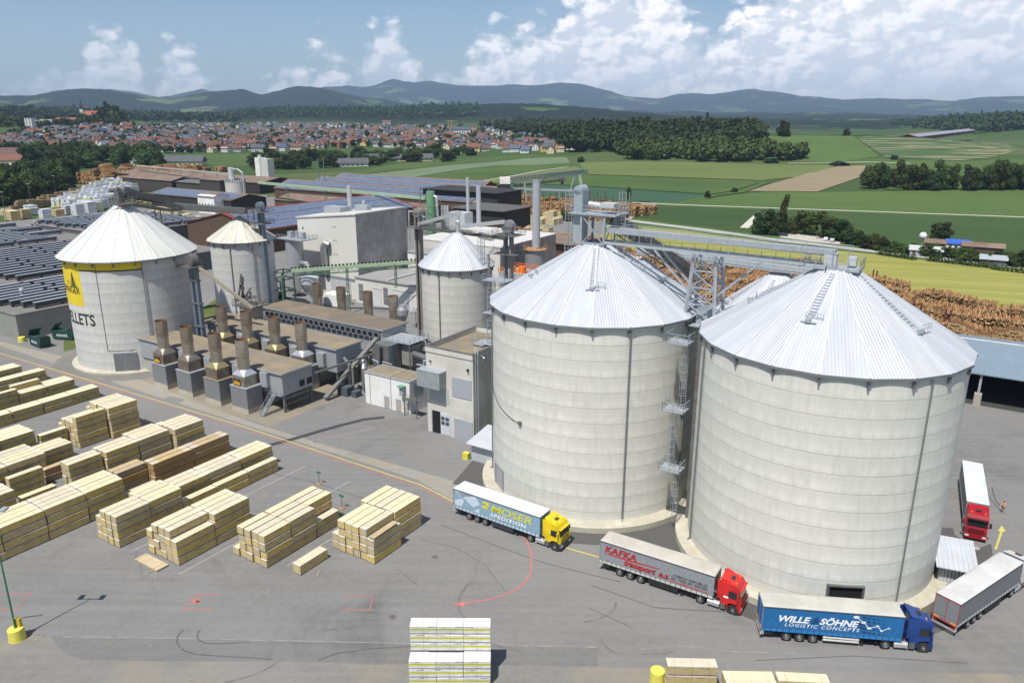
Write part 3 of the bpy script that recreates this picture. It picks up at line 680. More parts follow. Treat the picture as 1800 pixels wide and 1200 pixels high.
S1 = silo('nearest big concrete silo, behind the blue lorry', -14.1, 90.2, 14.25, 27.0, 14.7, 20, P1, 35.0, 1.9, sc_new, white_roof, (15.8, .8), [(-145.8, .9, 0), (-38.4, .9, 0)], None,
          ladders=[(-96, 2.4, 8.3, 0), (-24, 2.4, 9.5, 0), (-168, 2.4, 8.5, 0)], amp=.022)
S2 = silo('big concrete silo behind the yellow and silver lorry', -45, 92.2, 14.25, 27.0, 14.8, 20, P2, 34.8, 2.0, sc_new, white_roof, (15.9, .75), [(-46.6, .9, 0), (-9, .9, 0), (-152, .9, 0)], None,
          ladders=[(-67, 2.6, 8.6, 0), (-139, 2.6, 8.5, 0), (5, 2.6, 8.5, 0)], amp=.022)
S1b = silo('lower silo with ribbed roof between log yard and nearest silo', -27, 119, 10.9, 20.5, 11.4, 20, P1, 28.0, 1.6, sc_new, white_roof, (12, .6), (), None, ladders=[(-96, 2.4, 7, 0), (-150, 2.4, 7, 0)], amp=.022)
S2b = silo('lower silo half hidden behind the middle big silo', -50.5, 119, 10.9, 20.5, 11.4, 20, P2, 28.0, 1.6, sc_new, white_roof, (12, .6), (), None, ladders=[(-40, 2.4, 7, 0)], amp=.06)
S3 = silo('old concrete silo with yellow painted sign at left', -156, 91.7, 12.7, 23.4, 13.75, 20, P3, 33.4, 1.2, sc_old, (.62, .62, .58), (13.9, .35), [(-22, .4, 0)], None, rib=.9, amp=.012, metal=.05, rough=.6, dirt=(.40, .39, .34), smear=.6, ridge_w=.2)
S4 = silo('small old silo with stained cream roof beside elevator tower', -167.8, 130, 8.0, 20.2, 8.8, 16, .3, 26.0, .4, sc_old, (.60, .58, .50), None, [(-60, 0, 0), (-20, 0, 0), (-150, 0, 0)], None, rib=.8, amp=.012, metal=.05, rough=.6, dirt=(.33, .29, .20), smear=.9, ridge_w=.12)
S5 = silo('small silo with bright ribbed roof behind the concrete office block', -97.2, 130.2, 7.7, 20.6, 8.35, 20, .1, 27.2, 1.0, sc_small, white_roof, None, [(-82, 0, 0)], None, rib=.4, amp=.03, ridge_w=.16)

# things on the silo walls
def on_wall(name, S, r, a, z0, z1, wd, mats, fn):
    """fn(mb) draws in a frame: x across (centred), y outwards, z up"""
    mb = MB(); fn(mb); o = mb.build(name, mats, S); a = rad(a)
    o.location = ang_pt(a, r, z0); o.rotation_euler = (0, 0, a-math.pi/2); return o
def louvre(w_, h_):
    def f(mb):
        mb.mi = 0; mb.box(-w_/2, w_/2, -.3, .10, 0, h_)
        mb.mi = 1
        for k in range(int(h_/.22)): mb.box(-w_/2+.06, w_/2-.06, .10, .17, .1+k*.22, .2+k*.22)
        mb.box(-w_/2-.08, -w_/2, -.2, .2, 0, h_); mb.box(w_/2, w_/2+.08, -.2, .2, 0, h_); mb.box(-.04, .04, .1, .2, 0, h_); mb.box(-w_/2-.08, w_/2+.08, -.2, .2, h_, h_+.1)
    return f
on_wall('louvred_door', S3, 12.66, -46, .35, 4.5, 4.2, [dark, M('louvre_grey', (.30, .30, .32), .6)], louvre(4.2, 4.0))
on_wall('louvred_door', S2, 14.1, -127, .8, 4, 3.4, [dark, M('louvre_grey', (.30, .30, .32), .6)], louvre(3.3, 3.2))
on_wall('wall_opening', S1, 14.0, -62.3, .8, 3, 3.2, [dark, galv_dark], lambda mb: (mb.box(-1.7, 1.7, -.2, .28, 0, 2.9), setattr(mb, 'mi', 1), mb.box(-1.9, 1.9, 0, .55, 2.9, 3.05), mb.box(-1.9, -1.7, 0, .5, 0, 3), mb.box(1.7, 1.9, 0, .5, 0, 3)))
on_wall('junction_box', S2, 14.22, -104.6, 12.4, 13, .4, [galv_dark], lambda mb: mb.box(-.25, .25, 0, .3, 0, .5))
m = MB(); pts_ = [ang_pt(rad(-104.6-k*6.5), 14.28, 12.5+(k/9)**1.6*4.3) for k in range(9)]; m.tube(pts_, .05, 6); m.build('wall_cable', black, S2)
m = MB(); m.tube([ang_pt(rad(-60.7), 12.76, 22.9), ang_pt(rad(-60.7), 12.76, 4.9), ang_pt(rad(-52), 12.76, 4.9), ang_pt(rad(-40), 12.76, 4.9), ang_pt(rad(-24), 12.76, 5.1)], .05, 6); m.build('lightning_cable', galv_dark, S3)

# painted sign wrapped round the old silo
def text_data(s, size=1.0, shear=0.0, bold=0.0, spacing=1.0, align='LEFT'):
    cu = bpy.data.curves.new('t', 'FONT'); cu.body = s; cu.size = size; cu.shear = shear; cu.offset = bold; cu.space_character = spacing
    cu.align_x = align; cu.fill_mode = 'FRONT'; cu.resolution_u = 3
    o = bpy.data.objects.new('t', cu); COL.objects.link(o); dg = bpy.context.evaluated_depsgraph_get(); dg.update()
    me = bpy.data.meshes.new_from_object(o.evaluated_get(dg)); bpy.data.objects.remove(o)
    return me
def wrap(me, r, a_deg, z0, sx=1.0, sz=1.0):
    """bend flat x,y artwork round a cylinder; x=0 lies at a_deg, y becomes height"""
    bm = bmesh.new(); bm.from_mesh(me)
    xs = [v.co.x for v in bm.verts]
    s = min(xs)
    while s < max(xs):
        s += .6/sx; bmesh.ops.bisect_plane(bm, geom=bm.verts[:]+bm.edges[:]+bm.faces[:], plane_co=(s, 0, 0), plane_no=(1, 0, 0))
    for v in bm.verts:
        a = rad(a_deg)+v.co.x*sx/r; v.co = Vector(ang_pt(a, r, z0+v.co.y*sz))
    bmesh.ops.recalc_face_normals(bm, faces=bm.faces)
    if sum(f.normal.dot(f.calc_center_median().xy.to_3d()) for f in bm.faces) < 0: bmesh.ops.reverse_faces(bm, faces=bm.faces)
    bm.to_mesh(me); bm.free(); return me
def artwork(polys):
    me = bpy.data.meshes.new('art'); vs = []; fs = []
    for p in polys: fs.append(tuple(range(len(vs), len(vs)+len(p)))); vs += [(x, y, 0) for x, y in p]
    me.from_pydata(vs, [], fs); me.update(); return me
def put(name, me, mat, parent):
    me.materials.clear(); me.materials.append(mat); return link(bpy.data.objects.new(name, me), parent)
yel_paint = M('yellow_wall_paint', (.66, .50, .03), .8, var=.10, scale=.5); blk_paint = M('black_wall_paint', (.02, .022, .02), .8); grn_paint = M('dark_green_paint', (.01, .035, .022), .8)
rr = 12.7; k_ = rr*math.pi/180
# arc distances from the right hand end of the band at -21.6 deg
xr = lambda d: (d+21.6)*k_
put('yellow_sign', wrap(artwork([[(xr(-200), 21.62), (0, 21.62), (0, 23.3), (xr(-200), 23.3)], [(xr(-150), 14.0), (xr(-78.3), 14.0), (xr(-78.3), 21.62), (xr(-150), 21.62)]]), rr+.012, -21.6, 0), yel_paint, S3)
put('sign_line', wrap(artwork([[(xr(-77.9), 21.35), (0, 21.35), (0, 21.62), (xr(-77.9), 21.62)]]), rr+.016, -21.6, 0), blk_paint, S3)
tme = text_data('PELLETS', 3.35, bold=.06, align='RIGHT'); put('sign_lettering', wrap(tme, rr+.03, -68.6, 10.1, .90, 1.0), blk_paint, S3)
tme = text_data('SCHWAIGER', 2.0, bold=.03, spacing=1.0, align='RIGHT'); put('sign_lettering', wrap(tme, rr+.03, -81.2, 16.55, .86, 1.0), blk_paint, S3)
tme = text_data('AL', 1.0, align='RIGHT'); put('sign_lettering', wrap(tme, rr+.03, -95.5, 18.4, 1.0, 1.0), blk_paint, S3)
fir = []
for q in range(7):
    y = 21.0-q*.42; hw = .25+q*.26; cx = xr(-89.5)
    fir.append([(cx-hw, y-.62), (cx-.05, y-.12), (cx+.12, y), (cx+hw*.9, y-.75), (cx+hw*.5, y-.55), (cx+.1, y-.45), (cx-hw*.4, y-.5)])
put('sign_emblem', wrap(artwork(fir), rr+.03, -21.6, 0), grn_paint, S3)
# ------------------------------------------------------------------ lorries
def paint(name, c, rough=.3, var=.12): return M(name, c, rough, 0, var, .8, spec=.5, dirt=sh(c, .55), dirtf=.12)
glass = M('dark_glass', (.015, .018, .02), .08, 0, .1, spec=.8)
alu = M('aluminium', (.60, .61, .62), .35, .6, .1)
chassis_m = M('chassis_black', (.03, .03, .032), .7, scale=4)
lamp_w = M('headlight_glass', (.65, .67, .70), .15, .1, .1); lamp_r = M('red_lamp', (.45, .02, .015), .3); lamp_o = M('orange_marker', (.75, .30, .02), .4)
wheel_t = MB(); wheel_t.cyl((0, -.16, 0), (0, .16, 0), .50, 20); 
for s_ in (-1, 1): wheel_t.cyl((0, s_*.16, 0), (0, s_*.175, 0), .46, 20, .40)
wheel_me = wheel_t.mesh('tyre', rubber)
rim = MB(); rim.rev([(.30, .0), (.27, .03), (.14, -.06), (.14, .05), (.05, .08), (0, .08)], 16); rim_me = rim.mesh('rim', M('steel_rim', (.38, .38, .37), .4, .5))
def wheel(T, x, y, side):
    e = thing('wheel', None, None); e.parent = T; KIDS.setdefault(T.name, []).append(e); e.location = (x, y, .5)
    o = link(bpy.data.objects.new('tyre', wheel_me), e); r = link(bpy.data.objects.new('rim', rim_me), e)
    r.rotation_euler = (rad(90)*(1 if side < 0 else -1), 0, 0); r.location = (0, side*.165, 0); return e
def flat_text(T, name, s, x, z, size, mat, y=-1.262, shear=0, bold=0, sx=1.0, align='LEFT', rot=0, spacing=1.0, thick=.004):
    me = text_data(s, size, shear, bold, spacing, align)
    for v in me.vertices:
        px_, py_ = v.co.x*sx, v.co.y; ca, sa = math.cos(rot), math.sin(rot)
        v.co = Vector((x+px_*ca-py_*sa, y, z+px_*sa+py_*ca))
    me.update(); return put(name, me, mat, T)
def flat_art(T, name, polys, mat, y=-1.258):
    me = artwork(polys)
    for v in me.vertices: v.co = Vector((v.co.x, y, v.co.y))
    me.update(); return put(name, me, mat, T)
def curtain(name, c):
    t = NT(name); x = t.xyz('Object'); f = t.noise(.6, 5, .65, 'Object', (1, 1, .5)); g = t.noise(5, 3, .6, 'Object', (1, 1, .25))
    col = t.ramp(t.math('ADD', t.math('MULTIPLY', f, .6), t.math('MULTIPLY', g, .4)), [(.3, sh(c, .86)), (.7, sh(c, 1.08))])
    dirt = t.math('MULTIPLY', t.math('MULTIPLY_ADD', x[2], -1.1, 2.3, clamp=True), t.math('MULTIPLY_ADD', t.noise(1.5, 5, .7), 3, -1.1, clamp=True)); col = t.mix(t.math('MULTIPLY', dirt, .35), col, (.14, .13, .11))
    fold = t.math('ADD', t.math('SINE', t.math('MULTIPLY', t.math('ADD', x[0], t.math('MULTIPLY', t.noise(.8, 2), 1.2)), 2*math.pi/.62)), t.math('MULTIPLY', f, 3)); t.bump(fold, .018, .8)
    return t.fin(col, .5, 0, .35)
def lorry(label, x0, y0, yaw, cab_c, side_c, roof_c, rear_c=None, strap_c=None, visor=True, axles=(2.55, 3.85, 5.15), under_c=(.03, .03, .032), flaps=False):
    c, s = math.cos(yaw), math.sin(yaw)
    T = thing('semi_truck', label, 'lorry', (x0-1.25*s, y0+1.25*c, 0), yaw, 'articulated lorries queuing round the silos')
    side_m = curtain('curtain_'+T.name, side_c); roof_m = M('trailer_roof_'+T.name, roof_c, .6, 0, .07, .5, dirt=sh(roof_c, .75), dirtf=.2)
    cabm = paint('cab_paint_'+T.name, cab_c); rear_m = M('rear_doors_'+T.name, rear_c or side_c, .5)
    frame_m = M('trailer_frame', (.30, .31, .32), .5, .3); strap_m = M('strap_strip_'+T.name, strap_c or sh(side_c, 1.25), .6)
    # trailer box
    b = MB(); b.box(.04, 13.56, -1.24, 1.24, 1.25, 3.9); b.build('curtain_sides', side_m, T)
    b = MB(); b.box(0, 13.6, -1.27, 1.27, 3.9, 3.94); b.add([(0.02, -1.25, 3.94), (13.58, -1.25, 3.94), (13.58, 1.25, 3.94), (.02, 1.25, 3.94), (.1, -1.0, 4.0), (13.5, -1.0, 4.0), (13.5, 1.0, 4.0), (.1, 1.0, 4.0)], [(0, 1, 5, 4), (1, 2, 6, 5), (2, 3, 7, 6), (3, 0, 4, 7), (4, 5, 6, 7)]); b.mi = 1
    for y in (-1.27, 1.27): b.box(0, 13.6, y-.03, y+.03, 3.84, 3.93)
    b.build('trailer_roof', [roof_m, M('roof_rail', (.10, .10, .12), .5)], T)
    b = MB()
    for y in (-1.255, 1.255): b.box(0, 13.6, y-.02, y+.02, 1.12, 1.36)
    b.mi = 1
    for k in range(23):
        for y in (-1.285, 1.285): b.box(.3+k*.6, .36+k*.6, y-.01, y+.01, 1.10, 1.5)
    b.build('strap_rail', [strap_m, M('strap_buckle', (.05, .05, .06), .6)], T)
    b = MB(); b.box(-.02, .04, -1.2, -.01, 1.25, 3.86); b.box(-.02, .04, .01, 1.2, 1.25, 3.86); b.mi = 1
    for y in (-1.23, -.0, 1.23): b.box(-.05, .02, y-.03, y+.03, 1.2, 3.9)
    b.box(-.05, .02, -1.25, 1.25, 3.8, 3.9); b.box(-.05, .02, -1.25, 1.25, 1.15, 1.28); b.mi = 2; b.box(-.06, .0, -1.15, -.6, 1.3, 1.42); b.box(-.06, 0, .6, 1.15, 1.3, 1.42)
    b.build('rear_doors', [rear_m, frame_m if not rear_c else M('red_frame_line', (.35, .05, .06), .5), lamp_o], T)
    b = MB(); b.box(-.08, .05, -1.25, 1.25, .55, .75); b.box(0, .3, -1.2, -1.1, .6, 1.2); b.box(0, .3, 1.1, 1.2, .6, 1.2); b.build('rear_bumper', alu, T)
    for y in (-.95, .95): MB().box(-.10, -.07, y-.2, y+.2, .85, .98).build('tail_light', lamp_r, T)
    b = MB(); b.box(.2, 13.3, -.45, -.3, .75, 1.12); b.box(.2, 13.3, .3, .45, .75, 1.12)
    for k in range(12): b.box(.6+k*1.1, .7+k*1.1, -1.15, 1.15, 1.0, 1.12)
    b.box(.4, 1.2, -1.1, 1.1, .6, .95); b.box(.2, 13.3, -1.2, 1.2, 1.1, 1.14); b.build('trailer_chassis', chassis_m, T)
    for sd_ in (-1, 1):
        g = MB(); g.box(6.1, 9.6, sd_*1.2-.03, sd_*1.2+.03, .45, .62); g.box(6.1, 9.6, sd_*1.2-.03, sd_*1.2+.03, .75, .92); g.box(6.3, 6.4, sd_*1.15-.03, sd_*1.15+.03, .45, 1.1); g.box(9.3, 9.4, sd_*1.15-.03, sd_*1.15+.03, .45, 1.1)
        g.build('side_guard', M('side_guard_'+T.name, under_c, .5), T)
        g = MB(); g.box(9.9, 10.05, sd_*.9-.06, sd_*.9+.06, .12, 1.1); g.box(9.8, 10.15, sd_*.9-.12, sd_*.9+.12, .08, .13); g.build('landing_leg', chassis_m, T)
    for x in axles:
        for y in (-1.05, 1.05): wheel(T, x, y, 1 if y > 0 else -1)
        MB().cyl((x, -1, .5), (x, 1, .5), .07, 8).build('axle', chassis_m, T)
    for x in (12.15, 15.75):
        for y in (-1.06, 1.06): wheel(T, x, y, 1 if y > 0 else -1)
    # tractor
    b = MB(); b.box(11.2, 16.2, -.42, -.28, .6, .9); b.box(11.2, 16.2, .28, .42, .6, .9); b.box(11.2, 11.35, -1.1, 1.1, .55, .75); b.box(11.6, 12.7, -.5, .5, .9, 1.1)
    b.box(11.5, 12.8, -1.25, -.85, 1.02, 1.06); b.box(11.5, 12.8, .85, 1.25, 1.02, 1.06); b.build('tractor_chassis', chassis_m, T)
    for y in (-1, 1):
        b = MB(); b.cyl((12.95, y*.95, .62), (14.25, y*.95, .62), .30, 12); b.box(12.95, 14.25, y*.95-.28, y*.95+.28, .35, .62)
        for xx in (13.15, 13.6, 14.05): b.box(xx, xx+.05, y*.95-.31, y*.95+.31, .33, .94)
        b.build('fuel_tank', alu, T)
        b = MB(); b.box(14.35, 14.9, y*1.2-.05, y*1.2+.05, .35, 1.0); b.box(14.4, 14.85, y*1.22-.04, y*1.22+.06, .42, .46); b.box(14.4, 14.85, y*1.22-.04, y*1.22+.06, .68, .72); b.build('step_panel', galv_dark, T)
    def yp(prof, ya, yb): return prof
    b = MB()
    lo = [(14.30, 1.0), (15.1, 1.0), (15.2, 1.18), (15.45, 1.3), (16.05, 1.3), (16.3, 1.15), (16.52, 1.05), (16.55, 1.55), (16.42, 1.9), (16.22, 3.0), (15.95, 3.42), (15.5, 3.55), (14.30, 3.6)]
    hw = 1.235
    vs = []; n_ = len(lo)
    for y, ins in ((-hw, 0), (hw, 0)):
        for (x, z) in lo:
            k = 1-.06*max(0, (z-2.6))-.05*max(0, (x-16.2))/.3; vs.append((x, y*k, z))
    b.add(vs, [tuple(range(n_)), tuple(reversed(range(n_, 2*n_)))]+[((i+1) % n_, i, n_+i, n_+(i+1) % n_) for i in range(n_)])
    cab = b.build('cab', cabm, T)
    # roof fairing, narrower at the front, standing up towards the trailer
    f_ = [(14.32, 3.58), (15.75, 3.5), (15.35, 3.62), (14.75, 3.82), (14.2, 4.0), (14.18, 3.9)]
    b = MB(); vs = []
    for sg in (-1, 1):
        for (x, z) in f_: vs.append((x, sg*(1.12 if x < 14.8 else .95), z))
    m_ = len(f_); b.add(vs, [tuple(range(m_)), tuple(reversed(range(m_, 2*m_)))]+[((i+1) % m_, i, m_+i, m_+(i+1) % m_) for i in range(m_)])
    for sg in (-1, 1): b.box(13.95, 14.35, sg*1.17-.03, sg*1.17+.03, 1.5, 3.75)
    b.build('roof_fairing', cabm, T)
    MB().box(14.95, 15.45, -.32, .32, 3.66, 3.73).build('roof_hatch', glass, T)
    b = MB(); b.add([(16.435, -1.08, 1.98), (16.435, 1.08, 1.98), (16.29, 1.05, 2.82), (16.29, -1.05, 2.82)], [(0, 1, 2, 3)]); b.build('windscreen', glass, T)
    for y in (-1, 1):
        b = MB(); yy = y*1.243; b.add([(15.15, yy, 1.95), (16.15, yy, 1.85), (16.2, yy, 2.15), (16.0, yy*.995, 2.72), (15.15, yy*.995, 2.72)], [(0, 1, 2, 3, 4)]); b.build('side_window', glass, T)
        b = MB(); b.box(16.15, 16.3, y*1.45-.12, y*1.45+.12, 2.0, 2.65); b.bar((16.2, y*1.2, 2.6), (16.22, y*1.45, 2.6), .06); b.bar((16.2, y*1.2, 2.05), (16.22, y*1.45, 2.1), .06); b.build('mirror', cabm if y < 0 else black, T)
        b = MB(); b.box(16.5, 16.62, y*.95-.22, y*.95+.22, .62, .85); b.build('headlight', lamp_w, T)
        b = MB(); b.cyl((15.75, y*1.0, .5), (15.75, y*1.25, .5), .60, 18); b.build('wheel_arch', chassis_m, T)
    b = MB(); b.box(16.53, 16.60, -.85, .85, 1.1, 1.75); b.mi = 1
    for k in range(4): b.box(16.58, 16.63, -.8, .8, 1.16+k*.15, 1.22+k*.15)
    b.build('grille', [black, M('grille_bar_'+T.name, sh(cab_c, .6), .4)], T)
    b = MB(); b.box(16.1, 16.6, -1.22, 1.22, .38, 1.06); b.box(15.0, 15.15, -1.22, 1.22, .45, 1.02); b.build('bumper', M('bumper_'+T.name, under_c if visor == 'dark' else sh(cab_c, .75), .5), T)
    b = MB(); b.box(16.24, 16.55, -1.08, 1.08, 2.86, 2.98); b.build('sun_visor', cabm if visor != 'glass' else glass, T)
    for y in (-.75, .75): MB().cyl((15.75, y, 3.5), (15.75, y, 3.66), .08, 8).build('beacon', lamp_o, T)
    b = MB(); b.tube([(13.8, -.3, 1.4), (13.5, -.2, 1.25), (13.62, -.1, 2.2)], .03, 6); b.build('air_line', lamp_r, T)
    return T
wh = M('white_lettering', (.80, .80, .80), .6, var=.04); rd = M('red_lettering', (.50, .02, .025), .6, var=.04); bk = M('black_lettering', (.02, .02, .02), .6)
nv = M('navy_lettering', (.012, .05, .13), .6); yl = M('lime_lettering', (.62, .58, .03), .6, var=.04); gl = M('pale_blue_graphic', (.50, .58, .64), .6, var=.04)
TM = lorry('yellow cab lorry with grey blue lettered trailer and white roof', -7.76, 90.83, -.5937, (.76, .55, .01), (.24, .36, .45), (.66, .66, .67), strap_c=(.42, .52, .58), visor='dark', under_c=(.05, .055, .07))
flat_text(TM, 'trailer_lettering', 'MOSER', 6.05, 2.45, 1.4, yl, shear=.2, bold=.02, sx=1.42)
flat_text(TM, 'trailer_lettering', 'SPEDITION', 6.0, 1.72, .72, wh, shear=.2, bold=.012, sx=1.38, spacing=1.15)
flat_art(TM, 'trailer_graphic', [[(.35, 3.8), (.9, 2.9), (2.2, 3.75), (3.6, 3.75), (4.4, 2.85), (3.3, 2.1), (2.9, 3.0), (2.3, 3.25), (1.2, 2.3), (.3, 2.4), (1.7, 3.4)][:6], [(.25, 1.6), (.25, 2.3), (1.5, 2.9), (1.8, 2.55), (1.3, 1.6)], [(3.3, 1.55), (4.3, 1.55), (4.3, 2.25)], [(.4, 3.75), (.9, 3.0), (2.0, 3.75)]], gl)
flat_art(TM, 'trailer_logo', [[(4.85, 3.5), (5.75, 3.5), (5.95, 3.1), (5.6, 2.85), (5.35, 3.2), (5.0, 3.2), (4.8, 3.1)], [(4.55, 2.85), (4.8, 2.5), (5.6, 2.5), (5.8, 2.75), (5.5, 2.75), (5.2, 3.05), (4.9, 2.75)]], yl, -1.262)
TK = lorry('red cab lorry with silver curtain trailer reading KAFKA', 10.36, 77.98, -.5590, (.60, .02, .02), (.25, .265, .28), (.47, .44, .39), strap_c=(.50, .49, .44))
def outl(*a, **k):
    flat_text(*a, **k)
k_y = -1.266
flat_text(TK, 'trailer_lettering', 'KAFKA', .62, 2.70, 1.1, bk, y=-1.258, shear=.18, bold=.05, sx=1.05, spacing=1.12)
flat_text(TK, 'trailer_lettering', 'KAFKA', .60, 2.73, 1.1, rd, y=k_y, shear=.18, bold=.02, sx=1.05, spacing=1.12)
flat_text(TK, 'trailer_lettering', 'transport  a.s.', 3.0, 1.75, 1.0, bk, y=-1.258, shear=.35, bold=.045, sx=.98)
flat_text(TK, 'trailer_lettering', 'transport  a.s.', 2.98, 1.78, 1.0, rd, y=k_y, shear=.35, bold=.016, sx=.98)
flat_art(TK, 'trailer_swoosh', [[(.45, 2.42), (1.2, 2.56), (3.5, 2.60), (7.4, 2.72), (7.3, 2.62), (4, 2.42), (1.4, 2.40)]], rd, -1.262)
flat_text(TK, 'trailer_lettering', 'CZECH REPUBLIC', 12.9, 2.32, .40, bk, y=-1.26, bold=.006, sx=1.25, align='RIGHT')
flat_text(TK, 'trailer_lettering', 'tel.: +420 381 204 022', 12.9, 1.93, .38, bk, y=-1.26, bold=.006, sx=1.2, align='RIGHT')
flat_text(TK, 'trailer_lettering', 'www.kafkatransport.cz', 12.9, 1.56, .38, rd, y=-1.26, bold=.006, sx=1.2, align='RIGHT')
flat_art(TK, 'cab_emblem', [[(14.9+.3*math.cos(t), 1.9+.13*math.sin(t)) for t in np.linspace(0, 6.2, 14)]], wh, -1.247)
TW = lorry('dark blue cab lorry with bright blue lettered trailer', 25.48, 65.67, -.1267, (.012, .05, .21), (.016, .135, .34), (.46, .445, .40), strap_c=(.02, .20, .5), under_c=(.62, .62, .58))
flat_text(TW, 'trailer_lettering', 'WILLE', 1.45, 2.35, .98, wh, shear=.28, bold=.035, sx=1.12)
flat_text(TW, 'trailer_lettering', '&', 4.75, 2.35, .98, nv, shear=.28, bold=.03, sx=1.1)
flat_text(TW, 'trailer_lettering', 'S\u00d6HNE', 5.55, 2.35, .98, wh, shear=.28, bold=.035, sx=1.12)
flat_text(TW, 'trailer_lettering', 'LOGISTIC CONCEPTS', 2.2, 1.82, .56, wh, shear=.25, bold=.004, sx=1.1, spacing=1.25)
dots = []
for q in range(6):
    for r_ in range(5):
        sz = .22-.028*q; cx = 9.3+q*.46+r_*.05; cz = 3.55-r_*.42-q*.04
        if (q, r_) in ((0, 0), (0, 4)): continue
        dots.append([(cx+sz*1.2*math.cos(t), cz+sz*.6*math.sin(t)) for t in np.linspace(0, 5.9, 12)])
flat_art(TW, 'trailer_graphic', dots, nv, -1.258)
W_ = [(9.0, 3.5, .24), (9.75, 2.95, .2), (10.35, 2.35, .2), (11.1, 2.65, .15), (11.55, 2.15, .14), (12.2, 2.5, .11)]
art_ = [[(cx+sz*1.2*math.cos(t), cz+sz*.7*math.sin(t)) for t in np.linspace(0, 5.9, 14)] for cx, cz, sz in W_]
for (a, b_, _), (c_, d_, _2) in zip(W_[:-1], W_[1:]):
    l_ = math.hypot(c_-a, d_-b_); nx, nz = -(d_-b_)/l_*.035, (c_-a)/l_*.035; art_.append([(a+nx, b_+nz), (a-nx, b_-nz), (c_-nx, d_-nz), (c_+nx, d_+nz)])
flat_art(TW, 'trailer_network_graphic', art_, wh, -1.263)
TG = lorry('white cab lorry with plain grey trailer at right edge', 45.60, 66.0, .5927, (.72, .72, .70), (.18, .19, .20), (.55, .54, .53), rear_c=(.20, .21, .22), strap_c=(.45, .45, .45))
TR = lorry('dark red cab lorry facing the camera beside orange vested man', 64.92, 99.70, -2.0503, (.36, .012, .02), (.28, .28, .29), (.62, .64, .66), visor='glass')
# ------------------------------------------------------------------ timber bundles
def wrap_mat(name, base, top, band, ink=(.05, .05, .045), film=.25, dash=.55):
    """timber under printed film: local y = long axis, z = up"""
    t = NT(name); x = t.xyz('Object'); g = t.n('ShaderNodeNewGeometry')
    sn = t.n('ShaderNodeSeparateXYZ'); t.l(t.tc.outputs['Normal'], sn.inputs[0])
    oi = t.n('ShaderNodeObjectInfo')
    nz = t.math('ABSOLUTE', sn.outputs[2]); istop = t.math('GREATER_THAN', nz, .6); isend = t.math('GREATER_THAN', t.math('ABSOLUTE', sn.outputs[1]), .6)
    nn = t.noise(1.1, 5, .65, 'Object', (1, 1, 1.5)); fine = t.noise(7, 4, .7, 'Object', (1, .15, 2))
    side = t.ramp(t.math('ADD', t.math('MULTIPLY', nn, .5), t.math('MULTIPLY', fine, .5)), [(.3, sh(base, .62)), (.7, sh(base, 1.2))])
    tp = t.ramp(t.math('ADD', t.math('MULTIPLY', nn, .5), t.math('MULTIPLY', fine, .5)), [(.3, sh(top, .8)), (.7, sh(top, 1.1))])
    # board courses showing through the film; dark gap between bundles painted along the foot
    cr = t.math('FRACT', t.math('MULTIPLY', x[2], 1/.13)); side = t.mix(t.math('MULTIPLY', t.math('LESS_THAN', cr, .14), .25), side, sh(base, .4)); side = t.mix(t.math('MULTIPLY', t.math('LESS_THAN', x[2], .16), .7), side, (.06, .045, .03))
    if band:
        lo, hi = .46, .66
        s1 = t.math('MULTIPLY', t.math('GREATER_THAN', x[2], lo), t.math('LESS_THAN', x[2], hi))
        run = t.math('ADD', x[1], x[0])
        lt = t.math('FRACT', t.math('ADD', t.math('MULTIPLY', run, 1/.42), t.math('MULTIPLY', t.noise(1.5, 2), .6)))
        dsh = t.math('LESS_THAN', lt, dash+.12)
        bcol = t.mix(t.math('MULTIPLY', t.math('LESS_THAN', t.math('FRACT', t.math('MULTIPLY', run, 1/.13)), .45), .35), band, sh(band, .35))
        side = t.mix(t.math('MULTIPLY', t.math('MULTIPLY', s1, dsh), t.math('MULTIPLY_ADD', t.noise(2.5, 3), 3.0, -.15, clamp=True)), side, bcol)
        ik = t.math('MULTIPLY', t.math('MULTIPLY', t.math('GREATER_THAN', x[2], .82), t.math('LESS_THAN', x[2], .90)), t.math('LESS_THAN', t.math('ABSOLUTE', t.math('SUBTRACT', x[1], t.math('MULTIPLY_ADD', oi.outputs['Random'], 2.4, -1.2))), .4))
        side = t.mix(t.math('MULTIPLY', ik, t.math('GREATER_THAN', t.noise(9, 2, .6, 'Object', (1, 1, .2)), .46)), side, ink)
    # film glare painted pale into the top colour towards the ends
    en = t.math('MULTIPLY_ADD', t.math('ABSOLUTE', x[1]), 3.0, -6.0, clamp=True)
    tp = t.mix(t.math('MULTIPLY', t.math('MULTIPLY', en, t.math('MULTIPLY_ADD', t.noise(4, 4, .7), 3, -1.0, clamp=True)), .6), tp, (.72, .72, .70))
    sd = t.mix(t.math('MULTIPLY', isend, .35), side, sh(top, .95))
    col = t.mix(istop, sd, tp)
    for yy in (-1.55, 0, 1.55):
        st = t.math('LESS_THAN', t.math('ABSOLUTE', t.math('SUBTRACT', x[1], yy)), .028); st = t.math('MULTIPLY', st, t.math('SUBTRACT', 1.0, isend))
        col = t.mix(t.math('MULTIPLY', st, .33), col, (.10, .095, .08))
    for xx in (-.3, .3):
        st = t.math('MULTIPLY', t.math('LESS_THAN', t.math('ABSOLUTE', t.math('SUBTRACT', x[0], xx)), .02), isend); col = t.mix(t.math('MULTIPLY', st, .5), col, (.10, .095, .08))
    hsv = t.n('ShaderNodeHueSaturation'); t.l(t.math('MULTIPLY_ADD', oi.outputs['Random'], .22, .87), hsv.inputs['Value']); t.l(t.math('MULTIPLY_ADD', oi.outputs['Random'], .4, .8), hsv.inputs['Saturation']); t.l(col, hsv.inputs['Color'])
    t.bump(t.noise(3.2, 4, .7, 'Object', (1, 1, 2)), .05, .55)
    return t.fin(hsv.outputs[0], .5, 0, .35)
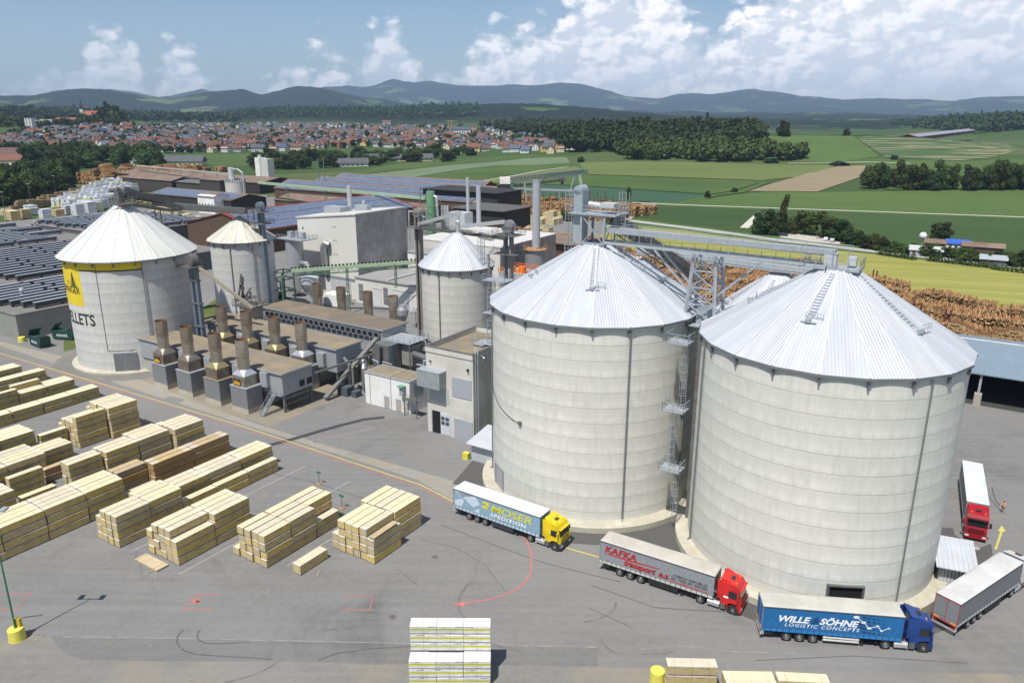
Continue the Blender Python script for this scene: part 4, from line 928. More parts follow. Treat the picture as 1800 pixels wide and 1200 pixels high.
BM = dict(cream=wrap_mat('timber_film', (.50, .385, .20), (.66, .575, .40), (.56, .41, .005)),
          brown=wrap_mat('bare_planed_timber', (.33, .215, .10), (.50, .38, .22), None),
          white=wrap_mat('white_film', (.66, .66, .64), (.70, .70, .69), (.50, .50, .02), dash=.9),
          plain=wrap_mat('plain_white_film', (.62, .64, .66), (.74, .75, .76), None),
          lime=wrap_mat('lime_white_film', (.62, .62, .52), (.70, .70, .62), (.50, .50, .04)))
wood = M('bearer_wood', (.40, .30, .17), .8)
BME = {}
def bundle_mesh(kind, L_, w_, h_):
    k = (kind, round(L_, 2), round(w_, 2), round(h_, 2))
    if k not in BME:
        m = MB(); e = .03; b0 = .07
        x, y = w_/2, L_/2
        vs = [(-x, -y, b0), (x, -y, b0), (x, y, b0), (-x, y, b0), (-x, -y, h_-e), (x, -y, h_-e), (x, y, h_-e), (-x, y, h_-e), (-x+e, -y+e*2, h_), (x-e, -y+e*2, h_), (x-e, y-e*2, h_), (-x+e, y-e*2, h_)]
        m.add(vs, [(0, 3, 2, 1), (0, 1, 5, 4), (1, 2, 6, 5), (2, 3, 7, 6), (3, 0, 4, 7), (4, 5, 9, 8), (5, 6, 10, 9), (6, 7, 11, 10), (7, 4, 8, 11), (8, 9, 10, 11)])
        m.mi = 1
        for yy in (-.38, 0, .38): m.box(-x+.02, x-.02, yy*L_-.05, yy*L_+.05, 0, b0+.01)
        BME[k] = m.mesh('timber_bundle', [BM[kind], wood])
    return BME[k]
ORD = ['bottom', 'second', 'third', 'fourth', 'fifth', 'sixth']
NB = 0; FAR = []
def bundle(kind, L_, w_, h_, x, y, z, rz, label, group, name='timber_bundle'):
    global NB; NB += 1
    o = link(bpy.data.objects.new(name, bundle_mesh(kind, L_, w_, h_)))
    o.location = (x, y, z); o.rotation_euler = (0, 0, rz); return tag(o, label, 'timber bundle', group)
def stack(ur, v0, L_, H, desc, kind='cream', wd=1.10, hh=1.07, prevH=None, pitch=None, front=True):
    """a block of side-by-side bundles; ur = right-hand face, H = layers in each column from left to right"""
    n = len(H); pitch = pitch or wd+.03
    for i, hgt in enumerate(H):
        for k in range(hgt):
            top = k == hgt-1
            right_open = i == n-1 or H[i+1] <= k
            front_open = prevH is None or i >= len(prevH) or (prevH[i-(n-len(prevH))] if 0 <= i-(n-len(prevH)) < len(prevH) else 0) <= k
            if not (top or right_open or front_open): continue
            u = ur-(n-1-i+.5)*(pitch+.05)+random.uniform(-.03, .03); v = v0+L_/2+random.uniform(-.08, .08)
            p = W(u, v, k*hh)
            qx = 900+FPX*((Vector(cR)).dot(p-Vector(CAMP)))/(Vector(_F).dot(p-Vector(CAMP))); qy = 600-FPX*((Vector(cU)).dot(p-Vector(CAMP)))/(Vector(_F).dot(p-Vector(CAMP)))
            if qx < -45 or qy > 1215: continue
            if ur < -119: FAR.append((kind, L_-.08, wd-.02, hh-.01, p, SA)); continue
            lay = 'top' if top else ORD[k]
            col = '' if n == 1 else ' right column' if i == n-1 else ' left column' if i == 0 else ' middle column' if n == 3 else f' {ORD[i]} column from left'
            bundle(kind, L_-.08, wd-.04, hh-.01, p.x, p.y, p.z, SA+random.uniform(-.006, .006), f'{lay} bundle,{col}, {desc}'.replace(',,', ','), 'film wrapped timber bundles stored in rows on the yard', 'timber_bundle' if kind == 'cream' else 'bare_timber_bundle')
    return H
def run(ur, v0, L_, Hs, desc, **k):
    prev = None
    for j, H in enumerate(Hs):
        d = desc
        if len(Hs) > 1: d = ('near end of ' if j == 0 else 'far end of ' if j == len(Hs)-1 else 'mid part of ' if len(Hs) == 3 else ['', 'second', 'third', 'fourth'][j]+' part of ')+desc
        stack(ur-.05*j, v0+j*(L_+.05), L_, H, d, prevH=prev, **k); prev = H
a = stack(-56.1, 57.8, 4.95, [2, 4, 4, 4, 4, 3], 'stack beside the yellow cab lorry'); stack(-57.1, 62.9, 4.95, [4, 4, 4, 4, 4], 'rear stack by yellow lorry', prevH=a)
p = W(-56.5, 60.0, 3.21); bundle('brown', 4.2, .75, .35, p.x, p.y, p.z, SA+.02, 'torn yellow wrapped thin bundle lying on the low column', None)
o = tag(link(bpy.data.objects.new('timber_bundle', bundle_mesh('cream', 4.3, 1.25, 1.3))), 'lone timber bundle on open asphalt between two stacks', 'timber bundle'); o.location = W(-62.45, 53.6); o.rotation_euler = (0, 0, SA)
run(-66.2, 50.3, 4.0, [[1, 4, 4, 4, 4], [4, 4, 4, 4], [4, 4, 4, 2]], 'second stack from the lorries', pitch=1.18)
run(-75.4, 45.0, 5.3, [[3, 4, 4, 4, 3], [2, 4, 4, 4, 4]], 'stack above the flat pack')
run(-85.0, 43.4, 4.55, [[3, 4, 4, 4], [4, 4, 4, 4]], 'stack left of the flat pack')
run(-87.6, 52.6, 5.7, [[2, 3, 3, 3], [3, 3, 3], [3, 3, 3]], 'long row reaching the yellow line')
run(-85.2, 52.6, 5.3, [[2], [2], [2]], 'low row beside the long row', wd=1.15)
run(-94.0, 24.4, 5.1, [[4, 4, 4, 4], [4, 4, 4, 4], [4, 4, 4, 4], [4, 4, 4, 4], [4, 4, 4, 4]], 'long stack behind the lamp post')
run(-96.8, 56.0, 6.5, [[3, 3], [3, 3]], 'bare brown timber row', kind='brown')
stack(-98.3, 51.5, 4.4, [3, 3], 'small bare brown stack', kind='brown')
stack(-95.4, 50.8, 4.8, [1], 'gap before the small brown stack', kind='cream')
g = stack(-104.4, 48.2, 4.8, [4, 4], 'near end of the row before the brown timber'); g = stack(-103.9, 53.3, 5.1, [3, 4, 4, 4], 'middle of row behind brown timber', prevH=g); stack(-103.9, 58.5, 5.1, [4, 4, 4, 4], 'later middle of row behind brown timber', prevH=[4, 4, 4, 4]); stack(-103.0, 63.9, 5.1, [4, 4, 4, 4], 'far block by yellow line behind brown timber')
stack(-111.8, 61.5, 6.3, [1, 2], 'loose pair in the aisle by the yellow line', kind='cream')
stack(-110.4, 47.6, 5.0, [2], 'short dark pair in the aisle', kind='brown')
run(-102.9, 29.8, 5.3, [[4, 4, 4, 4], [4, 4, 4, 4]], 'block at the left photo edge')
stack(-104.2, 41.6, 4.6, [2], 'low single beside the left edge block')
stack(-109.3, 42.4, 4.6, [3], 'narrow stack between left edge blocks', kind='cream')
run(-111.3, 33.2, 5.1, [[4, 4, 4, 4, 4], [4, 4, 4, 4, 4], [4, 4, 4, 4, 4]], 'wide left block of five columns')
stack(-114.4, 49.6, 4.4, [3, 3, 3], 'three column block behind the wide block')
run(-121.2, 41.8, 5.1, [[4, 4, 4, 4], [4, 4, 4, 4]], 'four column block at left')
g = stack(-118.2, 56.8, 4.9, [3, 4, 4, 4, 5], 'near half of the tallest block'); stack(-117.6, 61.9, 5.0, [4, 5, 5, 5, 5, 5], 'far half of the tallest block', prevH=g)
stack(-120.8, 52.4, 4.2, [3], 'single column before the tallest block')
run(-138.2, 51.2, 5.1, [[2, 2], [2, 2], [2, 2], [2, 2]], 'low double row behind the tallest block', wd=1.2)
run(-146.4, 51.0, 5.1, [[2, 2, 2], [2, 2, 3], [3, 2, 2], [2, 2, 2]], 'low triple row toward the old silo')
run(-157.0, 61.5, 5.0, [[2, 2], [2, 2]], 'low row nearest the old silo')
run(-163.6, 55.0, 5.0, [[2, 2, 2], [2, 2, 2], [2, 2, 2]], 'farthest low row at the left edge')
stack(-170.5, 60.5, 5.0, [2, 2, 2], 'last low stack at the left edge')
# flat pack at a stack foot, loose laths
o = MB(); o.box(-2.2, 2.2, -.75, .75, .06, .28); o.mi = 1; o.box(-1.9, -1.75, -.8, .8, 0, .3); o.box(1.5, 1.65, -.8, .8, 0, .3)
o = o.build('board_pack', [M('cardboard_tan', (.46, .38, .25), .8), wood]); o.location = W(-78.7, 43.6); o.rotation_euler = (0, 0, SA); tag(o, 'flat pack of tan boards lying at a stack foot', 'board pack')
for (a_, b_), lab in (((((258, 1008)), ((275, 1000))), 'thin yellow lath beside the flat board pack'), (((558, 1012), (562, 1003)), 'short lath beside the lone timber bundle')):
    p_, q_ = G(*a_), G(*b_); o = MB().bar((*p_, .06), (*q_, .06), .12, .08).build('wooden_lath', wood); tag(o, lab, 'lath')
# timber farther left, more than can be told apart: one object
m = MB(); fm_ = {'cream': 0, 'brown': 1}
for kind, L_, w_, h_, p, rz in FAR:
    me_ = bundle_mesh(kind, L_, w_, h_); m.mi = 0; ca, sa = math.cos(rz), math.sin(rz)
    m.add([(p.x+v.co.x*ca-v.co.y*sa, p.y+v.co.x*sa+v.co.y*ca, p.z+v.co.z) for v in me_.vertices], [tuple(f.vertices) for f in me_.polygons])
def far_mat():
    t = NT('far_timber_film'); x = t.xyz('World'); sn = t.n('ShaderNodeSeparateXYZ'); g = t.n('ShaderNodeNewGeometry'); t.l(g.outputs['Normal'], sn.inputs[0])
    z = t.math('FRACT', t.math('DIVIDE', x[2], 1.07)); band = t.math('MULTIPLY', t.math('GREATER_THAN', z, .48), t.math('LESS_THAN', z, .66))
    dsh = t.math('GREATER_THAN', t.noise(1.6, 3, .6, 'World'), .42)
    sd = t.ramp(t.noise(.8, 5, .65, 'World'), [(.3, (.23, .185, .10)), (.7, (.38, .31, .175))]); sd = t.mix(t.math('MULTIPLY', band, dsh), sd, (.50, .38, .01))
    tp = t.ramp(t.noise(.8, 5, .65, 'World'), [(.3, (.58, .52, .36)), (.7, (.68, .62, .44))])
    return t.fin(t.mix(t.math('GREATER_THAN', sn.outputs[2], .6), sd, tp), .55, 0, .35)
tag(m.build('far_timber_bundles', far_mat()), 'rows of cream wrapped timber bundles at the far left of the yard', kind='stuff')
# foreground white film stack
for j, (y_, n_) in enumerate(((60.85, 6), (59.55, 3))):
    for i in range(3):
        for k in range(n_):
            if j == 0 and k < 3 and i < 2: continue
            if j == 0 and k == 0: continue
            lay = 'top' if k == n_-1 else ORD[k]
            bundle('white', 2.50, 1.27, .925, -8.27+i*2.53+random.uniform(-.02, .02), y_+random.uniform(-.03, .03), k*.93, rad(90)+random.uniform(-.006, .006),
                   f'{lay} white film bundle, {["left", "middle", "right"][i]} column, {["tall rear", "low front"][j]} row at the bottom edge', None, 'white_film_bundle')
for cx, name_, zt, n_, rz in ((1216, 'tallest cream column beside the yellow block', 3.2, 3, 0), (1316, 'low middle cream column of the bottom right group', 2.3, 2, .01), (1411, 'right cream column of the bottom right group', 2.7, 2, -.04)):
    x_, y_ = G(cx, {1216: 1163, 1316: 1186, 1411: 1189}[cx], zt)
    for k in range(n_): bundle('cream', 4.55, 1.15, zt/n_-.01, x_, y_, k*zt/n_, rad(90)+rz-.03, ('top' if k == n_-1 else ORD[k])+' bundle of the '+name_, None)
    if cx == 1316: bundle('cream', 4.55, 1.1, zt/n_-.01, x_, y_-1.15, zt/n_, rad(90)-.02, 'top bundle of the front row, middle of the bottom right group', None)

# ------------------------------------------------------------------ lamp post, signs, small things in the yard
def yellow_block(x, y, label, cat='concrete block', r=.72, h=1.25):
    m = MB(); m.rev([(r*1.02, 0), (r, .05), (r*.97, h-.04), (r*.9, h), (0, h)], 24); o = m.build('concrete_block', M('yellow_concrete_paint', (.62, .55, .10), .75, var=.15, scale=2, dirt=(.35, .31, .16), dirtf=.25)); o.location = (x, y, 0); tag(o, label, cat); return o
x, y = G(31, 1122); T = thing('lamp_post', 'tall green lamp post in a yellow concrete base', 'lamp post', (x, y, 0))
gp = M('green_post_paint', (.03, .16, .10), .5)
m = MB(); m.cyl((0, 0, .3), (0, 0, 14.6), .10, 10, .06); m.build('post', gp, T)
m = MB(); m.rev([(.80, 0), (.78, .1), (.74, 1.25), (.68, 1.3), (0, 1.3)], 24); m.build('base', M('yellow_concrete_paint', (.62, .55, .10)), T)
MB().box(-.28, -.02, .12, .42, 1.3, 2.2).build('junction_box', M('mustard_box', (.50, .36, .05), .6), T); MB().box(.08, .45, .1, .5, 1.3, 2.25).build('junction_box', M('mustard_box', (.50, .36, .05), .6), T)
m = MB(); m.bar((-1.3, 0, 14.5), (1.3, 0, 14.5), .09); m.build('cross_arm', gp, T)
for s_ in (-1, 1): m = MB(); m.cbox((s_*1.15, .25, 14.6), (.55, .8, .2)); m.build('lamp_head', galv, T)
x, y = G(1155, 1196); yellow_block(x, y, 'yellow concrete block at the bottom edge beside cream bundles')
x, y = G(820, 806); o = MB().box(-.5, .5, -.4, .4, 0, 1.05).build('plastic_tank', M('yellow_plastic', (.62, .56, .08), .5)); o.location = (x, y, 0); o.rotation_euler = (0, 0, SA); tag(o, 'yellow plastic cube beside the corrugated shed', 'tank'); 
x, y = G(39, 600); yellow_block(x, y, 'yellow block at the corner of the drying hall', r=.8, h=1.1)
for (px, py, lab) in ((561.5, 851, 'small green sign on a thin post among the stacks, nearer the yellow line'), (601.5, 893, 'small green sign just behind the stack beside the yellow cab lorry')):
    x, y = G(px, py); T = thing('sign_post', lab, 'sign', (x, y, 0), SA)
    MB().cyl((0, 0, 0), (0, 0, 1.9), .04, 8).build('post', galv_dark, T); MB().box(-.4, .4, -.03, .03, 1.75, 2.05).build('sign_board', gp, T); MB().box(-.3, .3, -.25, .25, 0, .12).build('foot', M('orange_foot', (.45, .22, .10), .7), T)
print('bundles', NB)
# ------------------------------------------------------------------ person in an orange vest
def skin_body(name, joints, edges, radii, mat, parent, sub=2):
    me = bpy.data.meshes.new(name); me.from_pydata(joints, edges, []); o = bpy.data.objects.new(name, me); COL.objects.link(o)
    md = o.modifiers.new('s', 'SKIN'); md.use_smooth_shade = True
    for i, r in enumerate(radii): me.skin_vertices[0].data[i].radius = (r, r) if not isinstance(r, tuple) else r
    me.skin_vertices[0].data[0].use_root = True
    o.modifiers.new('d', 'SUBSURF').levels = sub; o.modifiers['d'].render_levels = sub
    dg = bpy.context.evaluated_depsgraph_get(); dg.update(); m2 = bpy.data.meshes.new_from_object(o.evaluated_get(dg)); bpy.data.objects.remove(o)
    m2.materials.clear(); m2.materials.append(mat); return link(bpy.data.objects.new(name, m2), parent)
x, y = G(1762, 901); T = thing('person', 'man in orange vest and shorts walking with a hose beside the dark red cab', 'person', (x, y, 0), rad(200))
skn = M('skin', (.50, .30, .20), .6)
# body: pelvis root, spine, neck, head, arms, legs, fingers (facing +x, mid stride)
J = [(0, 0, .95), (0, 0, 1.15), (.02, 0, 1.40), (.03, 0, 1.50), (.05, 0, 1.60), (.06, 0, 1.72),
     (.02, .19, 1.42), (.06, .27, 1.15), (.22, .25, .95), (.02, -.19, 1.42), (.10, -.27, 1.16), (.32, -.20, 1.08),
     (0, .10, .92), (.16, .11, .52), (.12, .11, .10), (.27, .12, .05), (0, -.10, .92), (.02, -.11, .50), (-.20, -.11, .13), (-.06, -.12, .05)]
E_ = [(0, 1), (1, 2), (2, 3), (3, 4), (4, 5), (2, 6), (6, 7), (7, 8), (2, 9), (9, 10), (10, 11), (0, 12), (12, 13), (13, 14), (14, 15), (0, 16), (16, 17), (17, 18), (18, 19)]
R_ = [.15, .14, .15, .06, .09, .075, .075, .05, .036, .075, .05, .036, .10, .065, .045, .04, .10, .065, .045, .04]
for hnd, sy in ((8, 1), (11, -1)):
    bx, by, bz = J[hnd]; pal = len(J); J.append((bx+.06, by, bz-.01)); E_.append((hnd, pal)); R_.append((.035, .02))
    for k, (ln, dy) in enumerate(((.065, .028), (.078, .010), (.072, -.010), (.055, -.027))):
        a_ = len(J); J.append((bx+.06+ln*.55, by+dy, bz-.02)); J.append((bx+.06+ln*.8, by+dy, bz-.055)); E_ += [(pal, a_), (a_, a_+1)]; R_ += [.010, .008]
    a_ = len(J); J.append((bx+.05, by+sy*-.04, bz-.02)); J.append((bx+.085, by+sy*-.05, bz-.04)); E_ += [(pal, a_), (a_, a_+1)]; R_ += [.011, .009]
skin_body('body', J, E_, R_, skn, T, 2)
m = MB()
m.ball((.145, 0, 1.655), .018, 4, 6); m.ball((.13, .035, 1.685), .011, 4, 6); m.ball((.13, -.035, 1.685), .011, 4, 6); m.build('face', M('face_dark', (.12, .07, .05), .6), T)
m = MB(); m.ball((.045, 0, 1.715), .108, 8, 12, (1, .92, .95)); m.build('hair', M('dark_hair', (.03, .022, .016), .8), T)
skin_body('vest', [(0, 0, 1.0), (0, 0, 1.2), (.02, 0, 1.42), (.02, .17, 1.43), (.02, -.17, 1.43)], [(0, 1), (1, 2), (2, 3), (2, 4)], [.175, .17, .165, .09, .09], M('hi_vis_orange', (.85, .16, .02), .6), T)
m = MB(); 
for z_ in (1.08, 1.25): m.rev([(.182, z_), (.182, z_+.05)], 20)
m.build('reflective_stripe', M('reflective_grey', (.7, .7, .65), .4), T)
skin_body('shorts', [(0, 0, .97), (0, .10, .88), (.10, .11, .62), (0, -.10, .88), (.01, -.11, .60)], [(0, 1), (1, 2), (0, 3), (3, 4)], [.165, .125, .085, .125, .085], M('dark_shorts', (.03, .035, .05), .8), T)
for k in (15, 19): m = MB(); j = J[k]; m.ball((j[0]-.06, j[1], .055), .075, 6, 10, (1.75, .75, .7)); m.build('shoe', M('shoe_grey', (.25, .25, .25), .7), T)
p0 = Vector((x, y, 1.05)); q0 = Vector((*G(1739, 878), 2.0)); m = MB(); pts_ = [p0.lerp(q0, k/8)-Vector((0, 0, math.sin(k/8*math.pi)*.9)) for k in range(9)]; m.tube(pts_, .05, 6); tag(m.build('hose', black), 'black hose sagging between the man and the dark red lorry', 'hose')
# ------------------------------------------------------------------ the works
def ribbed(name, c, pitch=.5, axis='u', rough=.6, metal=.1, var=.08, amp=.03):
    """profiled sheet: vertical or sloping ribs running across the given local axis"""
    t = NT(name); x = t.xyz('Object'); a = x[0] if axis == 'u' else x[1]
    if axis == 'uv': a = t.math('ADD', x[0], x[1])
    s = t.math('SINE', t.math('MULTIPLY', a, 2*math.pi/pitch)); n_ = t.noise(.4, 5, .6, 'Object'); f = t.noise(3, 3, .6, 'Object')
    col = t.ramp(t.math('ADD', t.math('MULTIPLY', n_, .6), t.math('MULTIPLY', f, .4)), [(.3, sh(c, 1-var*1.6)), (.7, sh(c, 1+var))])
    t.bump(s, amp, .8); return t.fin(col, rough, metal, .35)
greyclad = ribbed('grey_cladding', (.33, .34, .35), .35, 'uv'); greyclad2 = ribbed('mid_grey_cladding', (.215, .22, .23), .3, 'uv')
dusty = M('dusty_flat_roof', (.225, .175, .115), .95, var=.25, scale=.25, dirt=(.14, .12, .10), dirtf=.4)
dusty2 = M('sawdust_roof', (.28, .22, .14), .95, var=.25, scale=.4, dirt=(.18, .16, .13), dirtf=.4)
greyroof = M('grey_flat_roof', (.27, .265, .26), .95, var=.12, scale=.2)
paleroof = M('pale_flat_roof', (.50, .49, .46), .9, var=.08, scale=.2)
wallc = M('raw_concrete_wall', (.40, .39, .36), .9, var=.14, scale=.35, dirt=(.24, .23, .21), dirtf=.3)
officec = M('pale_concrete_wall', (.56, .55, .50), .9, var=.08, scale=.35, dirt=(.44, .42, .36), dirtf=.15)
creamw = M('cream_render', (.58, .57, .52), .85, var=.05, scale=.2)
whitew = M('white_render', (.74, .74, .72), .85, var=.05, scale=.3, dirt=(.55, .52, .45), dirtf=.1)
brownm = M('brown_stained_board', (.10, .065, .045), .85, var=.3, scale=.8); blackb = M('black_board', (.035, .033, .032), .85, var=.3, scale=.8)
rustroof = M('rusty_brown_roof', (.145, .095, .07), .9, var=.25, scale=.15, dirt=(.22, .17, .13), dirtf=.3)
redclad = M('dark_red_cladding', (.13, .035, .025), .75, var=.2, scale=.3)
greenst = M('green_steel', (.10, .19, .12), .55, var=.25, scale=1.5); greenlt = M('pale_green_pipe', (.30, .40, .27), .6, var=.15, scale=.6)
stain = M('stainless_duct', (.42, .42, .41), .3, .75, .15, 1.2)
bronze = M('heat_stained_steel', (.36, .32, .27), .35, .65, .25, .9, dirt=(.22, .16, .11), dirtf=.3, stretch=(1, 1, .2))
bronze_lt = M('brown_stained_steel', (.48, .45, .40), .35, .65, .25, .9, dirt=(.26, .21, .14), dirtf=.25, stretch=(1, 1, .2))
goldst = M('gold_stained_cone', (.52, .41, .20), .35, .7, .15, .9)
silver = M('silver_cone', (.62, .63, .64), .35, .6, .1)
rust_in = M('rusty_inside', (.20, .09, .04), .8)
orangep = M('orange_railing_paint', (.72, .17, .02), .5); orange_pl = M('dusty_orange', (.55, .33, .12), .8)
def glaz(c=(.05, .07, .09)): return M('window_glass', c, .15, 0, .2, .5, spec=.8)
def gbox(S, name, m, x0, x1, y0, y1, z0, z1): return MB().box(x0, x1, y0, y1, z0, z1).build(name, m, S)

# kilns: three long halls, four exhaust stacks in front of each
def kiln(label, u0, u1, v0, v1, h, cols, roof, extra=None, zlow=3.3):
    S = site('kiln_hall', label, 'kiln hall', u0, v0, 'long drying kiln halls'); L_ = u1-u0; D = v1-v0
    gbox(S, 'wall', greyclad, 0, L_, 0, D, zlow, h-.05)
    m = MB(); m.box(-.3, L_+.3, -.3, D+.3, h-.05, h+.12); m.mi = 1; m.box(-.34, L_+.34, -.36, -.3, h-.12, h+.16); m.box(L_+.3, L_+.36, -.34, D+.34, h-.12, h+.16); m.build('roof', [roof, galv], S)
    gbox(S, 'base_wall', wallc, 0, L_-6, .3, D-.3, 0, zlow)
    for y in (.4, D-.4):
        for x in (L_-.3, L_-5.5):
            m = MB(); m.box(x-.22, x+.22, y-.2, y+.2, 0, zlow); m.build('leg', galv_dark, S)
    m = MB(); m.box(L_-.4, L_-.1, .2, D-.2, zlow-.9, zlow-.4); m.box(L_-.3, L_-.2, .2, D-.2, 1.2, 1.5)
    for k in range(9): m.box(L_-.32, L_-.2, .5+k*(D-1)/9, .6+k*(D-1)/9, 1.2, zlow-.4)
    m.build('end_frame', galv_dark, S)
    for k in range(2): gbox(S, 'window', black, L_-.02, L_+.05, D*.55+k*1.8, D*.55+k*1.8+1.2, zlow+.6, zlow+1.8)
    return S
KU = (-133.3, -125.5, -117.2, -109.6)
K1 = kiln('kiln hall nearest the yard, behind the front stacks', -146, -102.5, 85, 92, 7.4, KU, dusty2)
K2 = kiln('middle kiln hall with dusty flat roof', -144, -103, 98.8, 105.6, 8.3, KU, dusty2, zlow=3.6)
K3 = kiln('far kiln hall with a row of square roof edge openings', -140, -103, 112, 119.5, 9.0, KU, dusty, zlow=4)
m = MB()
for k in range(22): x = 2+k*1.58; m.mi = 0; m.box(x, x+1.15, -.55, -.28, 7.45, 8.5); m.mi = 1; m.box(x-.12, x+1.27, -.6, -.5, 8.5, 8.6); m.box(x-.12, x, -.6, -.28, 7.35, 8.6); m.box(x+1.15, x+1.27, -.6, -.28, 7.35, 8.6); m.box(x-.12, x+1.27, -.6, -.5, 7.35, 7.45)
m.build('vent_row', [dark, galv], K3)
def exhaust(label, u, v, cone, metal, sign=False):
    S = site('exhaust_stack', label, 'exhaust stack', u, v, 'steel exhaust stacks of the kilns')
    gbox(S, 'plinth', conc_pl, -2.18, 2.18, -1.68, 1.68, 0, 1.0); gbox(S, 'fan_house', greyclad2, -2.2, 2.2, -1.7, 1.7, 1.0, 4.75)
    MB().box(-2.28, 2.28, -1.78, 1.78, 4.75, 4.9).build('fan_house_cap', dusty2 if cone is goldst else galv, S)
    m = MB(); m.box(-1.6, 1.6, -1.45, 1.45, 4.9, 6.9)
    for k in range(6): m.box(-1.64, 1.64, -1.49, 1.49, 5.08+k*.3, 5.14+k*.3)
    m.build('heater_box', metal, S)
    m = MB(); n = 16; top = [(math.cos(2*math.pi*(k+.5)/n)*1.07, math.sin(2*math.pi*(k+.5)/n)*1.07, 7.85) for k in range(n)]
    sq = [(1.63, 1.48), (-1.63, 1.48), (-1.63, -1.48), (1.63, -1.48)]; sqv = [(a, b, 6.9) for a, b in sq]
    m.add(top+sqv, [(k, (k+1) % n, n+(k//4)) for k in range(n) if (k+1) % 4 or True]+[((4*q+4) % n, (4*q+3) % n, n+q)[::-1] for q in range(0)]+[(n+q, (4*(q+1)) % n, n+(q+1) % 4) for q in range(4)])
    m.build('cone', cone, S)
    m = MB(); m.cyl((0, 0, 7.8), (0, 0, 10.4), 1.06, 20, caps=False); m.cyl((0, 0, 10.25), (0, 0, 10.35), 1.14, 20); m.build('lower_pipe', bronze_lt, S, smooth=False)
    m = MB(); m.rev([(1.12, 10.3), (1.12, 13.3), (1.08, 13.3), (1.08, 12.2), (0, 12.2)], 20); m.build('upper_pipe', metal, S); 
    m = MB(); m.rev([(1.075, 12.25), (1.075, 13.28)], 20); m.build('pipe_lining', rust_in, S)
    if sign:
        MB().box(-1.35, .55, -1.52, -1.44, 5.0, 6.2).build('sign_plate', black, S)
        m = MB()
        for k, hgt in enumerate((.35, .6, .35, .75, .3, .7, .35, .5)): m.box(-1.2+k*.2, -1.05+k*.2, -1.56, -1.52, 5.25, 5.25+hgt)
        m.box(-1.25, .4, -1.56, -1.52, 5.2, 5.32); m.build('sign_emblem', M('amber_sign', (.80, .42, .02), .6), S)
    return S
wds = ('leftmost', 'second', 'third', 'rightmost')
for r_, (v, desc) in enumerate(((82.7, 'front row facing the yard'), (96.4, 'middle row between two kiln halls'), (123.2, 'back row behind the farthest kiln hall'))):
    for k, u in enumerate(KU):
        exhaust(f'{wds[k]} stack of the {desc}', u, v, silver if k == 3 else (goldst if r_ else (goldst if k == 2 else bronze)), bronze if k < 3 else bronze_lt, sign=(r_ == 0 and k in (0, 3)) or (r_ == 1 and k == 1))
        if r_ < 2: gbox(site('duct_box', f'pale duct box linking hall and {wds[k]} stack, {desc}', 'duct', u+3.0, v+3.0), 'box', greyclad, -.9, .9, -1.5, (.9 if r_ == 0 else 1.0), 4.5, 7.2)
# stair at the kiln end
S = site('steel_stair', 'steel stair with handrails beside the front kiln hall', 'stair', -104.8, 81.8)
m = MB(); 
for k in range(12): m.box(-.5, .5, k*.26, k*.26+.28, .25+k*.25, .29+k*.25)
m.bar((-.5, 0, .2), (-.5, 3.1, 3.2), .08, .2); m.bar((.5, 0, .2), (.5, 3.1, 3.2), .08, .2); m.build('steps', galv, S)
m = MB()
for x in (-.5, .5):
    m.bar((x, 0, 1.2), (x, 3.1, 4.2), .05); m.bar((x, 0, .7), (x, 3.1, 3.7), .04)
    for k in range(4): m.bar((x, k*1.0, .25+k*.97), (x, k*1.0, 1.2+k*.97), .05)
m.build('handrail', galv, S); MB().box(-1.5, 1.8, 3.1, 4.3, 3.05, 3.15).rails([(-1.5, 3.1, 3.15), (-1.5, 4.3, 3.15), (1.8, 4.3, 3.15), (1.8, 3.1, 3.15)], 1.05).build('landing', galv, S)
# inclined scraper conveyor
def trough(name, label, cat, p, q, w_, h_, mat, legs=(), rail=False, group=None, truss=False, railm=None):
    T = thing(name, label, cat, (0, 0, 0), 0, group); m = MB(); p = Vector(p); q = Vector(q); m.bar(p, q, w_, h_); m.build('trough', mat, T)
    d = (q-p); n = d.cross(Vector((0, 0, 1))).normalized()
    if rail:
        m = MB(); L_ = d.length; k = int(L_/1.8); 
        for s_ in (-1, 1):
            o_ = n*(w_/2+.7)*s_
            if rail == 1 and s_ < 0: continue
            m.bar(p+o_+Vector((0, 0, -.1-h_/2)), q+o_+Vector((0, 0, -.1-h_/2)), .12, .12)
            for hh in (.5, 1.05): m.bar(p+o_+Vector((0, 0, hh-h_/2)), q+o_+Vector((0, 0, hh-h_/2)), .05)
            for i in range(k+1): c = p+d*(i/k)+o_; m.bar(c+Vector((0, 0, -h_/2)), c+Vector((0, 0, 1.05-h_/2)), .05)
        m.bar(p+n*.0+Vector((0, 0, -h_/2-.12)), q+Vector((0, 0, -h_/2-.12)), w_+1.5, .06); m.build('walkway', railm or galv, T)
    if truss:
        m = MB(); k = int(d.length/2.5)
        for s_ in (-1, 1):
            o_ = n*(w_/2+.05)*s_; m.bar(p+o_-Vector((0, 0, h_/2+truss)), q+o_-Vector((0, 0, h_/2+truss)), .14)
            for i in range(k): a_ = p+d*(i/k)+o_; b_ = p+d*((i+1)/k)+o_; m.bar(a_-Vector((0, 0, h_/2)), b_-Vector((0, 0, h_/2+truss)), .08); m.bar(a_-Vector((0, 0, h_/2)), a_-Vector((0, 0, h_/2+truss)), .08)
        m.build('truss', railm or galv, T)
    for f, zb in legs:
        c = p+d*f; m = MB()
        for s_ in (-1, 1): m.bar(c+n*.6*s_, Vector((c.x, c.y, zb))+n*.9*s_, .22)
        z_ = c.z
        while z_ > zb+2: m.bar(Vector((c.x, c.y, z_))+n*.65, Vector((c.x, c.y, z_-2))-n*.7, .08); z_ -= 2
        m.build('leg', railm or mat, T)
    return T
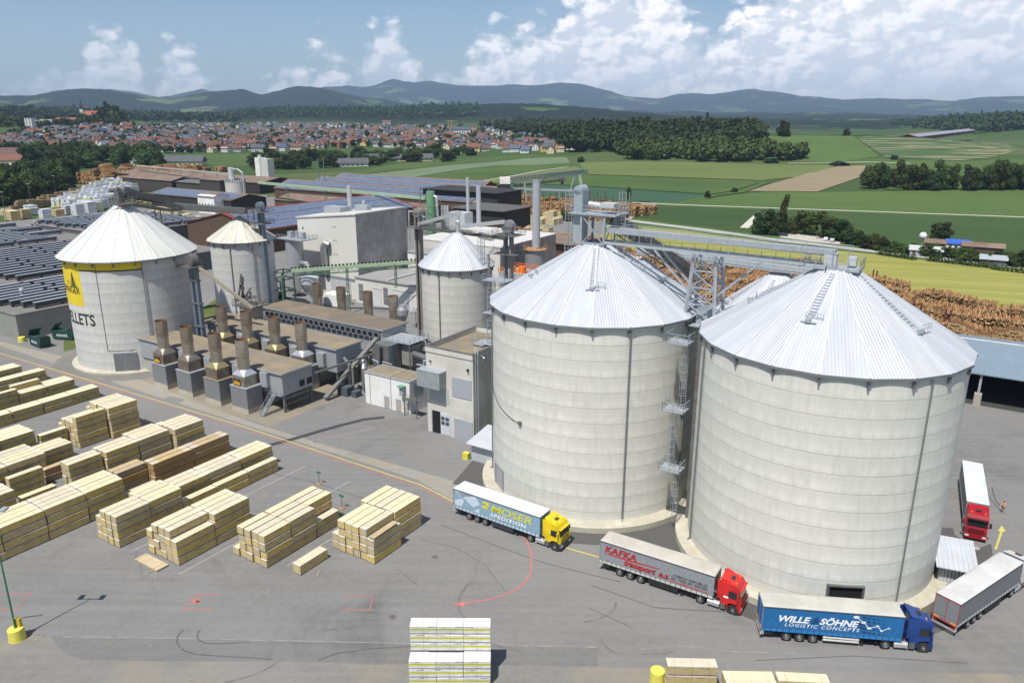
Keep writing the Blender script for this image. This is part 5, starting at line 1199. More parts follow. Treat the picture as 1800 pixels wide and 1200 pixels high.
trough('inclined_conveyor', 'steep dusty trough conveyor rising past the middle kiln hall', 'conveyor', W(-101.0, 93.4, .5), W(-100.2, 107.3, 9.0), .95, .5, M('dark_trough', (.17, .165, .15), .8), truss=False)
trough('pipe_run', 'thin pipe bridge running out from the kiln hall corner', 'pipe', W(-102.2, 92.3, 5.6), W(-98, 104, 7), .35, .35, galv_dark)
# machine end of far kiln
S = site('filter_unit', 'grey filter block with railed top at the end of the far kiln hall', 'filter unit', -102.8, 108.5)
gbox(S, 'housing', M('dirty_grey_steel', (.17, .17, .17), .6, .3, .3, .5), 0, 4.4, 0, 3.6, 0, 7.2)
MB().box(-.2, 7.5, 3.0, 9, 7.2, 7.35).rails([(-.2, 3, 7.35), (7.5, 3, 7.35), (7.5, 9, 7.35), (-.2, 9, 7.35), (-.2, 3, 7.35)], 1.1, .06).build('platform', galv, S)
m = MB(); m.box(.5, 7, 4, 8.4, 2.4, 6.6)
for k in range(12): m.box(7.0, 7.1, 4.2+k*.35, 4.35+k*.35, 2.8, 6.2)
m.build('heat_exchanger', M('worn_machine_grey', (.28, .27, .25), .7, .2, .3, .8), S)
for i, x in enumerate((.3, 7.2)):
    for y in (3.2, 8.8): MB().bar((x, y, 0), (x, y, 7.2), .2).build('leg', galv_dark, S)
m = MB()
for k in range(24): m.bar((4.6, .2+.0, k*.3), (4.6, .8, k*.3), .04)
m.bar((4.6, .2, 0), (4.6, .2, 8.4), .05); m.bar((4.6, .8, 0), (4.6, .8, 8.4), .05); m.build('ladder', galv, S)
# silvery ducts to the office block
for k, (a_, b_, r_) in enumerate(((W(-95.3, 112.6, 5.2), W(-76, 107.3, 5.2), .62), (W(-95.3, 116.0, 5.2), W(-76, 110.8, 5.2), .62), (W(-97, 119, 6.4), W(-84, 118, 3.2), .5))):
    tag(MB().tube([a_+Vector((0, 0, 0)), a_.lerp(b_, .15), b_], r_, 14).build('steel_duct', stain, smooth=False), ['front silver duct running into the pale office block', 'rear silver duct running into the pale office block', 'short slanting silver duct behind the two long ducts'][k], 'duct')
S = site('exhaust_cowl', 'mushroom shaped vent standing by the small silo', 'vent', -106.5, 122.5)
S.scale = (1, 1, 1.12); MB().rev([(.55, 0), (.55, 7.0), (.85, 7.6), (1.25, 8.6), (1.2, 9.6), (.8, 10.3), (.8, 10.5), (0, 10.2)], 16).build('cowl', M('zinc_cowl', (.30, .32, .33), .5, .4), S)
S = site('duct_bend', 'elbow ducts and small machines behind the kiln end', 'machinery', -100.5, 96.5)
m = MB(); m.tube([(0, 3, 1), (0, 3, 5.5), (-1.2, 3, 6.8)], .28, 8); m.tube([(.9, 3, 1), (.9, 3, 5.2), (-.6, 3, 6.3)], .22, 8); m.tube([(2, 5, 0), (2, 5, 4.5), (1, 6, 5.6)], .6, 12); m.build('pipes', stain, S)
m = MB(); m.box(-1, 1.6, .5, 2.4, 0, 1.8); m.box(2.2, 3.4, 1, 2.6, 0, 1.2); m.cyl((3, 4, .6), (3, 6, .6), .5, 12); m.build('fans', M('machine_blue_grey', (.10, .12, .14), .6, .3), S)
rs_ = random.Random(4)
for i, (u, v, w_, d_, lab) in enumerate(((-99.5, 103, 3, 3, 'valves and motors beside the inclined conveyor'), (-148, 99, 4, 6, 'pipe clutter between old lettered silo and kiln halls'), (-150, 112, 5, 8, 'dusty conveyors and frames behind the middle kiln hall'), (-141, 124, 8, 4, 'pipes and fans behind the back row of stacks, left'), (-92, 110, 6, 5, 'pipes and fans below the two silver ducts'), (-100, 133, 7, 4, 'machines and pipes at the foot of the ribbed small silo'), (-176, 141, 8, 6, 'dark machine clutter beside the grey tank'), (-121, 142, 6, 5, 'frames and pipes left of the square elevator shaft'))):
    S = site('pipework', lab, 'machinery', u, v); m = MB(); f = MB(); h = MB()
    for q in range(7):
        x, y = rs_.uniform(0, w_), rs_.uniform(0, d_); z = rs_.uniform(1.5, 5.5); r_ = rs_.uniform(.1, .32); m.tube([(x, y, .2), (x, y, z), (x+rs_.choice((-1, 1))*rs_.uniform(1, 3), y+rs_.uniform(-.5, .5), z+rs_.uniform(-.3, .6))], r_, 8)
        f.box(x-.5, x+rs_.uniform(.3, 1.2), y-.6, y+rs_.uniform(.2, 1.0), 0, rs_.uniform(.7, 2.2))
    for q in range(4): x, y = rs_.uniform(0, w_), rs_.uniform(0, d_); h.bar((x, y, 0), (x, y, 5), .12); h.bar((0, y, rs_.uniform(2, 5)), (w_, y, rs_.uniform(2, 5)), .1)
    m.build('pipes', stain if i % 2 else galv, S); f.build('pump_units', M('worn_machine_grey', (.28, .27, .25), .7, .2, .3, .8) if i % 2 else M('machine_blue_grey', (.10, .12, .14), .6, .3), S); h.build('frame', galv_dark, S)
# white switch room
S = site('switch_room', 'low white flat roofed switch room before the concrete block', 'building', -94, 96.9)
gbox(S, 'wall', whitew, 0, 10.7, 0, 5.0, 0, 6.0); m = MB(); m.box(-.12, 10.82, -.12, 5.12, 6.0, 6.14); m.mi = 1; m.box(.2, 10.5, .2, 4.8, 6.14, 6.17); m.box(6.1, 6.3, .0, 5, 6.14, 6.24); m.build('roof', [galv, dusty2], S)
for x in (1.15, 6.2): gbox(S, 'wall_joint', M('joint_grey', (.25, .26, .28), .6), x, x+.14, -.03, 0, 0, 6)
for x in (4.6, 7.4, 9.2): m = MB(); m.box(x, x+1.2, -.06, 0, .1, 2.3); m.mi = 1; m.box(x+.3, x+.9, -.09, -.06, 1.1, 1.3); m.build('door', [M('grey_door', (.33, .34, .34), .6), M('orange_label', (.75, .32, .04), .6)], S)
gbox(S, 'louvre', M('grey_door', (.33, .34, .34), .6), 10.7, 10.76, 1.2, 3.8, 2.8, 5.3); gbox(S, 'cabinet', galv, 8.9, 9.7, -.7, 0, 3.4, 5.0); gbox(S, 'canopy', M('green_canopy', (.10, .28, .20), .6), 8.7, 9.9, -1.1, 0, 5.1, 5.25)
m = MB(); m.box(10.2, 13.2, -1.2, .4, 3.0, 3.1); m.rails([(10.2, -1.2, 3.1), (13.2, -1.2, 3.1), (13.2, .4, 3.1)], 1.05); 
for x in (10.3, 13.1): m.bar((x, -1.1, 0), (x, -1.1, 3), .12)
m.build('landing', galv_dark, S)
# concrete office block
S = site('concrete_block', 'pale concrete block with louvred openings left of the middle big silo', 'building', -76, 92.7)
m = MB(); m.box(0, 9.5, .15, 14.5, 0, 14.2); m.build('wall', officec, S)
m = MB(); m.box(-.05, 9.55, 0, .4, 14.2, 15.1); m.box(-.05, 9.55, 14.1, 14.5, 14.2, 15.1); m.box(-.05, .35, .4, 14.1, 14.2, 15.1); m.box(9.15, 9.55, .4, 14.1, 14.2, 15.1); m.mi = 1; m.box(-.1, 9.6, -.06, .42, 15.1, 15.18); m.box(-.1, 9.6, 14.1, 14.56, 15.1, 15.18); m.box(-.1, .37, .42, 14.1, 15.1, 15.18); m.box(9.13, 9.6, .42, 14.1, 15.1, 15.18); m.build('parapet', [officec, galv_dark], S)
gbox(S, 'roof', dusty2, .35, 9.15, .4, 14.1, 14.2, 14.3)
lv = ribbed('louvre_panel', (.36, .38, .41), .2, 'u', amp=.01)
gbox(S, 'louvre', lv, 5.3, 9.2, .05, .15, 7.4, 10.7); gbox(S, 'roller_door', lv, 5.6, 9.3, .05, .15, 0, 3.6)
m = MB(); m.mi = 0; m.box(.9, 2.7, .08, .16, .1, 4.0); m.mi = 1; m.box(1.0, 1.1, .0, .3, .1, 4); m.build('doorway', [dark, galv], S)
m = MB(); m.box(2.8, 4.7, .06, .15, .1, 3.9); m.mi = 1
for a_ in (0, 1): m.box(2.95+a_*.9, 3.65+a_*.9, .02, .06, 1.9, 2.5); m.box(2.95+a_*.9, 3.65+a_*.9, .02, .06, 2.7, 3.3)
m.build('sliding_door', [M('pale_grey_door', (.50, .52, .55), .6), glaz()], S)
m = MB(); m.box(-.6, 4.1, -1.7, .15, 8.6, 11.4); m.build('duct_hood', M('grey_hood', (.30, .32, .33), .5, .2), S); MB().box(-.64, 4.14, -1.74, .15, 11.4, 11.5).build('hood_roof', galv, S)
gbox(S, 'grey_panel', M('grey_wall_panel', (.40, .41, .40), .7), .6, 4.6, .1, .15, 5.7, 8.4)
m = MB()
for x in (9.7, 10.15): m.tube([(x, .6, .6), (x, .6, 15.2), (x-.5, 1.0, 16.2)], .07, 8)
m.build('downpipe', galv, S); m = MB(); m.tube([(9.58, 2.5, 14.3), (10, 2.5, 14.0), (9.7, 2.5, 13.2)], .22, 8); m.build('vent_elbow', stain, S)
m = MB(); m.cbox((1.0, 0, 12.6), (.25, .3, .25)); m.build('lamp', black, S); m = MB(); m.cbox((8.6, 0, 12.4), (.3, .35, .4)); m.build('lamp', black, S)
# caged ladder column on the block roof, bucket elevator next to it
S = site('caged_ladder', 'tall caged ladder stack on the roof of the concrete block', 'ladder', -67.3, 101.5, z=14.3)
m = MB()
for k in range(14):
    z = k*.8
    for a_ in (0, 1, 2, 3): 
        p_ = [(-1.6, -1), (1.6, -1), (1.6, 1), (-1.6, 1)]; m.bar((*p_[a_], z+.4), (*p_[(a_+1) % 4], z+.4), .07)
for p_ in ((-1.6, -1), (1.6, -1), (1.6, 1), (-1.6, 1), (0, -1), (0, 1)): m.bar((*p_, 0), (*p_, 11.4), .10)
m.build('cage', galv, S); m = MB()
for z in (0.3, 5.7, 11.2): m.box(-2.2, 2.2, -1.6, 1.6, z, z+.1)
m.rails([(-2.2, -1.6, 11.3), (2.2, -1.6, 11.3), (2.2, 1.6, 11.3)], 1.0); m.box(-3.8, -1.6, -2.4, 1.0, .2, .35); m.rails([(-3.8, 1.0, .35), (-3.8, -2.4, .35), (-1.6, -2.4, .35)], 1.0); m.build('platform', galv, S)
def elevator(label, u, v, h, w_=1.0, d_=.7, z0=0, two=True, head=True, m_=None, plats=()):
    S = site('bucket_elevator', label, 'bucket elevator', u, v, z=z0); mt = m_ or galv
    m = MB(); m.box(-w_/2, -w_/2+.45, -d_/2, d_/2, 0, h); m.build('leg_casing', mt, S)
    if two: m = MB(); m.box(w_/2-.45, w_/2, -d_/2, d_/2, 0, h); m.build('leg_casing', mt, S)
    if head: m = MB(); m.cyl((0, -d_*.6, h+.4), (0, d_*.6, h+.4), w_*.72, 16); m.box(-w_*.7, w_*.7, -d_*.6, d_*.6, h-.3, h+.4); m.build('head', galv if mt is galv else mt, S); m = MB(); m.cbox((w_*.9, 0, h), (.8, .6, .6)); m.build('motor', galv_dark, S)
    for z in plats:
        m = MB(); m.box(-w_-1.0, w_+1.0, -d_-1, d_+1, z, z+.08); m.rails([(-w_-1, -d_-1, z+.08), (w_+1, -d_-1, z+.08), (w_+1, d_+1, z+.08), (-w_-1, d_+1, z+.08), (-w_-1, -d_-1, z+.08)], 1.05, .06); m.build('platform', galv_dark, S)
    return S
elevator('short bucket elevator with two railed platforms in front of the small silo', -79.5, 119.5, 16.2, 1.2, .8, plats=(9.3, 13.0))
elevator('square brown grey elevator shaft left of the ribbed small silo', -113.3, 137.2, 29.5, 1.5, 1.3, m_=M('weathered_shaft', (.23, .21, .19), .7, .2, .3, .4), plats=(26.5,))
elevator('double elevator shaft right of the ribbed small silo', -86.6, 134.5, 28.6, 1.9, 1.2, m_=M('grey_shaft', (.24, .25, .26), .6, .3, .2, .5), plats=(27.2, 23.2))
tag(MB().tube([W(-88.5, 131.6, 25), W(-88.7, 130, 23.5), W(-88.7, 130, 8)], .28, 10).build('down_spout', stain), 'silver spout pipe dropping beside the ribbed small silo', 'pipe')
trough('screw_conveyor', 'silver screw conveyor over the ribbed small silo, right half', 'conveyor', W(-96.6, 131, 28.6), W(-87.2, 134, 30), .75, .75, silver)
trough('screw_conveyor', 'silver screw conveyor rising left from the small silo top', 'conveyor', W(-112.2, 136, 27.4), W(-97.4, 132, 31.4), .75, .75, silver)
trough('catwalk', 'railed catwalk across the top of the ribbed small silo', 'catwalk', W(-112.5, 135.5, 26.9), W(-86, 132.5, 26.9), .5, .4, galv_dark, rail=2, railm=galv_dark)
m = MB(); m.cyl(W(-97.3, 131, 26.2), W(-97.3, 131, 31), .38, 12); m.ball(W(-97.3, 131, 29.5), .6, 6, 10); tag(m.build('feed_spout', silver), 'white feed spout at the peak of the ribbed small silo', 'spout')
S = site('lattice_mast', 'narrow lattice mast standing on the right edge of the small silo roof', 'mast', -90.2, 129.5, z=20.6)
m = MB()
for p_ in ((-.5, -.5), (.5, -.5), (.5, .5), (-.5, .5)): m.bar((*p_, 0), (*p_, 6.2), .09)
for k in range(5): m.bar((-.5, -.5, k*1.25), (.5, -.5, (k+1)*1.25), .06); m.bar((.5, -.5, k*1.25), (.5, .5, (k+1)*1.25), .06)
m.build('lattice', galv, S)
# far hall group: tall hall with cream face
S = site('boiler_house', 'tall hall with cream front and raw concrete side', 'building', -176, 156.8)
m = MB(); W1 = 23.8
m.add([(0, 0, 0), (W1, 0, 0), (W1, 22, 0), (0, 22, 0), (0, 0, 22.2), (W1, 0, 24.5), (W1, 22, 24.5), (0, 22, 22.2)], [(0, 3, 2, 1), (1, 2, 6, 5), (2, 3, 7, 6), (3, 0, 4, 7)]); m.build('side_wall', wallc, S)
MB().add([(0, -.05, 0), (W1, -.05, 0), (W1, -.05, 24.45), (0, -.05, 22.15)], [(0, 1, 2, 3)]).add([(0, .0, 0), (W1, 0, 0), (W1, 0, 24.45), (0, 0, 22.15)], [(3, 2, 1, 0)]).build('cream_front', creamw, S)
m = MB(); m.add([(-.3, -.3, 22.1), (W1+.2, -.3, 24.55), (W1+.2, 22.2, 24.55), (-.3, 22.2, 22.1), (-.3, -.3, 22.5), (W1+.2, -.3, 24.95), (W1+.2, 22.2, 24.95), (-.3, 22.2, 22.5)], [(0, 3, 2, 1), (4, 5, 6, 7), (0, 1, 5, 4), (1, 2, 6, 5), (2, 3, 7, 6), (3, 0, 4, 7)]); m.build('roof', paleroof, S)
m = MB(); m.box(3, 10, 8, 12, 22.6, 25.0); m.box(12, 17, 12, 14, 23.4, 25.6); m.build('roof_unit', galv, S)
gbox(S, 'band', M('grey_band', (.20, .23, .26), .6), 8, W1+.3, -.14, -.05, 5.3, 6.1); gbox(S, 'sliding_gate', ribbed('grey_gate', (.48, .49, .50), 1.2, 'u', amp=.02), 12.5, 20.5, -.2, -.06, 0, 5.2)
m = MB(); 
for r_ in range(4): 
    for c_ in range(2): m.box(14.5+c_*1.0, 14.8+c_*1.0, -.1, -.04, 8.5+r_*4, 8.8+r_*4)
m.box(2, 2.5, -.1, -.04, 19, 19.6); m.build('wall_vent', black, S)
m = MB(); m.tube([(11.5, -1.2, 8), (11.5, -1.2, 14.5), (12.3, -1.0, 15.6), (13.2, -.6, 15.2)], 1.0, 14); m.build('steel_duct', stain, S)
for i, (u, v, z0, z1, r_) in enumerate(((-167, 170, 22.5, 31.0, .75), (-163.2, 172, 23, 26.6, .6))):
    tag(MB().cyl(W(u, v, z0), W(u, v, z1), r_, 14).build('chimney', M('zinc_chimney', (.46, .47, .48), .45, .3)), ['taller grey chimney on the tall concrete hall roof', 'short pale chimney on the tall concrete hall roof'][i], 'chimney')
# annex with doors
S = site('workshop', 'low workshop with white panelled doors below the tall hall', 'building', -151.5, 154.6)
gbox(S, 'wall', creamw, 0, 27, 0, 17, 0, 7.2); m = MB(); m.box(-.3, 27.3, -.3, 17, 7.2, 7.5); m.mi = 1; m.box(12, 12.5, 0, 17, 7.5, 8.0); m.mi = 0; m.build('roof', [greyroof, paleroof], S)
for x0, x1, z1 in ((13.8, 21.0, 5.2), (7.0, 9.6, 4.8)): m = MB(); m.box(x0, x1, -.10, 0, 0, z1); m.mi = 1; m.box(x0-.2, x1+.2, -.14, 0, z1, z1+.2); m.build('door', [ribbed('white_panel_door', (.60, .61, .60), 1.3, 'u', amp=.02), galv], S)
for x0 in (1.2, 10.5, 22.5): m = MB(); m.box(x0, x0+1.6, -.08, 0, .8, 5.6); m.mi = 1; [m.box(x0, x0+1.6, -.10, -.02, z, z+.12) for z in (2.4, 4.0)]; m.build('window', [M('grey_glass', (.16, .17, .18), .4), galv], S)
m = MB(); m.box(-6, 1.0, -7, -3, 0, 3.2); m.build('white_container', whitew, S); 
S = site('penthouse', 'small white flat roofed unit on the workshop roof', 'building', -150, 176); gbox(S, 'wall', whitew, 0, 9, 0, 8, 0, 11.5); gbox(S, 'roof', greyroof, -.2, 9.2, -.2, 8.2, 11.5, 11.8)
# hall with pale flat roof, drum, tall chimney
S = site('machine_hall', 'wide concrete hall with pale flat roof below the tall chimney', 'building', -157, 188)
gbox(S, 'wall', wallc, 0, 33, 0, 34, 0, 13.4); m = MB(); m.box(-.2, 33.2, -.2, 34.2, 13.4, 13.7); m.build('roof', paleroof, S); gbox(S, 'cream_wall', creamw, -.1, 33, -.12, 0, 0, 13.3)
for y in (9, 17, 25): gbox(S, 'wall_joint', dark, 33.0, 33.04, y, y+.15, 0, 13.2)
m = MB(); m.tube([(17, 12, 14.6), (24, 9, 14.6)], .9, 12); m.box(5, 11, 14, 17, 13.7, 15); m.build('roof_duct', stain, S)
S = site('flue_drum', 'grey steel drum with a railed rusty top under the tall chimney', 'tank', -117.8, 198)
MB().cyl((0, 0, 0), (0, 0, 12.3), 3.1, 28).build('drum', M('grey_drum', (.27, .27, .28), .55, .3, .12, .3), S)
m = MB(); m.cyl((0, 0, 12.3), (0, 0, 12.4), 3.7, 28)
for k in range(14): a_ = k*2*math.pi/14; m.bar((3.6*math.cos(a_), 3.6*math.sin(a_), 12.4), (3.6*math.cos(a_), 3.6*math.sin(a_), 13.5), .08); b_ = a_+2*math.pi/14; [m.bar((3.6*math.cos(a_), 3.6*math.sin(a_), z), (3.6*math.cos(b_), 3.6*math.sin(b_), z), .08) for z in (12.9, 13.5)]
m.build('platform', M('rusty_platform', (.36, .20, .09), .8), S)
S = site('tall_chimney', 'tallest pale grey steel chimney', 'chimney', -118, 198.8, z=12.3); MB().cyl((0, 0, 0), (0, 0, 20.7), 1.22, 24).build('flue', M('pale_flue', (.44, .46, .49), .4, .3, .06), S); MB().rev([(1.28, 20.3), (1.28, 20.8), (1.1, 20.8)], 24).build('rim', galv, S)
S = site('loading_bunker', 'square bunker with orange railings beside the drum', 'bunker', -118, 178)
gbox(S, 'wall', wallc, 0, 9, 0, 9, 0, 8.5); m = MB(); m.rails([(0, 0, 8.5), (9, 0, 8.5), (9, 9, 8.5), (0, 9, 8.5), (0, 0, 8.5)], 1.3, .12, 1.0); m.build('railing', orangep, S); m = MB(); m.cbox((6, 3, 9.4), (2, 1.4, 1.6)); m.cyl((3, 3, 8.5), (3, 3, 10), .8, 10); m.build('drive_unit', orangep, S)
for i, (u, v, z1, r_, lab) in enumerate(((-158.8, 220, 30.7, .62, 'slim left chimney behind the small ribbed silo'), (-154.2, 220, 28.0, .85, 'thicker slim chimney right of the slimmest one'))):
    tag(MB().cyl(W(u, v, 0), W(u, v, z1), r_, 14).build('chimney', M('pale_flue', (.44, .46, .49), .4, .3, .06)), lab, 'chimney')
S = site('dust_filter', 'pale filter house with vertical pipes behind the catwalk', 'filter unit', -163, 214); gbox(S, 'housing', steel_lt, 0, 7, 0, 5, 0, 19); m = MB()
for k in range(3): m.cyl((-1.2-k*1.1, 1, 0), (-1.2-k*1.1, 1, 21), .5, 10)
for x, y, z in ((-9, -3, 17), (-13, -6, 19), (-6, -5, 20)): m.tube([(x, y, 8), (x, y, z), (x+3, y, z)], .3, 8)
m.build('pipes', silver, S)
S = site('green_tower', 'green cyclone tower with lattice frame behind the workshop', 'tower', -166, 208)
m = MB(); m.cyl((0, 0, 12), (0, 0, 26.5), 1.5, 16); m.cyl((0, 0, 7), (0, 0, 12), .4, 12, 1.5); m.build('cyclone', M('mid_green_tank', (.15, .30, .17), .5, var=.15), S)
m = MB()
for p_ in ((-3, -2), (3, -2), (3, 3), (-3, 3)): m.bar((*p_, 0), (*p_, 28 if p_[0] < 0 else 22), .22)
for k in range(6): 
    for a_, b_ in (((-3, -2), (3, -2)), ((3, -2), (3, 3)), ((-3, -2), (-3, 3))): m.bar((*a_, k*4), (*b_, k*4), .14); m.bar((*a_, k*4), (*b_, k*4+4), .1)
m.build('frame', greenst, S); m = MB(); m.tube([(1.5, 0, 25), (2.6, 0, 24.5), (2.8, 0, 18)], .45, 10); m.build('duct', silver, S)
# green conveyor bridge
T = trough('conveyor_bridge', 'long green conveyor bridge rising from the old silos to the right', 'conveyor', W(-158, 137.5, 11.3), W(-127, 152, 14.6), 1.0, .9, greenlt, legs=((.45, 0), (.84, 7.5)), truss=1.0, railm=greenst)
m = MB(); d0 = W(-158, 137.5, 12); d1 = W(-127, 152, 15.3)
for k in range(34): m.cbox(d0.lerp(d1, k/33), (.5, .5, .35))
m.build('rollers', black, T)
S = site('pipe_scaffold', 'green steel frame with bent pipe at the low end of the green bridge', 'steel frame', -160, 136)
m = MB()
for p_ in ((-2, -2), (2, -2), (2, 2), (-2, 2)): m.bar((*p_, 0), (*p_, 11), .3)
for z in (3, 6, 9, 11): m.rails([(-2, -2, z), (2, -2, z), (2, 2, z), (-2, 2, z), (-2, -2, z)], .3, .16)
m.tube([(3, -1, 11), (2.4, -2.5, 10), (2.4, -2.5, 4), (5, -3.5, 1.5)], .2, 8); m.build('frame', greenst, S)
S = site('grey_tank', 'round grey tank with cluttered platform between old silo and tall hall', 'tank', -172, 151.4)
MB().cyl((0, 0, 2), (0, 0, 17), 2.55, 24).build('shell', M('banded_tank', (.42, .43, .44), .45, .4, .12, .4), S); m = MB(); m.box(-4, 6.5, -3, 3, 17, 17.25); m.rails([(-4, -3, 17.25), (6.5, -3, 17.25), (6.5, 3, 17.25)], 1.1, .08); m.cbox((-1, 0, 18.2), (1.6, 1.4, 1.6)); m.cbox((4, 0, 18.2), (1.2, 1.2, 1.8)); m.cyl((1.5, 0, 17), (1.5, 0, 19.4), .5, 10); m.build('platform', galv, S)
m = MB(); m.tube([(2, 0, 10), (4.5, 0, 10), (6, -.5, 8.8), (6.5, -1, 4)], .75, 12); m.build('duct', stain, S)
S = site('cyclone', 'round dust cyclone with railed platform over the back stacks', 'cyclone', -156, 141.5); m = MB(); m.rev([(0, 9.6), (2.6, 9.0), (2.6, 7.4), (1.0, 4.5), (.8, 0)], 20); m.build('body', steel_lt, S); MB().box(-4, 5, -4, -2.4, 5.4, 5.5).rails([(-4, -4, 5.5), (5, -4, 5.5), (5, -2.4, 5.5)], 1.0, .08).build('platform', galv_dark, S); MB().box(-6, 4, -9, -5, 0, 2.6).build('skip', M('dark_skip', (.05, .055, .06), .7), S)
# pipes and small silo left of kilns
S = site('twin_pipes', 'pair of grey blue elevator pipes right of the old lettered silo', 'bucket elevator', -141.5, 95.5)
for k, x in enumerate((0, 1.7)): m = MB(); m.box(x, x+.75, 0, .75, 0, 21); m.build('leg_casing', M('blue_grey_casing', (.17, .21, .25), .5, .3, .15), S)
m = MB()
for z in (3, 8, 13, 18): m.box(-.3, 2.8, -.15, .9, z, z+.2)
m.box(-2.5, 3.2, -1.5, 1.5, 21, 21.15); m.rails([(-2.5, -1.5, 21.15), (3.2, -1.5, 21.15), (3.2, 1.5, 21.15), (-2.5, 1.5, 21.15)], 1.1, .08); m.cyl((1.2, -.5, 22.3), (1.2, 1.1, 22.3), 1.4, 14); m.build('head', galv_dark, S)
trough('chute', 'dusty chute slanting down right from the twin pipe head', 'chute', W(-138.6, 96, 21), W(-129, 101, 12.5), .7, .5, M('dusty_trough', (.30, .27, .20), .8))
S = site('hopper', 'concrete hopper with clutter of drives on top between old silos', 'hopper', -136.5, 106.5); m = MB(); m.rev([(1.6, 0), (1.6, 5.5), (2.3, 8.2), (2.5, 11)], 20); m.build('body', M('brown_grey_concrete', (.30, .27, .24), .9), S); m = MB(); m.box(-3, 3, -2.6, 2.6, 11, 11.2); m.rails([(-3, -2.6, 11.2), (3, -2.6, 11.2), (3, 2.6, 11.2), (-3, 2.6, 11.2), (-3, -2.6, 11.2)], 1.1, .08)
for k in range(9): m.bar((-4.5+k*.5, random.uniform(-1, 1), 11.4+k*.1), (-3.5+k*.6, random.uniform(-1, 1), 17.5-k*.55), .35)
m.build('drives', galv_dark, S)
trough('low_conveyor', 'low dusty conveyor running to the old silo foot', 'conveyor', W(-143, 95, 4.5), W(-134, 100.5, 7), 1.2, .6, dusty2)
# elevator tower by the old small silo and its conveyors to the lettered silo
S = elevator('tall elevator tower with drum head right of the small old silo', -160.5, 131, 28.5, 1.6, 1.0, m_=M('blue_grey_casing', (.17, .21, .25), .5, .3, .15), plats=(27.5, 24.5))
m = MB()
for p_ in ((-4, -1), (-1.4, -1), (-1.4, 1), (-4, 1)): m.bar((*p_, 20), (*p_, 28), .14)
for k in range(4): m.bar((-4, -1, 20+k*2), (-1.4, -1, 22+k*2), .1); m.bar((-4, -1, 22+k*2), (-1.4, -1, 22+k*2), .1)
m.build('lattice', galv_dark, S)
gd = galv_dark
trough('belt_conveyor', 'upper right belt conveyor over the small old silo', 'conveyor', W(-183, 121.5, 28.6), W(-165, 130, 27.6), 1.3, 1.3, gd, rail=2, railm=gd)
trough('belt_conveyor', 'middle belt conveyor sloping between the two old silos', 'conveyor', W(-182, 108, 34), W(-180, 121.5, 28.0), 1.3, 1.3, gd, rail=2, railm=gd)
T = trough('belt_conveyor', 'left belt conveyor reaching the peak of the lettered silo', 'conveyor', W(-157, 92.5, 35.6), W(-167.5, 108.5, 32.2), 1.4, 1.4, gd, rail=2, railm=gd)
trough('catwalk', 'long railed walkway under the conveyors from the lettered silo', 'catwalk', W(-156, 92, 33.6), W(-176, 117, 28.2), 1.1, .25, gd, rail=2, legs=((.62, 8),), railm=gd)
S = site('peak_platform', 'crooked dark platform on the peak of the lettered silo', 'platform', -156, 91.7, z=33.4)
m = MB(); m.box(-3.2, 3.2, -1.6, 1.6, 0, .2); m.rails([(-3.2, -1.6, .2), (3.2, -1.6, .2), (3.2, 1.6, .2), (-3.2, 1.6, .2), (-3.2, -1.6, .2)], 1.1, .08); m.cbox((-.5, 0, 1.4), (1.4, 1.2, 2.4)); m.cyl((-3.5, 0, 2.6), (-.3, 0, 2.9), .5, 10)
for s_ in (-1, 1): m.bar((2.6*s_, -1.2, .1), (0, -2.6, -1.4), .18)
m.build('platform', gd, S)
# ------------------------------------------------------------------ steelwork on the big silos
S = site('silo_head_tower', 'steel frame tower with cross bracing on the middle big silo peak', 'tower', -45, 92.2, z=34.8)
m = MB()
for p_ in ((-1.7, -1.7), (1.7, -1.7), (1.7, 1.7), (-1.7, 1.7)): m.bar((*p_, 0), (*p_, 3.9), .28)
for z in (.15, 3.9):
    m.bar((-1.7, -1.7, z), (1.7, -1.7, z), .28); m.bar((1.7, -1.7, z), (1.7, 1.7, z), .28); m.bar((-1.7, 1.7, z), (1.7, 1.7, z), .28); m.bar((-1.7, -1.7, z), (-1.7, 1.7, z), .28)
m.bar((-1.7, -1.7, 0), (1.7, -1.7, 3.9), .12); m.bar((1.7, -1.7, 0), (-1.7, -1.7, 3.9), .12); m.bar((1.7, -1.7, 0), (1.7, 1.7, 3.9), .12); m.build('frame', galv, S)
m = MB(); m.box(-3.6, 3.4, -2, 2.4, 3.95, 4.1); m.rails([(-3.6, -2, 4.1), (3.4, -2, 4.1), (3.4, 2.4, 4.1), (-3.6, 2.4, 4.1), (-3.6, -2, 4.1)], 1.1, .06, 1.2); m.build('platform', galv, S)
m = MB(); m.box(-3.2, -1.9, -1.2, .6, 0, 7.0); m.cyl((-2.6, -1.2, 7.0), (-2.6, .6, 7.0), .66, 14); m.build('elevator_head', M('blue_grey_box', (.33, .38, .41), .5, .2, .08), S)
m = MB(); m.box(.6, 2.6, -1.0, .8, 4.9, 5.5); m.cyl((-1.5, 0, 5.2), (1, 0, 5.0), .35, 10); m.build('drive', steel_lt, S)
m = MB()
for cx in (-4.3, 3.6):
    m = MB()
    for k in range(11): m.rails([(cx-.5, -.5, -1+k*.8), (cx+.5, -.5, -1+k*.8)], .02, .05)
    for p_ in ((-.5, -.5), (.5, -.5), (.5, .5), (-.5, .5)): m.bar((cx+p_[0], p_[1], -3), (cx+p_[0], p_[1], 7), .07)
    for k in range(12): m.bar((cx-.5, -.5, -3+k*.8), (cx+.5, .5, -3+k*.8), .05); m.bar((cx+.5, -.5, -3+k*.8), (cx+.5, .5, -3+k*.8), .05)
    m.build('ladder_cage', galv, S)
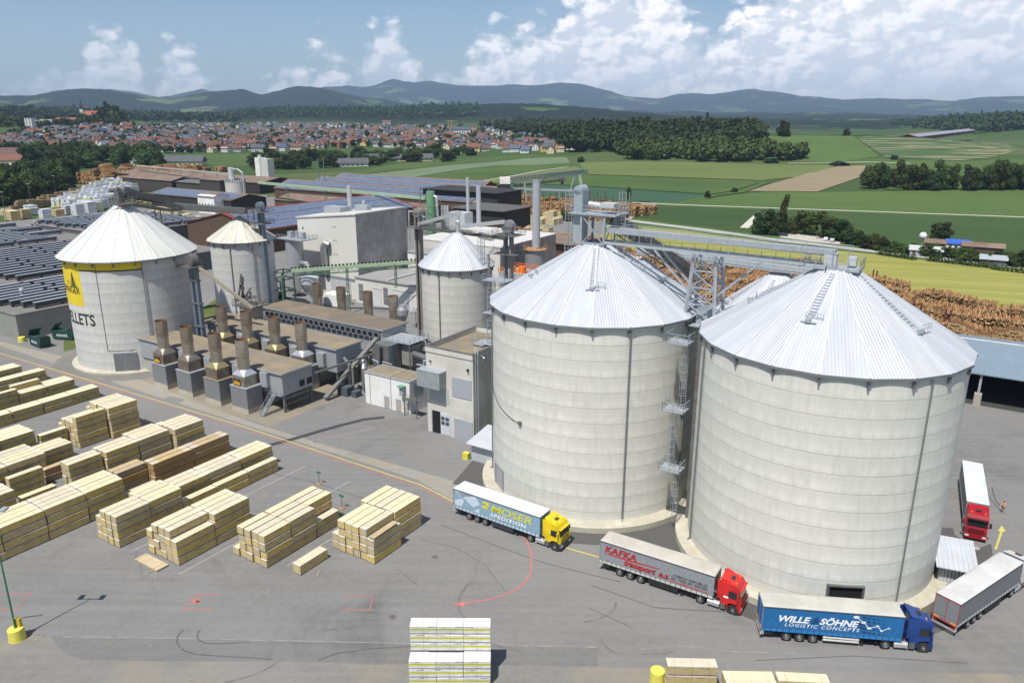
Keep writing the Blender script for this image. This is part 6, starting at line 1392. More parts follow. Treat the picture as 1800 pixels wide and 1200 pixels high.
T = trough('conveyor_gallery', 'upper steel gallery bridging the two nearest big silo peaks', 'conveyor', W(-43.2, 91.4, 36.9), W(-14.6, 90.2, 36.7), .9, .7, galv)
m = MB()
for s_ in (-1.1, 1.1):
    a_, b_ = W(-43.2, 91.4+s_, 35.4), W(-13, 90.2+s_, 35.3); m.bar(a_+Vector((0, 0, 2.2)), b_+Vector((0, 0, 2.2)), .06)
    for k in range(19): c_ = a_.lerp(b_, k/18); m.bar(c_, c_+Vector((0, 0, 2.2)), .06)
m.build('handrail', galv, T)
m = MB(); 
for s_ in (-1.0, 1.0): m.bar(W(-43.2, 91.4+s_, 35.3), W(-14, 90.2+s_, 35.2), .2, .32)
m.build('beam', M('zinc_beam', (.42, .45, .47), .5, .3, .1), T)
T = trough('conveyor_gallery', 'lower steel gallery over the two rear silos', 'conveyor', W(-50.5, 119, 29.6), W(-20, 119, 29.0), 1.1, .75, M('zinc_beam', (.42, .45, .47), .5, .3, .1), rail=2)
trough('belt_conveyor', 'dark inclined conveyor climbing from the rear silos to the tower', 'conveyor', W(-40, 116, 27.8), W(-44, 95, 38), 1.3, 1.1, galv_dark, rail=2, truss=1.2, railm=galv_dark)
S = site('platform_unit', 'railed platform with drive box on the nearest silo peak', 'platform', -14.1, 90.2, z=35.0)
m = MB(); m.box(-3.4, 2.4, -1.7, 1.7, 0, .18); m.rails([(-3.4, -1.7, .18), (2.4, -1.7, .18), (2.4, 1.7, .18), (-3.4, 1.7, .18), (-3.4, -1.7, .18)], 1.15, .06, 1.0); m.build('platform', galv, S)
m = MB(); m.cbox((-.9, 0, 1.0), (1.3, 1.1, 1.3)); m.cbox((1.3, .3, .9), (.9, .8, 1.0)); m.build('drive', steel_lt, S); m = MB(); m.tube([(-1, -1.8, .4), (-1, -2.2, -.6), (-.6, -2.4, -1.1), (-.3, -2.2, -.4)], .06, 6); m.build('cable_loop', black, S)
S = site('support_tower', 'splayed lattice tower between the two nearest big silos', 'tower', -29.6, 92, z=26.6)
m = MB(); Lg = ((-1.9, -1.9), (1.9, -1.9), (1.9, 1.9), (-1.9, 1.9))
for p_ in Lg: m.bar((p_[0], p_[1], 0), (p_[0]*.72, p_[1]*.72, 8.4), .32)
for k in range(4):
    z0, z1 = k*2.1, (k+1)*2.1; f0, f1 = 1-.28*z0/8.4, 1-.28*z1/8.4
    for q in range(4):
        a_, b_ = Lg[q], Lg[(q+1) % 4]; m.bar((a_[0]*f0, a_[1]*f0, z0), (b_[0]*f1, b_[1]*f1, z1), .11); m.bar((b_[0]*f0, b_[1]*f0, z0), (a_[0]*f1, a_[1]*f1, z1), .11); m.bar((a_[0]*f1, a_[1]*f1, z1), (b_[0]*f1, b_[1]*f1, z1), .14)
m.build('lattice', galv, S)
for y in (-1, 1):
    MB().bar((-1.6, y, 3.2), (-6.8, y, 8.3), .22).build('strut', galv, S); MB().bar((1.6, y, 3.2), (7.0, y, 8.3), .22).build('strut', galv, S)
m = MB(); m.box(-.5, .9, -1.5, 1.0, -1.2, 1.4); m.box(-2.4, 2.0, -2.6, -1.3, -.6, -.45); m.build('junction_box', M('blue_grey_box', (.33, .38, .41), .5, .2, .08), S)
# ladders and landings in the gap between the silos
S = site('access_ladder', 'caged ladder with landings in the gap between the big silos', 'ladder', -29.6, 84.6)
for k, z in enumerate((8.5, 16.5, 25.2)): m = MB(); m.box(-1.6, 1.1, -1.1, 1.1, z, z+.12); m.rails([(-1.6, 1.1, z+.12), (-1.6, -1.1, z+.12), (1.1, -1.1, z+.12), (1.1, 1.1, z+.12)], 1.1, .06, 1.0); m.build('landing', galv, S)
m = MB()
for cx, z0, z1 in ((.35, 1.0, 8.5), (-.5, 8.6, 16.5), (.45, 16.6, 25.2)):
    for x in (-.3, .3): m.bar((cx+x, .4, z0), (cx+x, .4, z1+1.1), .06)
    for k in range(int((z1-z0)/.35)): m.bar((cx-.3, .4, z0+k*.35), (cx+.3, .4, z0+k*.35), .035)
    for k in range(2, int((z1-z0)/1.0)+1):
        z = z0+k*1.0; P_ = [(cx+.42*math.cos(a_), .35+.5*math.sin(a_)-.3, z) for a_ in np.linspace(-math.pi, 0, 6)]
        for a_, b_ in zip(P_[:-1], P_[1:]): m.bar(a_, b_, .04)
    for a_ in np.linspace(-math.pi, 0, 5): m.bar((cx+.42*math.cos(a_), .05+.5*math.sin(a_), z0+2), (cx+.42*math.cos(a_), .05+.5*math.sin(a_), z1+1), .03)
m.build('caged_ladder', galv, S)
for i, (x0, z0, x1, z1) in enumerate(((-.3, 0, -.3, 25),)): m = MB(); m.box(1.2, 1.75, 2.2, 2.8, 0, 27); m.build('cable_tray', galv_dark, S)
# sheds at the silo feet
def shed(label, px, w_, d_, h_, face=0, fl=0):
    x, y = G(*px); S = thing('corrugated_shed', label, 'shed', (x, y, 0), SA+face); 
    gbox(S, 'wall', ribbed('shed_sheet', (.50, .52, .54), .35, 'u', amp=.04), 0, w_, 0, d_, 0, h_)
    m = MB(); m.add([(-.5, -.8, h_), (w_+.3, -.8, h_), (w_+.3, d_+.3, h_+1.0), (-.5, d_+.3, h_+1.0), (-.5, -.8, h_+.1), (w_+.3, -.8, h_+.1), (w_+.3, d_+.3, h_+1.1), (-.5, d_+.3, h_+1.1)], [(0, 3, 2, 1), (4, 5, 6, 7), (0, 1, 5, 4), (1, 2, 6, 5), (2, 3, 7, 6), (3, 0, 4, 7)])
    m.build('roof', ribbed('shed_roof_sheet', (.60, .62, .65), .5, 'u', amp=.07, metal=.3), S); return S
shed('small corrugated shed beside the yellow cube and middle silo', (829, 808), 5, 5, 2.9)
shed('small corrugated lean-to at the right foot of the nearest silo', (1646, 1032), 3.4, 4.6, 3.0, rad(10))
# open hall with blue grey roof at right
S = site('open_shed_hall', 'open hall with blue grey ribbed roof at the right edge', 'building', -28, 157)
bl = ribbed('blue_grey_roof', (.20, .26, .31), .6, 'u', rough=.5, amp=.05)
m = MB(); m.add([(0, 0, 6.0), (110, 0, 6.0), (110, 12, 9.3), (0, 12, 9.3), (0, 0, 6.2), (110, 0, 6.2), (110, 12, 9.5), (0, 12, 9.5)], [(0, 3, 2, 1), (4, 5, 6, 7), (0, 1, 5, 4), (1, 2, 6, 5), (3, 0, 4, 7)]); m.add([(0, 12, 9.3), (110, 12, 9.3), (110, 22, 7.6), (0, 22, 7.6), (0, 12, 9.5), (110, 12, 9.5), (110, 22, 7.8), (0, 22, 7.8)], [(0, 3, 2, 1), (4, 5, 6, 7), (2, 3, 7, 6), (1, 2, 6, 5)]); m.mi = 1; m.box(0, 110, 11.8, 12.2, 9.5, 9.58); m.build('roof', [bl, whitew], S)
gbox(S, 'rear_wall', blackb, 0, 110, 21.5, 21.8, 0, 7.5); gbox(S, 'end_wall', blackb, 0, .3, .3, 21.5, 0, 6); gbox(S, 'floor', M('dark_floor', (.05, .05, .05), .9), 0.3, 110, .6, 21.4, 0, .06)
for k in range(6): m = MB(); x = 2+k*16.5+11.6; m.box(x-.2, x+.2, .5, .9, 2.2, 6); m.mi = 1; m.box(x-.6, x+.6, .2, 1.4, 0, 2.2); m.build('post', [galv, conc], S)
m = MB()
for k in range(14):
    for j in range(2): m.cbox((24+k*1.5, 10+j*2, 4.8), (1.2, 1.6, 1.2))
m.build('hanging_boxes', M('dark_crate', (.07, .065, .06), .8), S)

# ------------------------------------------------------------------ drying halls with roof monitors, left
def dry_hall(label, u0, u1, v0, v1, h, rows, monm, wallm, pitch=3.4, seg=13.5, shift=1.1, hm=1.2, wm=1.25):
    S = site('drying_hall', label, 'building', u0, v0, 'flat drying halls with long roof monitors'); L_ = u1-u0; D = v1-v0
    gbox(S, 'wall', wallm, 0, L_, 0, D, 0, h-.05); m = MB(); m.box(-.2, L_+.2, -.2, D+.2, h-.05, h+.12); m.build('roof', M('brown_grey_roof', (.17, .16, .15), .9, var=.2, scale=.3), S)
    x = L_-2.2; i = 0
    while x > 1.2:
        y = 3.5+(i % 8)*shift*0+2.0-((i*shift) % 5); 
        while y+seg < D-1:
            m = MB(); m.box(x-wm/2, x+wm/2, y, y+seg, h+.5, h+.5+hm); m.mi = 1; m.box(x-wm/2-.05, x+wm/2+.05, y-.05, y+seg+.05, h+.5+hm, h+.56+hm); m.mi = 2
            for q in range(3): m.box(x-wm/2+.1, x+wm/2-.1, y+.3+q*(seg-1)/2, y+.6+q*(seg-1)/2, h+.12, h+.5)
            m.build('roof_monitor', [monm, M('monitor_cap', (.42, .44, .47), .35, .4, .1), black], S)
            y += seg+1.2
        x -= pitch; i += 1
    return S
mon = M('monitor_dark', (.075, .08, .085), .5, .3); mon2 = M('monitor_slate', (.12, .14, .17), .45, .3)
sil = M('pale_profiled_wall', (.27, .27, .25), .6, .2, .12, .4)
dry_hall('drying hall at the left edge with a pale metal corner beside green skip', -222, -191.3, 82.6, 125, 6.1, 0, mon, sil)
dry_hall('middle drying hall with staggered roof monitors', -284, -228, 96, 165, 6.3, 0, mon, M('dark_wall', (.12, .12, .12), .8), pitch=4.2)
dry_hall('slate coloured far drying hall, left part', -352, -292, 112, 158, 6.5, 0, mon2, M('dark_wall', (.12, .12, .12), .8), pitch=4.0)
dry_hall('slate coloured far drying hall, right part', -350, -292, 164, 215, 6.5, 0, mon2, M('dark_wall', (.12, .12, .12), .8), pitch=4.0)
for i, (u, v) in enumerate(((-206, 91.5), (-318, 128), (-338, 160))):
    S = site('roof_vent', ['round silver vent on the nearest drying hall roof', 'small round vent on the slate hall roof, left', 'small round vent on the slate hall roof, right'][i], 'vent', u, v, z=6.3)
    MB().rev([(.45, 0), (.45, 2.0), (.62, 2.2), (.62, 2.7), (.3, 2.9), (0, 3.0)], 14).build('cowl', silver, S)
# skips
def skip(label, u, v, rz, c, txt):
    S = site('waste_skip', label, 'skip', u, v, rz=rz); cm = M('skip_'+str(len(txt)), c, .6, var=.2, scale=.8)
    m = MB(); m.xprism([(0.35, .15), (5.4, .15), (6.0, 2.3), (0, 2.3)], -1.15, 1.15)
    for k in range(8): m.box(.5+k*.65, .6+k*.65, -1.22, -1.15, .2, 2.2)
    m.build('body', cm, S); m = MB(); m.add([(0, -1.2, 2.35), (0, 1.2, 2.35), (1.6, 1.3, 4.0), (1.6, -1.3, 4.0), (.1, -1.2, 2.3), (.1, 1.2, 2.3), (1.7, 1.3, 3.95), (1.7, -1.3, 3.95)], [(0, 1, 2, 3), (7, 6, 5, 4), (3, 2, 6, 7), (0, 3, 7, 4), (1, 5, 6, 2)]); m.build('lid', cm, S)
    gbox(S, 'machine', black, 4.2, 5.9, -1.0, 1.0, 2.3, 2.6)
    flat_text(S, 'lettering', txt, 1.4, .9, .85, wh, y=-1.235, bold=.02, spacing=1.3); return S
skip('dark green waste skip with raised green lid', -185.5, 83.2, rad(-4), (.02, .065, .055), 'HEINZ'[:5])
skip('black green waste container with raised flap behind the green skip', -186, 88.2, rad(22), (.02, .035, .03), 'HEINZ')
# ------------------------------------------------------------------ saw mill halls with solar roofs
def solar(name, frame=(.42, .45, .50)):
    t = NT(name); x = t.xyz('Object')
    a = t.math('FRACT', t.math('DIVIDE', x[0], 2.0)); b = t.math('FRACT', t.math('DIVIDE', x[1], 1.15))
    g_ = t.math('MAXIMUM', t.math('LESS_THAN', a, .07), t.math('LESS_THAN', b, .14))
    c = t.mix(g_, t.ramp(t.noise(.3, 3), [(.3, (.045, .065, .12)), (.7, (.085, .115, .19))]), frame); return t.fin(c, .25, .1, .6)
sol = solar('solar_panels')
def hall_ridge(label, u0, u1, v0, v1, he, hr, wallm, roofm, panel=True, rows=2, ridge_along='v', back=True, groups=None):
    """gabled hall on the works' grid, panels on the slope facing +u (ridge along v) or -v (ridge along u)"""
    S = site('mill_hall', label, 'building', u0, v0, groups); L_ = u1-u0; D = v1-v0
    m = MB()
    if ridge_along == 'v':
        m.xprism([(0, 0), (L_, 0), (L_, he), (L_/2, hr), (0, he)], 0, D); m.build('wall', wallm, S)
        sl = math.hypot(L_/2, hr-he); a_ = math.atan2(hr-he, L_/2)
        for sg in (1, -1):
            o = MB().box(-.5, D+.5, 0, sl+.6, 0, .25).build('roof', roofm, S)
            o.rotation_euler = (0, 0, 0)
            # local x of the sheet runs along v, local y up the slope
            ex = Vector((0, 1, 0)); ey = Vector((-sg*math.cos(a_), 0, math.sin(a_))); ez = ex.cross(ey)
            mt = Matrix(((ex.x, ey.x, ez.x, L_/2+sg*(L_/2+.5*math.cos(a_))), (ex.y, ey.y, ez.y, 0), (ex.z, ey.z, ez.z, he-.5*math.sin(a_)+.06), (0, 0, 0, 1))); o.matrix_local = mt
            if panel and sg > 0:
                w_ = (sl-.8)/rows
                for r_ in range(rows):
                    q = MB().box(1.5, D-2, .5+r_*w_, r_*w_+w_-.1, .30, .42).build('solar_array', sol, S); q.matrix_local = mt.copy()
    else:
        m.yprism([(0, 0), (D, 0), (D, he), (D/2, hr), (0, he)], 0, L_); m.build('wall', wallm, S)
        sl = math.hypot(D/2, hr-he); a_ = math.atan2(hr-he, D/2)
        for sg in (1, -1):
            ex = Vector((1, 0, 0)); ey = Vector((0, sg*math.cos(a_), math.sin(a_))); ez = ex.cross(ey)
            mt = Matrix(((ex.x, ey.x, ez.x, 0), (ex.y, ey.y, ez.y, D/2-sg*(D/2+.5*math.cos(a_))), (ex.z, ey.z, ez.z, he-.5*math.sin(a_)+.06), (0, 0, 0, 1)))
            z0, z1 = (0, .25) if ez.z > 0 else (-.25, 0)
            o = MB().box(-.5, L_+.5, 0, sl+.55, z0, z1).build('roof', roofm, S); o.matrix_local = mt
            if panel and sg > 0:
                w_ = (sl-.8)/rows
                for r_ in range(rows): q = MB().box(1.5, L_-2, .5+r_*w_, r_*w_+w_-.5, .30, .42).build('solar_array', sol, S); q.matrix_local = mt.copy()
    return S
hall_ridge('near dark red hall with two bands of solar panels', -283, -237, 193, 287, 9, 14.2, brownm, M('red_tile_edge', (.20, .05, .03), .8), True, 3, 'v')
HG = 'long mill halls with solar roofs'
hall_ridge('long solar roofed mill hall, nearest of the back rows', -375, -225, 318, 342, 9, 13.5, brownm, rustroof, True, 2, 'u')
hall_ridge('long solar roofed mill hall, middle of the back rows', -375, -238, 346, 370, 9, 13.5, brownm, rustroof, True, 2, 'u')
hall_ridge('long solar roofed mill hall, farthest of the back rows', -385, -262, 374, 398, 9, 13.5, brownm, rustroof, True, 2, 'u')
hall_ridge('dark brown mill hall with blank rusty roof behind the near solar hall', -345, -238, 292, 314, 6, 8.5, brownm, rustroof, False, 2, 'u')
hall_ridge('low brown shed row left of the solar halls', -425, -352, 268, 292, 7, 9.5, blackb, rustroof, True, 1, 'u')
trough('pipe_bridge', 'long pale green pipe bridge over the mill roofs', 'pipe bridge', Vector((*G(455, 321, 15), 15)), Vector((*G(748, 349, 15), 15)), 1.3, 1.3, greenlt, legs=((.2, 0), (.45, 0), (.75, 0)), railm=greenst)
for i, (px, py, z) in enumerate(((563, 352, 20), (573, 350, 20))): 
    x, y = G(px, py, 0); tag(MB().cyl((x, y, 0), (x, y, 26), .3, 8).build('mast', greenst), ['left thin green mast over the mill roofs', 'right thin green mast over the mill roofs'][i], 'mast')
# white house, round brick silo, white tower, sheds
def gableb(name, label, cat, u, v, L_, D, he, hr, wallm, roofm, rz=0, win=0, parent_group=None, z=0):
    S = site(name, label, cat, u, v, parent_group, z=z, rz=rz); MB().yprism([(0, 0), (D, 0), (D, he), (D/2, hr), (0, he)], 0, L_).build('wall', wallm, S)
    m = MB(); o_ = .5; m.add([(-o_, -o_, he-.3), (L_+o_, -o_, he-.3), (L_+o_, D/2, hr+.2), (-o_, D/2, hr+.2), (L_+o_, D+o_, he-.3), (-o_, D+o_, he-.3)], [(0, 1, 2, 3), (3, 2, 4, 5)]); m.add([(-o_, -o_, he-.45), (L_+o_, -o_, he-.45), (L_+o_, D/2, hr+.02), (-o_, D/2, hr+.02), (L_+o_, D+o_, he-.45), (-o_, D+o_, he-.45)], [(3, 2, 1, 0), (5, 4, 2, 3)]); m.build('roof', roofm, S)
    for k in range(win):
        for zz in ((1.2, 2.5), (4.0, 5.3))[:2 if he > 5 else 1]: MB().box(1+k*(L_-1)/max(1, win), 2+k*(L_-1)/max(1, win), -.06, .02, *zz).build('window', glaz(), S)
    return S
gableb('mill_office', 'white office cube with small windows beside the round block silo', 'building', -372, 262, 14, 10, 9.5, 10.5, whitew, rustroof, win=5)
S = site('block_silo', 'grey round silo with toothed top and bent duct behind the old silos', 'silo', -411.4, 318); MB().cyl((0, 0, 0), (0, 0, 11.5), 6.2, 28).build('wall', sc_small, S); m = MB()
for k in range(28): a_ = k*2*math.pi/28; m.cbox((6.1*math.cos(a_), 6.1*math.sin(a_), 12.2), (.7, .7, 1.6))
m.build('crenels', galv, S); MB().cyl((-3, 0, 12), (-3, 0, 20), 1.7, 14).cyl((-3, 0, 10), (-3, 0, 12), .6, 14, 1.7).build('cyclone', steel_lt, S); m = MB(); m.tube([(-2, 0, 19), (4, 0, 19), (8, 0, 17), (8, 0, 3), (26, 3, 3)], .55, 8); m.build('duct', silver, S)
S = site('white_tower_block', 'plain white tower block at the far side of the works', 'building', -548, 446); gbox(S, 'wall', whitew, 0, 6, 0, 7, 0, 16.8); gbox(S, 'side_wing', paleroof, 6, 15, 1, 8, 0, 16); MB().cyl((3, 3, 16.8), (3, 3, 19), 1.4, 12).build('vent', steel_lt, S)
hall_ridge('long rusty roofed open shed under the crane track', -600, -430, 352, 388, 7, 9.5, blackb, rustroof, False, 2, 'u')
hall_ridge('brown open shed with loader inside', -536, -478, 318, 336, 8.5, 10.5, M('dim_shed_wall', (.06, .055, .05), .9), rustroof, False, 2, 'u')
hall_ridge('grey roofed open shed right of the brown open shed', -470, -440, 316, 334, 8.5, 9.5, M('dim_shed_wall', (.06, .055, .05), .9), galv_dark, False, 2, 'u')
hall_ridge('tall dark open bay beside the round block silo', -436, -416, 310, 330, 12, 12.6, M('dim_shed_wall', (.06, .055, .05), .9), rustroof, False, 2, 'u')
T = trough('crane_track', 'raised pale crane track on posts beside the log yard', 'crane track', Vector((*G(240, 291, 13), 13)), Vector((*G(404, 306, 13), 13)), 1.2, 1.0, M('pale_concrete_beam', (.36, .35, .31), .9), legs=tuple((k/8, 0) for k in range(9)))
for i, (u0, u1, v0, v1, h, wm_, rm_, lab) in enumerate((( -214, -186, 285, 308, 10.5, blackb, M('slate_grey_roof', (.10, .095, .09), .85), 'low black shed with grey roof left of the tall chimney'), (-262, -214, 322, 345, 14, blackb, blackb, 'tall black boarded hall at the end of the solar roofs'), (-150, -128, 246, 262, 6, brownm, rustroof, 'long low brown rack shed beyond the pale flat roof'))):
    S = site('black_shed', lab, 'building', u0, v0); gbox(S, 'wall', wm_, 0, u1-u0, 0, v1-v0, 0, h); gbox(S, 'roof', rm_, -1, u1-u0+1, -1.5, v1-v0+1, h, h+.3)
# gantry crane
S = thing('gantry_crane', 'lattice gantry crane straddling the log yard', 'crane', (0, 0, 0)); gcm = M('gantry_grey_green', (.40, .43, .38), .6, .2, .15)
A0 = Vector((*G(893, 312, 17.4), 17.4)); A1 = Vector((*G(1031, 297, 17.4), 17.4)); d = A1-A0; n_ = d.cross(Vector((0, 0, 1))).normalized()
m = MB(); K = 26
for z in (0, -3.2):
    for s_ in (-1.4, 1.4): m.bar(A0+n_*s_+Vector((0, 0, z)), A1+n_*s_+Vector((0, 0, z)), .45)
for k in range(K):
    for s_ in (-1.4, 1.4): a_ = A0+d*(k/K)+n_*s_; b_ = A0+d*((k+.5)/K)+n_*s_; c_ = A0+d*((k+1)/K)+n_*s_; m.bar(a_-Vector((0, 0, 3.2)), b_, .28); m.bar(b_, c_-Vector((0, 0, 3.2)), .28)
m.build('girder', gcm, S)
for f, sp in ((.16, 3.5), (.86, 5.5)):
    c_ = A0+d*f; m = MB()
    for s_ in (-1, 1):
        a_ = c_+n_*1.5*s_-Vector((0, 0, 3.2)); b_ = Vector((c_.x, c_.y, 0))+n_*sp*s_; m.bar(a_, b_, .7)
        for k in range(6): p_ = a_.lerp(b_, k/6); q_ = a_.lerp(b_, (k+1)/6); m.bar(p_+d.normalized()*1.2, q_, .22)
        if f > .5: m.bar(a_+d.normalized()*2.2, b_+d.normalized()*.6, .5)
    m.bar(Vector((c_.x, c_.y, .8))-n_*sp, Vector((c_.x, c_.y, .8))+n_*sp, .7); m.build('leg', gcm, S)
m = MB(); c_ = A0+d*.66-Vector((0, 0, 5)); m.cbox(c_, (5, 4, 2.4)); m.bar(c_, c_-Vector((0, 0, 3)), 2); m.build('trolley', galv_dark, S)
m = MB(); m.cbox(A0-Vector((0, 0, 1.5))-d.normalized()*3, (6, 5, 3.6)); m.build('cab', whitew, S); m = MB(); m.cbox(A0-Vector((0, 0, 5.2))-d.normalized()*3, (6.4, 4.6, 2.6)); m.build('cab_base', blackb, S)
m = MB(); pts_ = [A0+d*(.06+k*.012)-Vector((0, 0, 4.4+(1.8 if k % 2 else 0))) for k in range(50)]
for a_, b_ in zip(pts_[:-1], pts_[1:]): m.bar(a_, b_, .3)
m.build('cable_festoon', black, S)
# row of posts with crane rail, and stanchions
T = trough('crane_rail', 'pale rail beam on posts behind the tall chimney', 'crane track', W(-262, 372, 11), W(-196, 388, 11), 1.2, 1.0, galv, legs=tuple((k/4, 0) for k in range(5)))
# ------------------------------------------------------------------ yard lamps far left, trucks parked far left
for i, (px, py, pt) in enumerate(((12, 392, 357), (57, 372, 340), (100, 352, 325), (172, 337, 305), (58, 600, 398))):
    if i == 4: x, y = G(57, 478, 0)
    else: x, y = G(px, py)
    h = 15 if i < 4 else 11
    T = thing('lamp_post', ['slim lamp post at the left edge of the far yard', 'second slim lamp post from the left in the far yard', 'slim lamp post before the dark trees', 'slim lamp post behind the white packs', 'slim dark lamp post between the drying halls'][i], 'lamp post', (x, y, 0)); MB().cyl((0, 0, 0), (0, 0, h), .16, 8, .1).build('post', galv_dark, T); MB().box(-1.1, 1.1, -.2, .2, h, h+.25).build('lamp_head', galv, T)
# ------------------------------------------------------------------ logs
def log_mats():
    out_ = []
    for k, f_ in enumerate((.62, 1.0, 1.4)):
        t = NT('log_bark'); out_.append(t.fin(t.ramp(t.noise(1.1, 4, .8, 'World'), [(.3, sh((.20, .10, .045), f_)), (.7, sh((.36, .205, .095), f_))]), .9, 0, .1))
    for k, f_ in enumerate((.55, .9, 1.2)):
        t = NT('log_end'); out_.append(t.fin(t.ramp(t.noise(1.5, 3, .7, 'World'), [(.3, sh((.42, .26, .12), f_)), (.7, sh((.60, .42, .22), f_))]), .9, 0, .1))
    return out_
LGM = log_mats()
def log_rows(name, rows, label):
    """rows: (u0, u1, v, length, height, dia, along) -> one mesh of stacked logs"""
    V = []; F = []; MI = []; nb = 0; ns = 6
    for (u0, u1, v, ln, H, dia, along) in rows:
        nx = int(abs(u1-u0)/(dia*.97)); nz = int(H/(dia*.87)); ph = random.uniform(0, 50)
        for i in range(nx):
            u = u0+(u1-u0)*i/nx
            topn = nz*(.45+.55*float(vnoise(np.array([u*.09+ph]), np.array([v*.3]))[0]*1.1)); gap = float(vnoise(np.array([u*.045+ph*2]), np.array([v]))[0])
            if gap < .13: continue
            for k in range(int(topn)):
                uu = u+(k % 2)*dia*.5+random.uniform(-.06, .06); z = dia/2+k*dia*.86+random.uniform(-.04, .04); r = dia/2*random.uniform(.6, 1.08); sh_ = random.choice((0, 1, 1, 2))
                y0 = v+random.uniform(-.6, .6); y1 = y0+ln; tilt = random.uniform(-.5, .5) if k > topn-2 else 0
                for (yy, du) in ((y0, 0), (y1, tilt)):
                    for q in range(ns):
                        a_ = 2*math.pi*q/ns; a, c = uu+du+r*math.cos(a_), z+r*math.sin(a_)
                        p = (a*EU+yy*EV) if along else (yy*EU+a*EV); V.append((p[0], p[1], c))
                for q in range(ns): F.append((nb+q, nb+(q+1) % ns, nb+ns+(q+1) % ns, nb+ns+q)); MI.append(sh_)
                F.append(tuple(nb+q for q in range(ns-1, -1, -1))); MI.append(3+random.choice((0, 1, 2)))
                if not along: F.append(tuple(nb+ns+q for q in range(ns))); MI.append(3+random.choice((0, 1, 2)))
                nb += 2*ns
    me = bpy.data.meshes.new(name); me.from_pydata(V, [], F); [me.materials.append(m_) for m_ in LGM]; me.polygons.foreach_set('material_index', MI); me.update()
    o = link(bpy.data.objects.new(name, me)); return tag(o, label, kind='stuff')
rows = [(-6, 40, 212.6, 5.0, 3.4, .52, 1)]+[(-130+k*3, 26-k*11.2, 219.5+k*7.3, 5.2, 5.0+.7*(k % 3), .56, 1) for k in range(7)]+[(-120, -4, 207, 5, 4.0, .48, 1)]
rows += [(-62, -30, 272, 5, 4.5, .5, 1), (-150, -98, 262, 5, 5, .5, 1)]
log_rows('log_piles', rows, 'long rows of stacked orange brown logs behind the silos')
log_rows('mid_log_piles', [(-190, -140, 262+k*6.5, 5, 4.5, .6, 1) for k in range(5)]+[(-232+k*3, -168+k*2, 352+k*8, 5, 6.5, .7, 1) for k in range(6)]+[(-262, -232, 392+k*9, 6, 5, .8, 1) for k in range(3)]+[(-380, -262, 404, 5, 4.5, .8, 1), (-380, -240, 412, 5, 4, .8, 1)], 'stacked logs around the gantry crane and tall chimney')
def uvof(px, py): x, y = G(px, py); return x*EU[0]+y*EU[1], x*EV[0]+y*EV[1]
ru = []
for (x0, y0, x1, y1, H) in ((128, 322, 225, 326, 11), (150, 315, 330, 318, 13), (175, 307, 350, 308, 11), (270, 302, 400, 302, 9)):
    a_, b_ = uvof(x0, y0), uvof(x1, y1); n_ = 6
    for k in range(n_): ru.append((a_[0]+(b_[0]-a_[0])*k/n_, a_[0]+(b_[0]-a_[0])*(k+1)/n_, a_[1]+(b_[1]-a_[1])*k/n_, 7, H, 1.0, 1))
log_rows('left_log_piles', ru, 'mass of stacked logs before the trees at left')
me = MB(); me.cyl((0, 0, 0), (0, 4.9, 0), .24, 8, .2); me = me.mesh('log', LGM); me.polygons[-1].material_index = 4; me.polygons[-2].material_index = 4
nl = 0
for k in range(9):
    for i in range(36):
        if nl >= 300 or k > 6+2.6*math.sin(i*.23+1): continue
        nl += 1; o = link(bpy.data.objects.new('log', me)); o.location = W(-6+i*.47+(k % 2)*.23+random.uniform(-.04, .04), 206.2+random.uniform(-.3, .3), .23+k*.40); o.rotation_euler = (random.uniform(-.01, .01), random.uniform(0, 3), SA+random.uniform(-.03, .03)); s_ = random.uniform(.8, 1.1); o.scale = (s_, 1, s_)
        tag(o, 'orange brown log in the front stack behind the blue grey hall roof', 'log', 'logs of the front stack behind the blue grey roof')
stm = M('red_brown_stanchion', (.13, .04, .03), .7)
for i, (px, py) in enumerate([(878+k*11, 347+k*1.0) for k in range(20)]+[(1010+k*13, 352) for k in range(5)]+[(1600, 560), (1612, 566), (1655, 578), (1663, 580), (1530, 500), (1536, 502)]):
    x, y = G(px, py+10); h = 9 if i < 25 else 6.5
    tag(MB().bar((x, y, 0), (x+.2, y, h), .45 if i < 25 else .32).build('stanchion', stm), 'thin dark red steel stanchion standing among the log stacks', 'stanchion', 'dark red stanchions of the log yard')
# ------------------------------------------------------------------ wrapped packs of the far yard
FARP = {}
def packs(px, py, n, h, kind, lab, gap=0.15, L_=4.6, wd=1.3, step=1):
    u, v = uvof(px, py)
    for i in range(n):
        for k in range(h-(1 if random.random() < .25 else 0)):
            p = W(u+i*(wd+gap), v, k*1.22)
            bundle(kind, L_, wd, 1.2, p.x, p.y, p.z, SA+random.uniform(-.01, .01), f'{ORD[k]} layer, {ORD[i]} column: {lab}', 'stacked packs of the far yard', 'wrapped_pack')
random.seed(5)
for (px, py, n, h, kind, lab) in ((18, 386, 5, 4, 'cream', 'cream pack, leftmost far stacks'), (40, 383, 4, 4, 'cream', 'cream pack right of the leftmost far stacks'), (78, 383, 3, 4, 'plain', 'white pack, lone white stack, far yard'), (98, 379, 4, 4, 'cream', 'cream pack between lone white stack and white rows'), (52, 376, 5, 4, 'plain', 'white pack behind the cream far stacks'), (118, 376, 3, 5, 'plain', 'grey white pack, near corner of white rows'), (134, 377, 4, 5, 'plain', 'white pack in the nearest white row'), (152, 373, 5, 5, 'plain', 'white pack before the lettered silo roof'),
    (262, 384, 5, 3, 'cream', 'cream pack right of the lettered silo roof'), (296, 396, 5, 4, 'cream', 'cream pack beside the yellow forklift')):
    packs(px, py, n, h, kind, lab)
m = MB(); m2 = MB(); m3 = MB()
